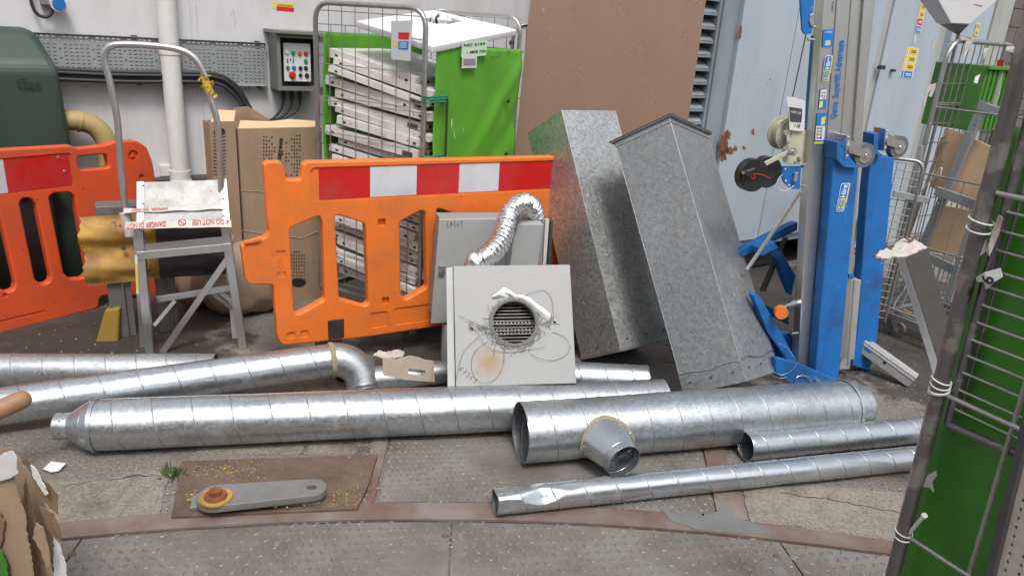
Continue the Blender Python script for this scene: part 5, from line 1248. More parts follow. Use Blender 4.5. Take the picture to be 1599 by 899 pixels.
cc = Vector(UFr.loc(803, 503)); rh = (Vector(UFr.loc(836, 503))-cc).length*1.04
hole = [(cc.x+rh*math.cos(a), cc.y+rh*math.sin(a)) for a in [2*PI*k/40 for k in range(40)]]
plate('front_panel', UFr, rpoly([tuple(p) for p in ol], .004), [hole], .022, .002, 'grey_unit_front', u1, off=-.011)
mb = MB(); dU = .27
for (a0, a1, b0, b1) in ((.012, .016, .01, hU-.01), (wU-.016, wU-.012, .01, hU-.01)): mb.fbox(UFr, a0, a1, b0, b1, -dU, -.0225)
mb.fbox(UFr, .0165, wU-.0165, .01, .014, -dU, -.0225); mb.fbox(UFr, .0165, wU-.0165, hU-.014, hU-.01, -dU, -.0225); mb.fbox(UFr, .0165, wU-.0165, .0145, hU-.0145, -dU, -dU+.004); mb.build('casing', 'grey_unit', u1)
mb = MB(); C0 = UFr.pt(cc.x, cc.y, -.07); C1 = UFr.pt(cc.x, cc.y, .006)
mb.sweep([C0, C1], rh, 40, cap=False); o = mb.build('spigot_ring', 'steel_grey', u1); q = o.modifiers.new('s', 'SOLIDIFY'); q.thickness = .003
mb = MB()
for k in range(13):
    v = cc.y-rh+2*rh*(k+.5)/13; hw = math.sqrt(max(0, rh*rh-(v-cc.y)**2)); mb.fbox(UFr, cc.x-hw, cc.x+hw, v-.0016, v+.0016, -.068, -.045)
for k in range(12):
    u = cc.x-rh+2*rh*(k+.5)/12; hw = math.sqrt(max(0, rh*rh-(u-cc.x)**2))
    for v in (cc.y-.025, cc.y-.04, cc.y+.005):
        if abs(v-cc.y) < hw: mb.fbox(UFr, u-.0035, u+.0035, v-.006, v+.004, -.046, -.042)
mb.build('grille', 'steel_grey', u1)
mb = MB(); mb.fbox(UFr, cc.x-rh*1.1, cc.x+rh*1.1, cc.y-rh*1.1, cc.y+rh*1.1, -.10, -.09); mb.build('grille_back', 'cavity', u1)
# torn foil tape above the hole
top_ = [(769, 462), (778, 455), (787, 448), (797, 453), (806, 459), (818, 460), (829, 465), (838, 474), (848, 480), (860, 490)]
bot_ = [(771, 465), (780, 464), (789, 464), (798, 465), (807, 468), (817, 472), (826, 476), (836, 486), (846, 495), (857, 502)]
mb = MB(); vs = []
for k, (a, b_) in enumerate(zip(top_, bot_)): vs += [UFr.at(*a, .010+.003*math.sin(k*1.9)), UFr.at((a[0]+b_[0])/2, (a[1]+b_[1])/2, .016+.005*math.sin(k*2.7)), UFr.at(*b_, .003)]
mb.add(vs, [(3*k+j, 3*k+j+1, 3*k+4+j, 3*k+3+j) for k in range(9) for j in range(2)], False); o = mb.build('torn_tape', 'paper', u1); q = o.modifiers.new('s', 'SOLIDIFY'); q.thickness = .001
# lint round the hole
mb = MB()
for k in range(420):
    a = random.uniform(0, 2*PI); rr = rh*(1+abs(random.gauss(0, .16))+.02); a_ = a; p = UFr.pt(cc.x+rr*math.cos(a_), cc.y+rr*math.sin(a_), random.uniform(.001, .007))
    if math.sin(a) > .55 and random.random() < .6: continue
    L_ = random.uniform(.004, .02); dr_ = a+random.gauss(0, .9)+PI/2; e = UFr.u*math.cos(dr_)+UFr.v*math.sin(dr_)+UFr.n*random.uniform(-.2, .2)
    s_ = e.cross(UFr.n)*random.uniform(.0004, .0016); mb.add([p-s_, p+s_, p+e*L_+s_*.3, p+e*L_-s_*.3], [(0, 1, 2, 3)])
for k in range(330):   # matted lint dragged out towards the two latches and below the hole
    (ax_, ay_), (bx_, by_), wd = random.choice([((745, 508), (772, 520), 7), ((862, 498), (835, 520), 7), ((775, 530), (800, 545), 6), ((835, 530), (812, 545), 6), ((770, 490), (768, 530), 4)])
    q = random.random(); x_ = ax_+(bx_-ax_)*q+random.gauss(0, wd*.7*q+1.5); y_ = ay_+(by_-ay_)*q+random.gauss(0, wd*q+1.5); p = UFr.at(x_, y_, random.uniform(.001, .008))
    if (Vector(UFr.loc(x_, y_))-cc).length < rh*1.02: continue
    dr_ = math.atan2(-(by_-ay_), bx_-ax_)+random.gauss(0, .7); e = UFr.u*math.cos(dr_)+UFr.v*math.sin(dr_)+UFr.n*random.uniform(-.15, .15); L_ = random.uniform(.006, .024); s_ = e.cross(UFr.n)*random.uniform(.0004, .0018)
    mb.add([p-s_, p+s_, p+e*L_+s_*.3, p+e*L_-s_*.3], [(0, 1, 2, 3)])
mb.build('lint', 'dust_fluff', u1)
quadmesh(UFr, [(697, 419), (706.5, 417), (710.5, 603), (699, 603)], .012, -.022).build('side_strip', 'grey_unit', u1)
mb = MB(); nr = 60; vs = []
for k in range(nr):
    a = 2*PI*k/nr
    for q, h_ in ((1.0, .004), (1.06, .009), (1.14+.12*noise.noise(Vector((math.cos(a)*2, math.sin(a)*2, 4))), .0012)):
        rr = rh*(q+.03*noise.noise(Vector((math.cos(a)*5, math.sin(a)*5, q)))); vs.append(UFr.pt(cc.x+rr*math.cos(a), cc.y+rr*math.sin(a), h_))
mb.add(vs, [(3*k+j, 3*k+j+1, 3*((k+1) % nr)+j+1, 3*((k+1) % nr)+j) for k in range(nr) for j in range(2)], True); mb.build('mastic', 'dust_fluff', u1)
for (px, py) in ((738, 508), (867, 498)):
    c_ = UFr.loc(px, py); mb = MB(); mb.fbox(UFr, c_[0]-.016, c_[0]+.016, c_[1]-.022, c_[1]+.022, .0005, .003); mb.fbox(UFr, c_[0]-.01, c_[0]+.004, c_[1]-.012, c_[1]+.012, .003, .014); mb.cyl(UFr.pt(c_[0], c_[1]-.01, .003), UFr.pt(c_[0], c_[1]-.01, .02), .005, n=10); mb.build('toggle_latch', 'steel_grey', u1, .0008)
mb = MB()
for pts in ([(716, 492), (738, 503), (760, 512), (790, 508), (835, 508)], [(810, 467), (830, 457), (850, 454), (862, 468), (864, 490)], [(812, 478), (808, 490), (812, 505), (816, 510)], [(748, 525), (725, 548), (716, 575), (711, 600)], [(762, 532), (742, 548), (736, 570), (742, 590), (758, 598), (775, 590), (786, 570), (787, 550)], [(828, 552), (845, 560), (868, 562), (886, 552), (890, 538), (880, 525), (862, 518)], [(770, 560), (777, 530), (798, 516), (830, 510)], [(745, 515), (760, 540), (790, 550), (830, 545), (852, 540)], [(790, 515), (788, 540), (790, 550)]):
    mb.sweep(smooth_path([UFr.at(x, y, .010+.008*math.sin(i*2)) for i, (x, y) in enumerate(pts)], 6), .0008, 5)
mb.build('wire', 'steel_dark', u1)
def scrawl(fr, pts_list, root, off=.0008, r=.0008):
    mb = MB()
    for pts in pts_list: mb.sweep([fr.at(x, y, off) for x, y in pts], r, 5)
    return mb.build('handwriting', 'black_ink', root)
def scribble67565(ox, oy, ux, uy, vx, vy):
    g = {'6': [[(.7, 1), (.2, .6), (.1, .2), (.4, 0), (.7, .2), (.5, .45), (.15, .3)]], '7': [[(.05, 1), (.75, 1), (.3, 0)], [(.2, .5), (.7, .55)]], '5': [[(.75, 1), (.25, 1), (.2, .6), (.6, .55), (.7, .25), (.4, 0), (.1, .1)]]}
    out = []
    for i, ch_ in enumerate('67565'):
        for st in g[ch_]: out.append([(ox+(i+a*.85)*ux+b_*vx, oy+(i+a*.85)*uy+b_*vy) for a, b_ in st])
    return out
scrawl(UFr, scribble67565(716, 577, 5.4, 4.6, 5, -5.5), u1)

VO = Vector((-.382, 3.339, .21)); VX = Vector((.493, .188, -.010)); VZ = Vector((.026, -.039, .538)); VFr = FrQ(VO, VX, VZ)
VFr.v = VZ.normalized(); VFr.n = VFr.u.cross(VFr.v).normalized()
wV, hV = VX.length, VZ.length
u2 = thing('filter_unit', VO+VX/2, 'rear grey steel filter unit with upside down handwriting standing against the orange barrier', 'filter unit', 'grey steel filter units')
ol = pxpoly(VFr, [(673, 505), (832, 497), (851, 341), (686, 343)])
plate('front_panel', VFr, rpoly([tuple(p) for p in ol], .004), [], .016, .002, 'grey_unit', u2, off=-.008)
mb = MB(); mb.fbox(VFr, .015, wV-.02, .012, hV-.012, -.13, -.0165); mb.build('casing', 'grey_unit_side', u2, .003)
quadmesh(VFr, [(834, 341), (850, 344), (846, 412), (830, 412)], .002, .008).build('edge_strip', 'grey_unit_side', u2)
quadmesh(VFr, [(851, 342), (857, 342), (852, 412), (847, 412)], .012, .0).build('edge_strip', 'white_powder', u2)
quadmesh(VFr, [(858, 343), (862, 343), (858, 412), (853, 412)], .03, -.03).build('edge_strip', 'steel_dark', u2)
mb = MB(); mb.fbox(VFr, VFr.loc(790, 400)[0], VFr.loc(833, 400)[0], .03, hV-.004, .0005, .07); mb.build('raised_box', 'grey_unit', u2, .003)
c_ = VFr.loc(688, 421); mb = MB(); mb.fbox(VFr, c_[0]-.012, c_[0]+.02, c_[1]-.025, c_[1]+.025, .0005, .012); mb.build('toggle_latch', 'galv_tube', u2, .001)
scrawl(VFr, scribble67565(722, 344, -5.4, .9, 1.0, 7.5), u2)
mb = MB(); p = VFr.at(697, 508, -.03); mb.beam(p+Z*.01, Vector((p.x, p.y-.02, .0)), .03, .05, VFr.n); p2 = VFr.pt(wV-.06, .0, -.07); mb.beam(p2+Z*.01, Vector((p2.x, p2.y, 0)), .03, .03, VFr.n); mb.build('leg', 'grey_unit', u2, .002)
# crumpled foil flexible duct
pts = [(UFr.at(745, 424, -.10)), UFr.at(742, 410, -.06)+Z*.0, P(755, 404, 3.10), P(776, 386, 3.16), P(789, 360, 3.24), P(798, 332, 3.33), P(814, 318, 3.40), P(828, 322, 3.46), P(836, 340, 3.52), P(836, 372, 3.56)]
sp_ = smooth_path(pts, 26); vs = []; n = 40; k = len(sp_); fs = []
T0 = None; x = Vector((1, 0, 0)); acc = 0
for i in range(k):
    dT = (sp_[min(i+1, k-1)]-sp_[max(i-1, 0)]).normalized(); x = (x-dT*x.dot(dT)).normalized(); y = dT.cross(x); acc += (sp_[i]-sp_[max(0, i-1)]).length
    for j in range(n):
        a = 2*PI*j/n; rr = .0450+.0055*math.sin(acc*2*PI/.0215+a)+.0055*noise.noise(Vector((math.cos(a)*2.5, math.sin(a)*2.5, acc*38)))
        vs.append(sp_[i]+(x*math.cos(a)+y*math.sin(a))*rr)
for i in range(k-1):
    for j in range(n): fs.append((i*n+j, i*n+(j+1) % n, (i+1)*n+(j+1) % n, (i+1)*n+j))
mb = MB(); mb.add(vs, fs, True); o = mb.build('flexible_duct', 'foil'); tag(o, 'crinkled silver foil flexible duct looping between the two grey units', 'flexible duct')
# card scrap and torn bits on the duct
CF = FrQ(P(597, 556, 3.0), P(680, 564, 3.03)-P(597, 556, 3.0), P(600, 588, 2.90)-P(597, 556, 3.0)); 
CF = Fr(P(600, 580, 2.98)[:2], 12)
ol = pxpoly(CF, [(599, 590), (679, 596), (677, 563), (665, 562), (655, 558), (640, 555), (618, 561), (597, 558)])
hl = pxpoly(CF, [(638, 583), (664, 587), (664, 578), (638, 574)])
o = plate('card_scrap', CF, [tuple(p) for p in ol][::-1], [[tuple(p) for p in hl]], .004, 0, 'card_scrap'); tag(o, 'torn grey brown card with a rectangular slot propped behind the long duct', 'card')
cr_ = ([P(583, 556, 3.12), P(590, 549, 3.14), P(603, 551, 3.15), P(620, 547, 3.16), P(631, 549, 3.16), P(629, 557, 3.10), P(602, 560, 3.08)]); tag(crinkle('card_scrap', cr_, (0, -.8, .6), 'torn_board', None, .012, .006, .003), 'small torn white board fragment behind the slotted card', 'board')
# ================================================================== blue and silver material lift
MP = G(1310, 600)
MF2 = Fr((MP.x, MP.y), 20)
lf = thing('material_lift', MF2.pt(0, 0, -.1), 'tall silver mast material lift with folded blue legs, casters, hand winch and hire stickers', 'lift')
def mp(name, pxs, off, t, mat, root=None, bev=.003, fr=None):
    """outline on the lift's plane, front face at off, thickness t going back"""
    fr = fr or MF2; q = [tuple(fr.loc(x, y, off)) for x, y in pxs]
    q = [tuple(Vector(fr.at(x, y, off)-fr.o).dot(a) for a in (fr.u, fr.v)) for x, y in pxs]
    ar = sum(q[i][0]*q[(i+1) % len(q)][1]-q[(i+1) % len(q)][0]*q[i][1] for i in range(len(q)))
    if ar < 0: q = q[::-1]
    mb = MB(); k = len(q); vs = [fr.pt(a, b_, off-t) for a, b_ in q]+[fr.pt(a, b_, off) for a, b_ in q]
    mb.add(vs, [tuple(range(k))[::-1], tuple(range(k, 2*k))]+[(i, (i+1) % k, k+(i+1) % k, k+i) for i in range(k)])
    return mb.build(name, mat, lf if root is None else root, bev)
mp('mast_section', [(1292, -80), (1311.5, -80), (1282, 320), (1264, 577), (1246, 575), (1260, 320)], 0, .05, 'aluminium')
mp('mast_section', [(1312.6, -80), (1334, -80), (1312, 213), (1295, 400), (1284, 578), (1265.2, 577), (1283.2, 320)], 0, .05, 'aluminium')
mp('mast_section', [(1335, -80), (1355, -80), (1337, 160), (1310, 560), (1285, 560), (1313, 213)], -.03, .1, 'aluminium')
mp('mast_section', [(1356, -80), (1376, -80), (1350, 160), (1322, 560), (1311, 560), (1338.5, 160)], -.06, .1, 'aluminium')
mp('mast_rib', [(1355.0, -80), (1357.5, -80), (1339.5, 160), (1311, 560), (1309, 560), (1337, 160)], -.02, .03, 'aluminium', bev=.0)
# blue legs
mp('leg', [(1304.6, 219), (1341, 261), (1309, 598), (1272, 594)], .06, .055, 'blue_paint', bev=.005)
G2 = G(1352, 580); LG2 = Fr((G2.x, G2.y), 20)
mp('leg', [(1364, 209), (1368, 206), (1374, 244), (1397, 246), (1392, 300), (1368, 545), (1358, 580), (1331, 570), (1339, 519), (1354.5, 300)], 0, .055, 'blue_paint', fr=LG2, bev=.005)
mp('foot_post', [(1327, 436), (1345, 437), (1334, 561), (1329, 561), (1327, 576), (1311, 577)], -.08, .05, 'aluminium_matt')
mp('mast_rib', [(1334, 437), (1336, 437), (1325, 570), (1323, 570)], -.075, .01, 'aluminium', bev=.0005)
# base parts
mp('base_arm', [(1211, 559), (1246, 567), (1308, 594), (1300, 602), (1237, 600), (1212, 584)], .10, .035, 'blue_paint')
mp('base_arm', [(1180, 457), (1190, 468), (1244, 562), (1232, 566), (1200, 520), (1176, 462)], -.01, .04, 'blue_paint')
mp('base_arm', [(1176, 470), (1196, 506), (1228, 558), (1212, 560), (1188, 515)], -.06, .01, 'blue_paint')
mp('base_arm', [(1150, 394), (1237, 350), (1246, 347), (1245, 360), (1232, 366), (1158, 402)], -.22, .04, 'blue_paint')
mp('base_arm', [(1186, 388), (1209, 377), (1216, 387), (1190, 400)], -.14, .06, 'blue_paint')
mp('base_arm', [(1213, 402), (1221, 392), (1242, 430), (1236, 462)], -.2, .05, 'blue_paint')
mp('base_arm', [(1186, 470), (1232, 494), (1232, 508), (1190, 486)], -.28, .05, 'blue_paint')
mp('base_arm', [(1216, 522), (1234, 520), (1242, 534), (1240, 566), (1226, 560)], -.10, .05, 'blue_paint')
mp('base_brace', [(1226, 372), (1232, 370), (1196, 455), (1189, 455)], -.26, .02, 'steel_dark')
mb = MB(); mb.sweep([MF2.at(1250, 299, .03), MF2.at(1167, 420, -.1)], .0095, 12); mb.build('brace_tube', 'aluminium', lf)
c_ = MF2.at(1221, 489, .05); mb = MB(); mb.cyl(c_, c_-(MF2.n*.03-MF2.u*.012), .030, n=24); mb.build('orange_end_cap', 'orange_plastic', lf, .004); mb = MB(); mb.cyl(c_-MF2.n*.03+MF2.u*.012, MF2.at(1240, 474, -.05), .019, n=16); mb.build('roller_tube', 'chrome', lf)
for (px, py, o_) in ((1275, 593, .1), (1278, 596, .1)):
    p = MF2.at(px, py, o_); mb = MB(); mb.cyl(p, p+MF2.n*.012, .011, n=12); mb.build('bolt', 'chrome', lf)
mb = MB(); mb.sweep(smooth_path([MF2.at(x, y, .11) for x, y in [(1243, 597), (1243, 590), (1252, 586), (1262, 589), (1268, 597)]]), .003, 6); mb.build('pin_ring', 'chrome', lf)
mp('blue_knob', [(1326, 428), (1330, 426), (1335, 432), (1332, 436), (1326, 435)], -.04, .03, 'blue_paint')
# casters on the folded legs
def lcaster(fr, hub, plate_, off, r):
    H_ = fr.at(*hub, off); n_ = fr.n
    w1 = MB(); w1.cyl(H_-n_*.016, H_+n_*.016, r, n=36); w2_ = MB(); w2_.cyl(H_-n_*.019, H_+n_*.019, r*.62, r*.62, 28)
    a, b_ = fr.at(*plate_[0], off), fr.at(*plate_[1], off)
    dirp = (b_-a).normalized(); mid = (a+b_)/2; nx = dirp.cross(n_).normalized()
    if (H_-mid).dot(nx) < 0: nx = -nx
    mb = MB(); mb.hexa([a-n_*.035, b_-n_*.035, b_+n_*.035, a+n_*.035, a-n_*.035-nx*.007, b_-n_*.035-nx*.007, b_+n_*.035-nx*.007, a+n_*.035-nx*.007]); mb.build('caster_plate', 'chrome', lf, .002)
    mb = MB(); mb.cyl(mid, mid+nx*.022, .034, .028, 20)
    for sg in (-1, 1):
        s_ = n_*sg*.023; p = mid+nx*.02
        mb.prism([p+s_+dirp*-.03, p+s_+dirp*.03, H_+s_+dirp*.014+nx*.008, H_+s_-dirp*.0+nx*.018, H_+s_-dirp*.018], n_, .003)
    mb.cyl(H_-n_*.028, H_+n_*.028, .008, n=12); fk_ = mb.build('caster', 'chrome', lf, .001); w1.build('caster_wheel', 'grey_rubber', fk_, .005); w2_.build('wheel_hub', 'galv_tube', fk_, .003)
    mb = MB()
    for q in (-1, 1):
        for s2 in (-1, 1): p = mid+dirp*q*(a-b_).length*.38+n_*s2*.026; mb.cyl(p, p+nx*.010, .008, n=10)
    mb.build('bolt', 'chrome', lf)
lcaster(MF2, (1347, 242), ((1315, 209), (1313, 247)), .03, .054)
lcaster(LG2, (1400.5, 229), ((1375, 199), (1373, 234)), -.02, .052)
mp('caster_bracket', [(1307, 222), (1313, 222), (1313, 250), (1322, 259), (1341, 261), (1341, 263), (1318, 261), (1307, 250)], .085, .08, 'blue_paint', bev=.002)
mp('caster_bracket', [(1365, 209), (1372, 208), (1371, 236), (1380, 243), (1372, 245), (1364, 238)], .03, .07, 'blue_paint', bev=.002, fr=LG2)
# winch
wo = .05
c_ = MF2.at(1227, 208, wo-.06); R_ = (MF2.at(1249, 208, wo)-MF2.at(1227, 208, wo)).length
mb = MB(); mb.cyl(c_-MF2.n*.03, c_-MF2.n*.022, R_, n=40); mb.cyl(c_-MF2.n*.022, c_+MF2.n*.022, R_*.78, n=32); mb.cyl(c_+MF2.n*.022, c_+MF2.n*.03, R_, n=40); mb.sweep([c_+MF2.n*.031+(MF2.u*math.cos(a)+MF2.v*math.sin(a))*R_*.86 for a in [2*PI*k/36 for k in range(36)]], .003, 6, closed=True); mb.build('winch_drum', 'cream_paint', lf, .001)
mp('winch_plate', [(1228, 202), (1256, 204), (1251, 257), (1224, 254), (1222, 240), (1229, 222)], wo, .004, 'cream_paint', bev=.001)
mp('winch_plate', [(1232, 202), (1260, 204), (1255, 257), (1228, 254)], wo-.09, .004, 'cream_paint', bev=.001)
mb = MB()
for (px, py, r_) in [(1226, 207, .010), (1229, 223, .006), (1246, 246, .006), (1248, 250, .005), (1241, 253, .005), (1236, 208, .005)]:
    p = MF2.at(px, py, wo); mb.cyl(p, p+MF2.n*.01, r_, n=10)
mb.build('bolt', 'galv_tube', lf)
mb = MB(); a = MF2.at(1234, 236, wo+.03); b_ = MF2.at(1177, 265, wo+.03); mb.beam(a, b_, .006, .021, (b_-a).cross(MF2.n)) ; mb.build('crank_arm', 'cream_paint', lf, .003)
mb = MB(); mb.cyl(a-MF2.n*.03, a+MF2.n*.02, .017, n=20); mb.cyl(a+MF2.n*.02, a+MF2.n*.028, .008, n=10); mb.build('crank_boss', 'galv_tube', lf, .002)
c1, c2_ = MF2.at(1173.5, 273, wo+.035), MF2.at(1195, 268, wo-.03); rw = (MF2.at(1194.5, 273, wo)-MF2.at(1173.5, 273, wo)).length
mb = MB(); mb.cyl(c2_-MF2.n*.022, c2_+MF2.n*.022, rw*.98, n=40); mb.build('wheel', 'winch_black', lf, .008)
mb = MB(); mb.cyl(c1-MF2.n*.022, c1+MF2.n*.018, rw, n=40); mb.build('wheel', 'winch_black', lf, .008)
mb = MB(); e = MF2.at(1162, 270, wo+.06); f_ = MF2.at(1177, 265, wo+.06); mb.sweep([f_, e], .012, 12); mb.cyl(e-MF2.n*.03, e+MF2.n*.03, .011, n=16); mb.cyl(MF2.at(1162, 277, wo+.05), MF2.at(1162, 277, wo+.075), .010, n=12); mb.build('crank_grip', 'winch_black', lf, .003)
p = MF2.at(1161, 270, wo+.092); mb = MB(); mb.cyl(p-MF2.n*.004, p, .006, n=10); mb.build('grip_screw', 'chrome', lf)
mb = MB(); mb.beam(MF2.at(1196, 268, wo-.02), MF2.at(1222, 268, wo-.02), .02, .022, MF2.n); mb.build('axle_bar', 'blue_paint', lf, .002)
mp('blue_bracket', [(1220, 260), (1251, 260), (1249, 296), (1236, 295), (1225, 286), (1220, 272)], wo-.01, .01, 'blue_paint', bev=.001)
mb = MB()
for (px, py) in [(1226, 264), (1227, 282), (1232, 289), (1245, 270)]: p = MF2.at(px, py, wo-.009); mb.cyl(p, p+MF2.n*.002, .004, n=8)
mb.build('rivet', 'white_ink', lf)
mp('brake_tab', [(1242, 270), (1247, 269), (1245, 283), (1239, 284)], wo+.005, .012, 'aluminium', bev=.002)
mb = MB(); mb.sweep(smooth_path([MF2.at(x, y, wo+.065) for x, y in [(1172, 272), (1176, 271), (1190, 273), (1202, 278)]]), .0018, 6); mb.sweep(smooth_path([MF2.at(x, y, wo+.065) for x, y in [(1172, 273), (1175, 279), (1179, 277), (1176, 272)]]), .0018, 6); mb.build('red_cord', 'red_ink', lf)
mb = MB(); mb.sweep(smooth_path([MF2.at(x, y, wo) for x, y in [(1222, 272), (1214, 282), (1216, 294), (1226, 298), (1240, 290)]]), .0015, 6); mb.build('white_cord', 'cable_tie', lf)
mp('mast_edge', [(1267, 56), (1269, 56), (1253, 262), (1251, 262)], -.046, .004, 'blue_paint', bev=0)
mp('head_bracket', [(1252, -60), (1276, -60), (1268, 53), (1257, 54), (1253, 48), (1250, 0)], .03, .01, 'blue_paint', bev=.002)
mp('head_pulley', [(1266, 24), (1271, 20), (1271, 42), (1266, 40), (1264, 32)], .036, .01, 'galv_tube', bev=.002)
mb = MB(); mb.sweep([MF2.at(1259, 52, .0), MF2.at(1238, 150, .01), MF2.at(1230, 190, .0)], .0028, 8); mb.build('winch_cable', 'steel_dark', lf)
mb = MB()
for (px, py) in [(1267, 42), (1265, 62), (1253, 257), (1252, 290), (1238, 474), (1240, 520)]:
    p = MF2.at(px, py, .004); mb.cyl(p-MF2.u*.012, p+MF2.u*.022, .005, n=8)
mb.build('bolt', 'galv_tube', lf)
# hanging tag
mp('paper_tag', [(1228, 151), (1240, 152), (1258, 158), (1256, 204), (1247, 205), (1233, 203), (1232, 178)], wo+.012, .0012, 'paper', bev=0)
mp('tag_print', [(1232.5, 167), (1253, 170), (1251.5, 191.5), (1234, 190)], wo+.0135, .0008, 'steel_dark', bev=0)
text('lettering', 'HIRE 24', MF2, 1235, 175, .010, 0, 'paper', lf, off=wo+.015, px2=(1250, 177)); text('lettering', '118', MF2, 1240, 196, .014, 0, 'black_ink', lf, off=wo+.014, px2=(1248, 197))
# stickers and lettering on the mast
sp = .0035
def stk(q, mt, off=sp): return quadmesh(MF2, q, .0008, off).build('sticker', mt, lf)
stk([(1286, 47), (1302.5, 46), (1300, 73), (1284, 74)], 'logo_blue'); stk([(1288.5, 64), (1297, 63), (1296.5, 71), (1288, 72)], 'label_grey', sp+.001)
text('lettering', 'HSS', MF2, 1288, 51, .008, 0, 'white_ink', lf, off=sp+.001, px2=(1299, 50.5)); 
def rot_logo(px, py, L_, Wd, off, big=False):
    """blue rounded badge with HSS over Hire, reading upwards"""
    a = Vector(MF2.loc(px[0], px[1], off)); b_ = Vector(MF2.loc(py[0], py[1], off)); ax = (b_-a); L = ax.length; ax.normalize(); ay = Vector((-ax.y, ax.x))
    fr = FrQ(MF2.pt(a.x, a.y, 0), MF2.u*ax.x+MF2.v*ax.y, MF2.u*ay.x+MF2.v*ay.y)
    def rp(u0, u1, v0, v1, r, o2, mt, nm='sticker'):
        q = rpoly([(u0, v0), (u1, v0), (u1, v1), (u0, v1)], r); mb = MB(); mb.prism([fr.pt(x, y, o2) for x, y in q], fr.n, .0006); mb.build(nm, mt, lf)
    w = Wd
    rp(L*.30, L*1.0, -w*.62, w*.35, .006, off-.0002, 'logo_yellow'); rp(0, L, -w/2, w/2, .012, off+.0006, 'white_ink'); rp(L*.02, L*.98, -w*.45, w*.45, .010, off+.0014, 'logo_blue'); rp(L*.06, L*.47, -w*.36, w*.36, .005, off+.0022, 'logo_yellow')
    for s_, u0, ln, mt in (('HSS', L*.09, L*.35, 'logo_blue'), ('Hire', L*.50, L*.44, 'white_ink')):
        cu = bpy.data.curves.new('t', 'FONT'); cu.body = s_; cu.size = w*.78; cu.extrude = .0003; cu.offset = .0008; cu.align_y = 'CENTER'
        o = bpy.data.objects.new('tmp', cu); C.objects.link(o); bpy.context.view_layer.update()
        me = bpy.data.meshes.new_from_object(o.evaluated_get(bpy.context.evaluated_depsgraph_get())); bpy.data.objects.remove(o); me.materials.clear()
        wd = max(v.co.x for v in me.vertices)
        me.transform(Matrix.Translation(fr.pt(u0, 0, off+.003)) @ fr.R().to_4x4() @ Matrix.Diagonal((ln/wd, 1, 1, 1))); link('lettering', me, mt, lf)
rot_logo((1288.5, 129), (1294, 87), 0, .036, sp)
stk([(1281, 140), (1292.5, 138), (1289.5, 170), (1278, 171)], 'logo_blue'); stk([(1281.5, 141), (1291.5, 139.5), (1290, 155), (1280, 156)], 'paper', sp+.001); stk([(1279.6, 159), (1285, 158), (1284, 168), (1278.6, 169)], 'logo_yellow', sp+.001)
for (x, y, mt) in [(1284, 145, 'orange_button'), (1288, 145, 'green_button'), (1284, 150, 'black_ink'), (1288, 150, 'red_ink'), (1287, 153, 'red_ink')]: stk([(x-1, y-1), (x+1, y-1), (x+1, y+1), (x-1, y+1)], mt, sp+.002)
stk([(1276, 177), (1291.5, 176.5), (1287.5, 221), (1272, 221)], 'logo_blue'); stk([(1274.5, 197), (1288.5, 197), (1286.5, 219), (1273, 219)], 'paper', sp+.001); stk([(1283, 184), (1289.5, 182), (1287.5, 194), (1282, 195)], 'logo_yellow', sp+.001)
for i in range(4):
    for j in range(2): x, y = 1277.5-i*.3+j*5, 200.5+i*4.9; stk([(x-1.5, y-1.4), (x+1.5, y-1.5), (x+1.4, y+1.4), (x-1.6, y+1.5)], [['green_button', 'green_button'], ['orange_button', 'logo_blue'], ['red_ink', 'green_button'], ['red_ink', 'black_ink']][i][j], sp+.002)
stk([(1271.8, 222), (1287, 221.6), (1286.8, 224.2), (1271.6, 224.6)], 'logo_yellow')
text('lettering', 'Genie  Superlift Advantage', MF2, 1302.5, 186, .030, 90, 'logo_blue', lf, off=.003, px2=(1314.5, 64), bold=.0016)
text('lettering', 'superlift', MF2, 1299.5, 19, .008, 90, 'steel_dark', lf, off=.003, px2=(1302, 2))
MF2b = MF2
rot_logo((1311, 331), (1320, 286), 0, .046, .0625)

# aluminium beam lying on the ground and torn metal stud
A = G(1424, 604)+Z*.035; B = P(1338, 531, 3.62)
mb = MB(); d = (B-A).normalized(); tb = thing('metal_beam', A, 'worn aluminium beam with one end on the ground leaning against the rear blue leg', 'beam')
x = d.cross(Z).normalized(); y = x.cross(d)
def hx(mb, a, b_, x0, x1, y0, y1): mb.hexa([a+x*x0+y*y0, a+x*x1+y*y0, a+x*x1+y*y1, a+x*x0+y*y1, b_+x*x0+y*y0, b_+x*x1+y*y0, b_+x*x1+y*y1, b_+x*x0+y*y1])
hx(mb, A, B, -.03, .03, -.035, .035); mb.build('profile', 'aluminium_matt', tb, .003)
mb = MB(); hx(mb, A+d*.002, B-d*.002, -.024, -.020, .0352, .0385); hx(mb, A+d*.002, B-d*.002, .018, .022, .0352, .0385); hx(mb, A+d*.002, B, -.0335, -.0302, .012, .016); mb.build('ridge', 'aluminium', tb, .0005)
s_ = -1 if (x.y > 0) else 1
mb = MB(); p = A.lerp(B, .48)+x*s_*.0302; mb.cyl(p, p+x*s_*.002, .008, n=14); mb.build('hole', 'cavity', tb)
mb = MB(); p = A.lerp(B, .78)+x*s_*.0305; mb.beam(p-d*.02, p+d*.02, .001, .014, Z); mb.build('sticker', 'logo_blue', tb)

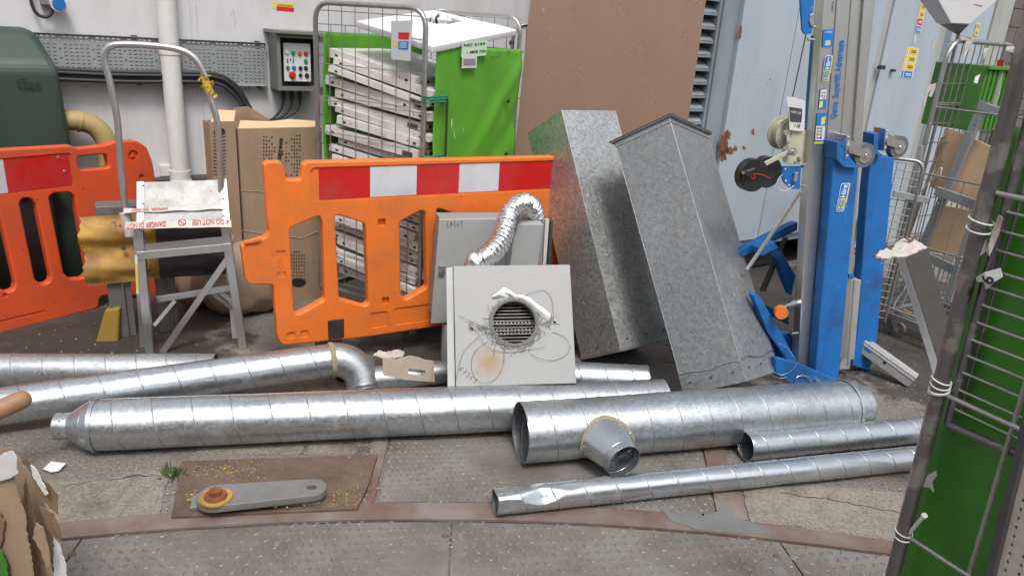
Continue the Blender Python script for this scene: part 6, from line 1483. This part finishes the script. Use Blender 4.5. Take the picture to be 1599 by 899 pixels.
SF2 = Fr(P(1440, 500, 2.35)[:2], 5)
st = thing('metal_stud', SF2.o, 'grey steel stud with a torn plasterboard scrap on top leaning on the near cage', 'stud')
mp('web', [(1413, 402), (1448, 388), (1486, 520), (1530, 690), (1515, 760), (1466, 566)], 0, .002, 'stud_grey', root=st, bev=0, fr=SF2)
mp('flange', [(1411, 402), (1414, 401), (1468, 566), (1516, 760), (1512, 760), (1464, 570)], -.0021, .05, 'aluminium_matt', root=st, bev=0, fr=SF2)
mb = MB(); tpx = [(1366, 402), (1372, 394), (1385, 388), (1392, 391), (1400, 382), (1412, 378), (1425, 377), (1438, 379), (1448, 388), (1432, 396), (1412, 402), (1390, 404)]
crinkle('torn_board', [P(x, y, 2.33+(404-y)*.004) for x, y in tpx], (0, -.3, 1), 'torn_board', st, .012, .008, .003)
mb = MB()
for pts in ([(1419, 378), (1428, 371), (1434, 366)], [(1422, 376), (1414, 371)], [(1392, 389), (1386, 384)], [(1370, 398), (1364, 400), (1374, 405)]): mb = MB(); mb.sweep([P(x, y, 2.40) for x, y in pts], .004, 5); mb.build('torn_fibre', 'cardboard_dark', st)

# ================================================================== rear right roll cage with shelving parts
cF = G(1371, 518); aR = 31; aS = -59
uR_ = Vector((math.cos(math.radians(aR)), math.sin(math.radians(aR)), 0)); uS = Vector((math.cos(math.radians(aS)), math.sin(math.radians(aS)), 0))
cF.z = 0
rc = thing('roll_cage', cF+uR_*.34+uS*.3, 'roll cage at the back right holding a green box and brown sheets', 'roll cage', 'roll cages')
cR = cF+uR_*.66; cN = cF+uS*.62; cNR = cR+uS*.62
lean = Vector((-.03, -.02, 0))
cageU(cF, cR, .14, 1.69, .0135, 'bar_wire', rc, .1); cageU(cN, cNR, .14, 1.69, .0135, 'bar_wire', rc, .1)
mesh_panel(cF, cR, .18, 1.68, 11, 14, .0034, 'bar_wire', rc); mesh_panel(cR, cNR, .18, 1.3, 7, 14, .0028, 'bar_wire', rc); mesh_panel(cF+uR_*.03, cR, 1.35, 1.36, 2, 1, .006, 'bar_wire', rc)
mb = MB()
for z in (1.34, .98, .58, .17):
    mb.sweep([cF+Z*z, cN+Z*z], .0055 if z > .2 else .009, 8); mb.sweep([cR+Z*z, cNR+Z*z], .0045, 8)
for k in range(1, 7): p = cF.lerp(cN, k/7); mb.sweep([p+Z*.17, p+Z*.98], .0026, 6)
mb.build('rails', 'bar_wire', rc)
mb = MB(); mb.beam(cF+Z*.13, cN+Z*.13, .03, .03); mb.beam(cR+Z*.13, cNR+Z*.13, .03, .03); mb.beam(cF+Z*.13, cR+Z*.13, .03, .03); mb.beam(cN+Z*.13, cNR+Z*.13, .03, .03)
for k in range(1, 6): mb.beam(cF.lerp(cR, k/6)+Z*.13, cN.lerp(cNR, k/6)+Z*.13, .012, .012)
mb.build('base_frame', 'bar_wire', rc, .002)
for c_ in (cF+uR_*.05+uS*.06, cR-uR_*.05+uS*.06, cN+uR_*.05-uS*.06, cNR-uR_*.05-uS*.06): caster(rc, c_+Z*.115, 2.2, .045)
RF = Fr(cF[:2], aR); RS = Fr((cF+uR_*.22)[:2], aS)
def rag(fr, pts, off, root, nm='tape', mat='tape_clear', n_=3):
    mb = MB(); q = [fr.at(x, y, off+.004*math.sin(i*2.1)) for i, (x, y) in enumerate(pts)]; mb.prism(q, fr.n, .002); return mb.build(nm, mat, root)
rag(RF, [(1509, 58), (1522, 59), (1521, 66), (1514, 72), (1508, 86), (1503, 90), (1506, 76)], .02, rc); rag(RF, [(1500, 56), (1518, 58), (1517, 64), (1501, 63)], .024, rc); rag(RF, [(1537, 75), (1545, 76), (1540, 86), (1535, 95), (1535, 84)], .02, rc); rag(RF, [(1573, 72), (1592, 74), (1588, 84), (1578, 82), (1570, 79)], .03, rc); rag(RF, [(1458, 60), (1468, 62), (1460, 72), (1453, 78)], .02, rc)
rag(RF, [(1448, 134), (1462, 130), (1460, 140), (1454, 152), (1450, 150), (1456, 138), (1449, 146), (1443, 168), (1441, 160)], .03, rc)
mp('paper_strip', [(1560, 98), (1567, 93), (1568, 100), (1560, 150), (1552, 176), (1546, 178), (1552, 140)], -.16, .002, 'paper', root=rc, bev=0, fr=RS); mp('paper_strip', [(1557, 94), (1568, 93), (1567, 106), (1562, 103), (1559, 110), (1556, 106)], -.155, .002, 'red_ink', root=rc, bev=0, fr=RS)
# green box behind the mesh
gb = FrQ(P(1455, 210, 4.15), uR_, Z); 
GBF = Fr((cF+uS*.10-uR_*.0)[:2], aR)
t = thing('green_box', GBF.at(1500, 190), 'ribbed green plastic box high up inside the rear right cage', 'box')
zb_, zt_ = GBF.loc(1500, 205)[1], GBF.loc(1500, 103)[1]; ua, ub = GBF.loc(1464, 104)[0], GBF.loc(1556, 112)[0]
ua = .24; ub = .64; zb_ = GBF.loc(1500, 205)[1]; zt_ = GBF.loc(1500, 100)[1]
mb = MB(); mb.fbox(GBF, ua, ub, zb_, zt_, -.3, 0)
for k in range(9): u = ua+.02+(ub-ua-.04)*k/8; mb.fbox(GBF, u-.004, u+.004, zb_+.01, zt_-.021, .0003, .012)
mb.fbox(GBF, ua-.012, ub+.012, zt_-.02, zt_+.0, .0002, .02); mb.build('box_shell', 'green_box', t, .004)
mp('scuff_mark', [(1523, 120), (1531, 116), (1528, 124), (1526, 131), (1521, 129)], .0165, .001, 'white_ink', root=t, bev=0, fr=GBF)
# perforated angle shelving frame folded inside the cage
def perf_angle(root, a, b_, w, fr, nm='upright', holes=True, mat='tray_steel'):
    a, b_ = Vector(a), Vector(b_); d = (b_-a); L = d.length; d.normalize(); q = FrQ(a, d, fr.n.cross(d)); sg = 1 if q.n.dot(fr.n) > 0 else -1
    hs = []
    if holes:
        u = .02
        while u < L-.02: hs.append([(u-.006, -.004+w*.18), (u+.006, -.004+w*.18), (u+.006, .004+w*.18), (u-.006, .004+w*.18)]); hs.append([(u+.011, -.003-w*.22), (u+.017, -.003-w*.22), (u+.017, .003-w*.22), (u+.011, .003-w*.22)]); u += .028
    plate(nm, q, [(0, -w/2), (L, -w/2), (L, w/2), (0, w/2)], hs, .002, 0, mat, root)
    mb = MB(); mb.fbox(q, 0, L, w/2-.002, w/2, -sg*.03 if sg > 0 else .0012, -.0012 if sg > 0 else .03); mb.build(nm, mat, root)
SHF = RS
sh = thing('shelving_frame', SHF.at(1440, 460), 'blue grey perforated angle shelving frame standing aslant in the rear right cage', 'shelving')
o_ = .0
perf_angle(sh, SHF.at(1536, 158, .05), SHF.at(1388, 505, .05), .045, SHF)
perf_angle(sh, SHF.at(1546, 262, .12), SHF.at(1478, 470, .12), .042, SHF)
perf_angle(sh, SHF.at(1528, 165, .055), SHF.at(1572, 178, .055), .04, SHF, 'cross_rail', False)
perf_angle(sh, SHF.at(1460, 298, .08), SHF.at(1535, 325, .08), .05, SHF, 'cross_rail', False)
perf_angle(sh, SHF.at(1428, 393, .08), SHF.at(1492, 423, .08), .05, SHF, 'cross_rail', False)
perf_angle(sh, SHF.at(1384, 487, .08), SHF.at(1462, 520, .08), .05, SHF, 'cross_rail', False)
def sheetcard(pxs, off, label, mat='cardboard_light', nm='cardboard_sheet', th_=.006):
    mb = MB(); q = [SHF.at(x, y, off) for x, y in pxs]; mb.prism(q, SHF.n, th_); o = mb.build(nm, mat); return tag(o, label, 'cardboard', 'brown sheets in the rear right cage')
sheetcard([(1476, 200), (1492, 204), (1562, 236), (1560, 330), (1452, 292)], .0, 'topmost and largest brown cardboard sheet in the rear right cage')
sheetcard([(1462, 318), (1520, 330), (1506, 398), (1432, 392)], .02, 'square tan sheet in the middle of the slanted shelving frame', 'cardboard_light')
sheetcard([(1476, 212), (1500, 208), (1590, 246), (1575, 345), (1470, 300)], -.09, 'wide tan sheet behind the slanted shelving frame, reaching furthest right', 'cardboard_light')
sheetcard([(1434, 393), (1492, 400), (1488, 418), (1432, 402)], .03, 'narrow pale tan strip just above the second cross rail', 'card_scrap')
sheetcard([(1386, 478), (1400, 476), (1460, 505), (1456, 520), (1388, 492)], .03, 'tan sheet lowest in the slanted shelving frame', 'cardboard_light')
sheetcard([(1372, 505), (1382, 506), (1470, 540), (1466, 548), (1370, 512)], .05, 'folded brown cardboard edge along the cage floor', 'cardboard')
sheetcard([(1470, 215), (1476, 212), (1396, 440), (1388, 448)], .02, 'long thin brown board edge on the left of the shelving frame', 'cardboard')
mb = MB(); mb.sweep(smooth_path([SHF.at(x, y, .13) for x, y in [(1395, 480), (1400, 468), (1410, 455), (1418, 440), (1436, 432)]]), .006, 6); tag(mb.build('tape_strand', 'tape_clear'), 'lower twisted strand of pale tape on the shelving frame', 'tape'); mb = MB(); mb.sweep(smooth_path([SHF.at(x, y, .10) for x, y in [(1438, 300), (1450, 285), (1462, 272), (1470, 262), (1468, 275)]]), .005, 6)
tag(mb.build('tape_strand', 'tape_clear'), 'upper twisted strand of pale tape on the shelving frame', 'tape')
# folded blue and grey cage part left of the cage
t = thing('folded_cage', cF-uR_*.1+uS*.05, 'folded narrow wire cage panel between the rear blue leg and the back right cage', 'cage panel')
a = cF-uR_*.06+uS*.06; b_ = cF-uR_*.20-uS*.16
cageU(a, b_, .1, 1.05, .01, 'bar_wire', t, .05); mesh_panel(a, b_, .12, 1.03, 6, 22, .0026, 'bar_wire', t)
mb = MB(); mb.beam(cF-uR_*.03+Z*1.13, cF-uR_*.02+uS*.03+Z*.78, .03, .02); mb.beam(cF-uR_*.15-uS*.02+Z*.86, cF-uR_*.0+uS*.1+Z*.84, .02, .035); mb.build('hinge_bar', 'tray_steel', t, .002)
# white hopper with grey tip
HF = Fr(P(1500, 40, 4.3)[:2], 12); mb = MB()
def frus(mb, top_px, bot_px, y0, depth_t, depth_b):
    a = [HF.at(*q, depth_t/2) for q in top_px]; b_ = [q-HF.n*depth_t for q in a]; c_ = [HF.at(*q, depth_b/2) for q in bot_px]; d_ = [q-HF.n*depth_b for q in c_]
    mb.hexa([a[0], a[1], b_[1], b_[0], c_[0], c_[1], d_[1], d_[0]])
t = thing('white_hopper', HF.at(1498, 50), 'white upside down pyramid hopper with a dark grey tip above the back right cage', 'hopper')
frus(mb, [(1448, -30), (1572, -12)], [(1485, 37), (1515, 38)], 0, .16, .11); mb.build('hopper_body', 'lid_white', t, .004)
mb = MB(); frus(mb, [(1486, 37.5), (1514, 38.5)], [(1495.5, 54), (1498.5, 54)], 0, .10, .012); mb.build('hopper_tip', 'steel_grey', t, .002)
p = HF.at(1497, 53, 0); mb = MB(); mb.cyl(p, Vector((p.x, p.y, 0.0)), .009, n=12); mb.build('support_post', 'steel_grey', t)
mp('hopper_mark', [(1521, 6.5), (1534, 9.5), (1533, 11.5), (1521, 8.5)], .222, .001, 'steel_grey', root=t, bev=0, fr=HF)

# ================================================================== near right cage
nC = P(1480, 500, 1.32); pA = P(1594, 100, 1.30); pB = P(1394, 897, 1.34)
nr = thing('roll_cage', (nC.x, nC.y, 0), 'near roll cage at the right edge with a dark worn tube and green sheet', 'roll cage', 'roll cages')
dv = (pA-pB).normalized(); 
def onpost(y): # point of the front post at height of photo row y
    best = min([pB+(pA-pB)*(q/200) for q in range(-40, 280)], key=lambda p: abs(proj(p)[1]-y)); return best
def proj(p):
    q = RC.transposed() @ (Vector(p)-EYE); return (CX+FPX*q.x/-q.z, CY-FPX*q.y/-q.z)
pbot = pB+(pB-pA)*((pB.z-.12)/(pA.z-pB.z)); ptop = pA+(pA-pB)*.1
mb = MB(); mb.sweep([pbot, ptop], .0145, 20); mb.build('post', 'worn_tube', nr)
aN = -60; uN = Vector((math.cos(math.radians(aN)), math.sin(math.radians(aN)), 0))
NF = Fr((nC.x, nC.y), aN); NF.n = NF.n  # plane of the near mesh face
# lean the plane with the post
NF = FrQ(pB, uN, dv); 
def np_(x, y, o=0): return NF.at(x, y, o)
q1 = NF.at(1600, 170, .0); q2 = NF.at(1478, 668, .0)
g1, g2 = NF.at(1593, 235, -.02), NF.at(1480, 662, -.02)
mb = MB(); mb.sweep([NF.at(1620, 140, -.02), g2], .0095, 14); mb.sweep([NF.at(1600, 290, -.03), NF.at(1500, 640, -.03)], .0035, 8); mb.sweep([g2, NF.at(1640, 731, -.02)], .0085, 14); mb.build('gate_frame', 'worn_tube', nr)
mb = MB()
x0y = [(1578.5, 333), (1568, 362), (1561, 392), (1556, 424), (1549, 450), (1540, 478), (1532, 505), (1523, 532), (1516, 557), (1509, 583), (1503, 610), (1497, 640)]
for (x, y) in x0y:
    a = NF.at(x-6, y-2, -.014); mb.sweep([a, a+NF.u*.55], .0026, 8)
a = NF.at(1549, 300, .0); mb.sweep([a, a+NF.u*.5], .005, 8)
mb.sweep([NF.at(1613, 560, -.006), NF.at(1513, 895, -.006), NF.at(1490, 975, -.006)], .0048, 8)
a = onpost(612); mb.sweep([a, a+NF.u*.5], .0048, 10); a = onpost(832); mb.sweep([a, a+NF.u*.4], .0048, 10)
a = onpost(215)
mb.build('rails', 'bar_wire', nr)
# cable ties wound round the post
def ties(y, n_, dy, r=.0175):
    mb = MB(); c0 = onpost(y)
    for k in range(n_):
        c_ = onpost(y+dy*k); e1_ = dv.orthogonal().normalized(); e2_ = dv.cross(e1_)
        mb.sweep([c_+(e1_*math.cos(a)+e2_*math.sin(a))*r+dv*(.004*math.sin(a+k)) for a in [2*PI*j/22 for j in range(22)]], .0018, 6, closed=True)
    return mb.build('cable_tie', 'cable_tie', nr)
ties(592, 4, 7); ties(829, 2, 6); ties(343, 2, 13, .021)
p = onpost(826); mb = MB(); mb.sweep([p+NF.u*.012, NF.at(1442, 806, .012)], .004, 8); mb.cyl(NF.at(1442, 806, .012), NF.at(1444, 804, .014), .006, n=10); mb.build('cable_tie', 'cable_tie', nr)
# green sheet behind the bars
GN = FrQ(NF.o-NF.n*.05, NF.u, NF.v)
nx, ny = 24, 60; vs = []
us0 = [GN.loc(1553, 300), GN.loc(1399, 895)]
for j in range(ny+1):
    v = us0[1][1]-.55+(us0[0][1]+.12-us0[1][1]+.55)*j/ny; ul_ = us0[1][0]+(us0[0][0]-us0[1][0])*(v-us0[1][1])/(us0[0][1]-us0[1][1])+.004
    for i in range(nx+1):
        q = i/nx; vs.append(GN.pt(ul_+.62*q, v, .03*noise.noise(Vector((q*3, v*3, 2)))*min(1, q*5)+.012*noise.noise(Vector((q*9, v*5, 7)))*min(1, q*5)+.02*math.exp(-((v-GN.loc(1500, 740)[1]-q*.15)/.03)**2)*q))
mb = MB(); mb.add(vs, [(j*(nx+1)+i, j*(nx+1)+i+1, (j+1)*(nx+1)+i+1, (j+1)*(nx+1)+i) for j in range(ny) for i in range(nx)], True); o = mb.build('green_sheet', 'green_cloth_dark', nr); q = o.modifiers.new('s', 'SOLIDIFY'); q.thickness = .002
for pts, mt in (([(1538, 390), (1545, 378), (1553, 352), (1560, 335), (1566, 340), (1560, 365), (1552, 385), (1545, 400)], 'torn_board'), ([(1522, 395), (1530, 375), (1541, 372), (1540, 392), (1528, 402)], 'torn_board'), ([(1524, 433), (1537, 425), (1562, 418), (1566, 432), (1553, 440), (1548, 446), (1540, 452), (1537, 440), (1526, 440)], 'paper'), ([(1448, 742), (1461, 734), (1463, 742), (1455, 752), (1458, 768), (1451, 760), (1441, 760)], 'torn_board')):
    mb = MB(); mb.prism([NF.at(x, y, .0+.003*math.sin(i*2)) for i, (x, y) in enumerate(pts)], NF.n, .0015); mb.build('torn_tape', mt, nr)
text('lettering', '6', NF, 1541, 443, .022, 88, 'black_ink', nr, off=.004, bold=.001)
for (x, y) in ():
    c_ = onpost(y); mb = MB(); n = 22; e1_ = (Vector((0, -1, 0))-dv*Vector((0, -1, 0)).dot(dv)).normalized(); e2_ = dv.cross(e1_); vs = []
    for k in range(n):
        a = 2*PI*k/n; rr = 1+.4*noise.noise(Vector((math.cos(a)*2, math.sin(a)*2, y))); th = .28*math.cos(a)*rr; vs.append(c_+dv*.016*rr*math.sin(a)+(e1_*math.cos(th)+e2_*math.sin(th))*.0172)
    mb.add(vs, [tuple(range(n))]); mb.build('paint_mark', 'tape_clear', nr)
# pale perforated upright inside the near cage
pu = thing('perforated_upright', GN.at(1580, 800, -.05), 'pale perforated metal upright at the bottom right corner inside the near cage', 'upright')
PF2 = FrQ(GN.o-GN.n*.0+GN.u*.0, GN.u, GN.v)
ua0 = NF.loc(1545, 895)[0]; 
P0 = NF.at(1556, 900, .03); P1 = NF.at(1620, 640, .03)
dd3 = (P1-P0).normalized(); P0 = P0-dd3*.3; P1 = P1+dd3*.1
q = FrQ(P0, dd3, -(NF.u)); L = (P1-P0).length; hs = []; u = .02
while u < L-.02:
    for vv in (-.012, -.034, -.05): hs.append([(u-.004+(vv == -.034)*.008, vv-.0022), (u+.004+(vv == -.034)*.008, vv-.0022), (u+.004+(vv == -.034)*.008, vv+.0022), (u-.004+(vv == -.034)*.008, vv+.0022)])
    u += .019
plate('upright', q, [(0, -.062), (L, -.062), (L, .0), (0, .0)], hs, .002, 0, 'torn_board', pu)
mb = MB(); mb.fbox(q, 0, L, .0005, .016, -.012, .012); mb.build('upright_edge', 'steel_dark', pu, .002)

# ================================================================== near left: torn carton, wooden pole
cb = thing('torn_carton', P(40, 880, 1.35), 'torn crumpled cardboard carton in the bottom left corner of the view', 'carton')
QF = Fr(P(60, 800, 1.40)[:2], -12)
def torn(nm, pxs, off, mat, curl=.015, th_=.0025):
    """sheet of torn card from its outline, buckled in depth"""
    k = len(pxs); ring = []
    for i in range(k):      # frayed outline
        (x0, y0), (x1, y1) = pxs[i], pxs[(i+1) % k]; m = max(1, int(math.hypot(x1-x0, y1-y0)/5))
        for j in range(m): q_ = j/m; ring.append((x0+(x1-x0)*q_+(random.uniform(-1.3, 1.3) if j else 0), y0+(y1-y0)*q_+(random.uniform(-1.3, 1.3) if j else 0)))
    cxm, cym = sum(p[0] for p in ring)/len(ring), sum(p[1] for p in ring)/len(ring); n = len(ring); vs = []; R_ = 7
    for r_ in range(R_):
        f = 1-r_/R_
        for (x, y) in ring:
            X, Y_ = cxm+(x-cxm)*f, cym+(y-cym)*f
            w = curl*(.9*noise.noise(Vector((X/45, Y_/160, off*40)))+.12*noise.noise(Vector((X/14, Y_/60, off*40+5))))
            vs.append(QF.at(X, Y_, off+w))
    mb = MB(); vs.append(QF.at(cxm, cym, off))
    mb.add(vs, [(r_*n+i, r_*n+(i+1) % n, (r_+1)*n+(i+1) % n, (r_+1)*n+i) for r_ in range(R_-1) for i in range(n)]+[((R_-1)*n+i, (R_-1)*n+(i+1) % n, R_*n) for i in range(n)], False)
    o = mb.build(nm, mat, cb); s_ = o.modifiers.new('s', 'SOLIDIFY'); s_.thickness = th_; return o
torn('back_wall', [(-60, 690), (0, 700), (20, 698), (34, 720), (62, 765), (78, 800), (88, 850), (96, 920), (100, 1000), (-60, 1000)], -.10, 'cardboard', .006)
torn('front_wall', [(-80, 745), (-5, 752), (22, 742), (30, 775), (40, 800), (44, 840), (52, 880), (60, 1000), (-80, 1000)], .02, 'cardboard', .008)
torn('side_flap', [(33, 715), (46, 735), (58, 770), (74, 788), (90, 803), (88, 770), (76, 755), (62, 745), (50, 730), (42, 712)], .0, 'cardboard_dark', .02)
torn('side_flap', [(40, 745), (50, 790), (62, 830), (78, 870), (92, 930), (96, 1000), (70, 1000), (60, 920), (48, 860), (36, 800)], -.03, 'cardboard', .015)
torn('side_flap', [(58, 815), (68, 822), (78, 860), (80, 880), (74, 885), (66, 860), (52, 838)], .03, 'cardboard', .01)
torn('side_flap', [(62, 790), (84, 800), (92, 820), (98, 850), (88, 840), (76, 826), (70, 810)], .0, 'cardboard_dark', .015)
torn('white_liner', [(-60, 700), (-5, 712), (20, 703), (27, 715), (29, 738), (18, 745), (-4, 752), (-60, 755)], .03, 'paper', .008)
torn('white_liner', [(49, 725), (56, 730), (64, 745), (76, 770), (72, 772), (60, 755), (52, 742)], .01, 'paper', .006)
torn('white_liner', [(86, 830), (92, 838), (97, 860), (104, 885), (106, 930), (98, 960), (90, 920), (84, 880)], .0, 'paper', .006)
torn('inner_sheet', [(-30, 840), (2, 858), (12, 880), (16, 1000), (-30, 1000)], .035, 'green_cloth_dark', .006)
torn('front_wall', [(-60, 792), (2, 800), (8, 812), (6, 840), (2, 852), (-60, 850)], .032, 'cardboard_dark', .01)
mb = MB(); wa = P(-70, 668, 2.05); wb = P(32, 625, 2.18)
dr_ = (wb-wa).normalized(); mb.sweep([wa, wa.lerp(wb, .5), wb, wb+dr_*.018, wb+dr_*.028, wb+dr_*.033], [.032, .033, .032, .028, .018, .006], 24); tag(mb.build('wooden_pole', 'wood'), 'rounded end of a brown wooden pole poking in at the left edge over the ducts', 'pole')

# ================================================================== rusty plate with lever
pl_ = thing('hinge_plate', G(430, 765), 'rusty flat steel plate in the ground with chipped yellow paint', 'steel plate')
pp = gl([(268, 814), (285, 727), (590, 716), (576, 762), (558, 801)])
sheet('p', pp, .002, .022, '').build('plate', 'rust_plate', pl_, .003)
lv_ = thing('steel_lever', G(400, 775), 'flat grey steel lever arm bolted over a washer on the rusty plate', 'lever')
def bar_out(a, b_, ra, rb, n=14):
    a, b_ = Vector(a[:2]), Vector(b_[:2]); d = (b_-a).normalized(); th = math.atan2(d.y, d.x); o = []
    for k in range(n+1): q = th+PI/2+PI*k/n; o.append((a.x+ra*math.cos(q), a.y+ra*math.sin(q)))
    for k in range(n+1): q = th-PI/2+PI*k/n; o.append((b_.x+rb*math.cos(q), b_.y+rb*math.sin(q)))
    return o
a = G(338, 777, .06); b_ = G(487, 764, .06); 
GFr = FrQ((0, 0, 0), (1, 0, 0), (0, 1, 0))
hole = [(b_.x+.018*math.cos(q), b_.y+.014*math.sin(q)) for q in [2*PI*k/20 for k in range(20)]]
plate('arm', GFr, [tuple(p) for p in bar_out(a, b_, .062, .050)], [hole], .026, .002, 'lever_steel', lv_, off=.058)
lo = gl([(297, 806), (302, 786), (350, 770), (490, 766), (505, 780), (500, 797)])
sheet('b', lo, .0225, .036, '').build('base_plate', 'lever_steel', lv_, .003)
sheet('b', bar_out(a, b_, .050, .03), .0362, .0445, '').build('spacer', 'steel_dark', lv_, .001)
c_ = G(337, 776, .075)
mb = MB(); mb.cyl((c_.x, c_.y, .0712), (c_.x, c_.y, .078), .052, n=32); mb.build('washer', 'yellow_paint', lv_, .002)
mb = MB(); mb.cyl((c_.x, c_.y, .078), (c_.x, c_.y, .088), .037, .034, n=28); mb.build('washer', 'rust', lv_, .002)
mb = MB(); mb.cyl((c_.x, c_.y, .088), (c_.x, c_.y, .104), .021, .021, 6); mb.build('bolt', 'rust', lv_, .002)
mb = MB()
def chips(n_, cx_, cy_, sx, sy, z, r0, r1):
    for k in range(n_):
        p = G(random.gauss(cx_, sx), random.gauss(cy_, sy), z); r = random.uniform(r0, r1); ph = random.uniform(0, 6)
        q = [p+Vector((math.cos(ph+2*PI*j/6)*r*random.uniform(.4, 1.2), math.sin(ph+2*PI*j/6)*r*random.uniform(.3, 1), 0)) for j in range(6)]
        if not inside((p.x, p.y), pp): continue
        mb.add(q, [tuple(range(6))])
chips(60, 430, 793, 40, 2, .0368, .002, .006); chips(110, 355, 735, 34, 6, .0228, .001, .004); chips(120, 540, 780, 22, 12, .0228, .001, .004); chips(30, 300, 775, 6, 5, .0228, .002, .005)
mb.build('paint_chips', 'yellow_speck', pl_)
# ================================================================== litter, weed, gravel
mb = MB(); q = [G(67, 732, .010), G(80, 720, .012), G(103, 723, .016), G(92, 735, .008), G(80, 737, .008)]
mb.add(q+[sum(q, Vector())/5+Z*.001], [(i, (i+1) % 5, 5) for i in range(5)]); o = mb.build('paper_scrap', 'paper'); s_ = o.modifiers.new('s', 'SOLIDIFY'); s_.thickness = .001; tag(o, 'white paper scrap on the concrete beside the torn carton', 'paper')
mb = MB(); wc = G(270, 744)
for k in range(90):
    a = random.uniform(0, 2*PI); r = abs(random.gauss(0, .022)); b0 = wc+Vector((math.cos(a)*r*1.4, math.sin(a)*r, 0)); h = random.uniform(.012, .045); dx_ = Vector((math.cos(a), math.sin(a), 0))*random.uniform(.004, .03); s_ = Vector((-math.sin(a), math.cos(a), 0))*random.uniform(.001, .0025)
    mb.add([b0-s_, b0+s_, b0+dx_*.6+Z*h*.8+s_*.7, b0+dx_+Z*h, b0+dx_*.6+Z*h*.8-s_*.7], [(0, 1, 2, 3, 4)])
tag(mb.build('weed', 'leaf'), 'small green weed growing at the corner of the rusty plate', 'weed')
mb = MB()
for k in range(26):
    wc2 = G(477+random.gauss(0, 3), 697+random.gauss(0, 6)); mb.add([wc2, wc2+Vector((random.uniform(-.01, .01), .004, random.uniform(.005, .015))), wc2+Vector((.006, 0, .004))], [(0, 1, 2)])
tag(mb.build('moss', 'leaf'), 'thin line of moss in the joint above the rusty plate', 'moss')
mb = MB()
def grit(n_, fn, r0, r1, zf=.004):
    for k in range(n_):
        x, y = fn(); r = random.uniform(r0, r1)*random.uniform(.5, 1); z = zf
        pts = []
        for j in range(5): a = 2*PI*j/5+random.uniform(-.3, .3); pts.append(Vector((x+math.cos(a)*r, y+math.sin(a)*r*.8, z)))
        mb.add(pts+[Vector((x, y, z+r*.8))], [(j, (j+1) % 5, 5) for j in range(5)])
def u_(a, b_): return random.uniform(a, b_)
def along():
    x = u_(-1.4, 2); return x, arc_hi(x)+abs(random.gauss(0, .05))
grit(420, along, .0012, .0045, .010); grit(300, lambda: (random.gauss(-.5, .04), u_(2.15, 2.6)), .001, .004, .009); grit(260, lambda: (random.gauss(-1.2, .07), random.gauss(2.2, .1)), .001, .006, .005)
grit(500, lambda: (u_(-1.6, 2.2), u_(2.2, 2.7)), .001, .0035, .005); grit(400, lambda: (u_(-1.3, 1.4), u_(1.7, 2.1)), .001, .0028, .009); grit(220, lambda: (random.gauss(1.6, .2), random.gauss(2.46, .03)), .001, .005, .005)
grit(300, lambda: (u_(1.5, 2.6), u_(2.9, 3.8)), .001, .006, .002); grit(200, lambda: (u_(-2.4, -1.3), u_(3.05, 3.9)), .001, .006, .002)
o = mb.build('grit', 'stone'); o['kind'] = 'stuff'
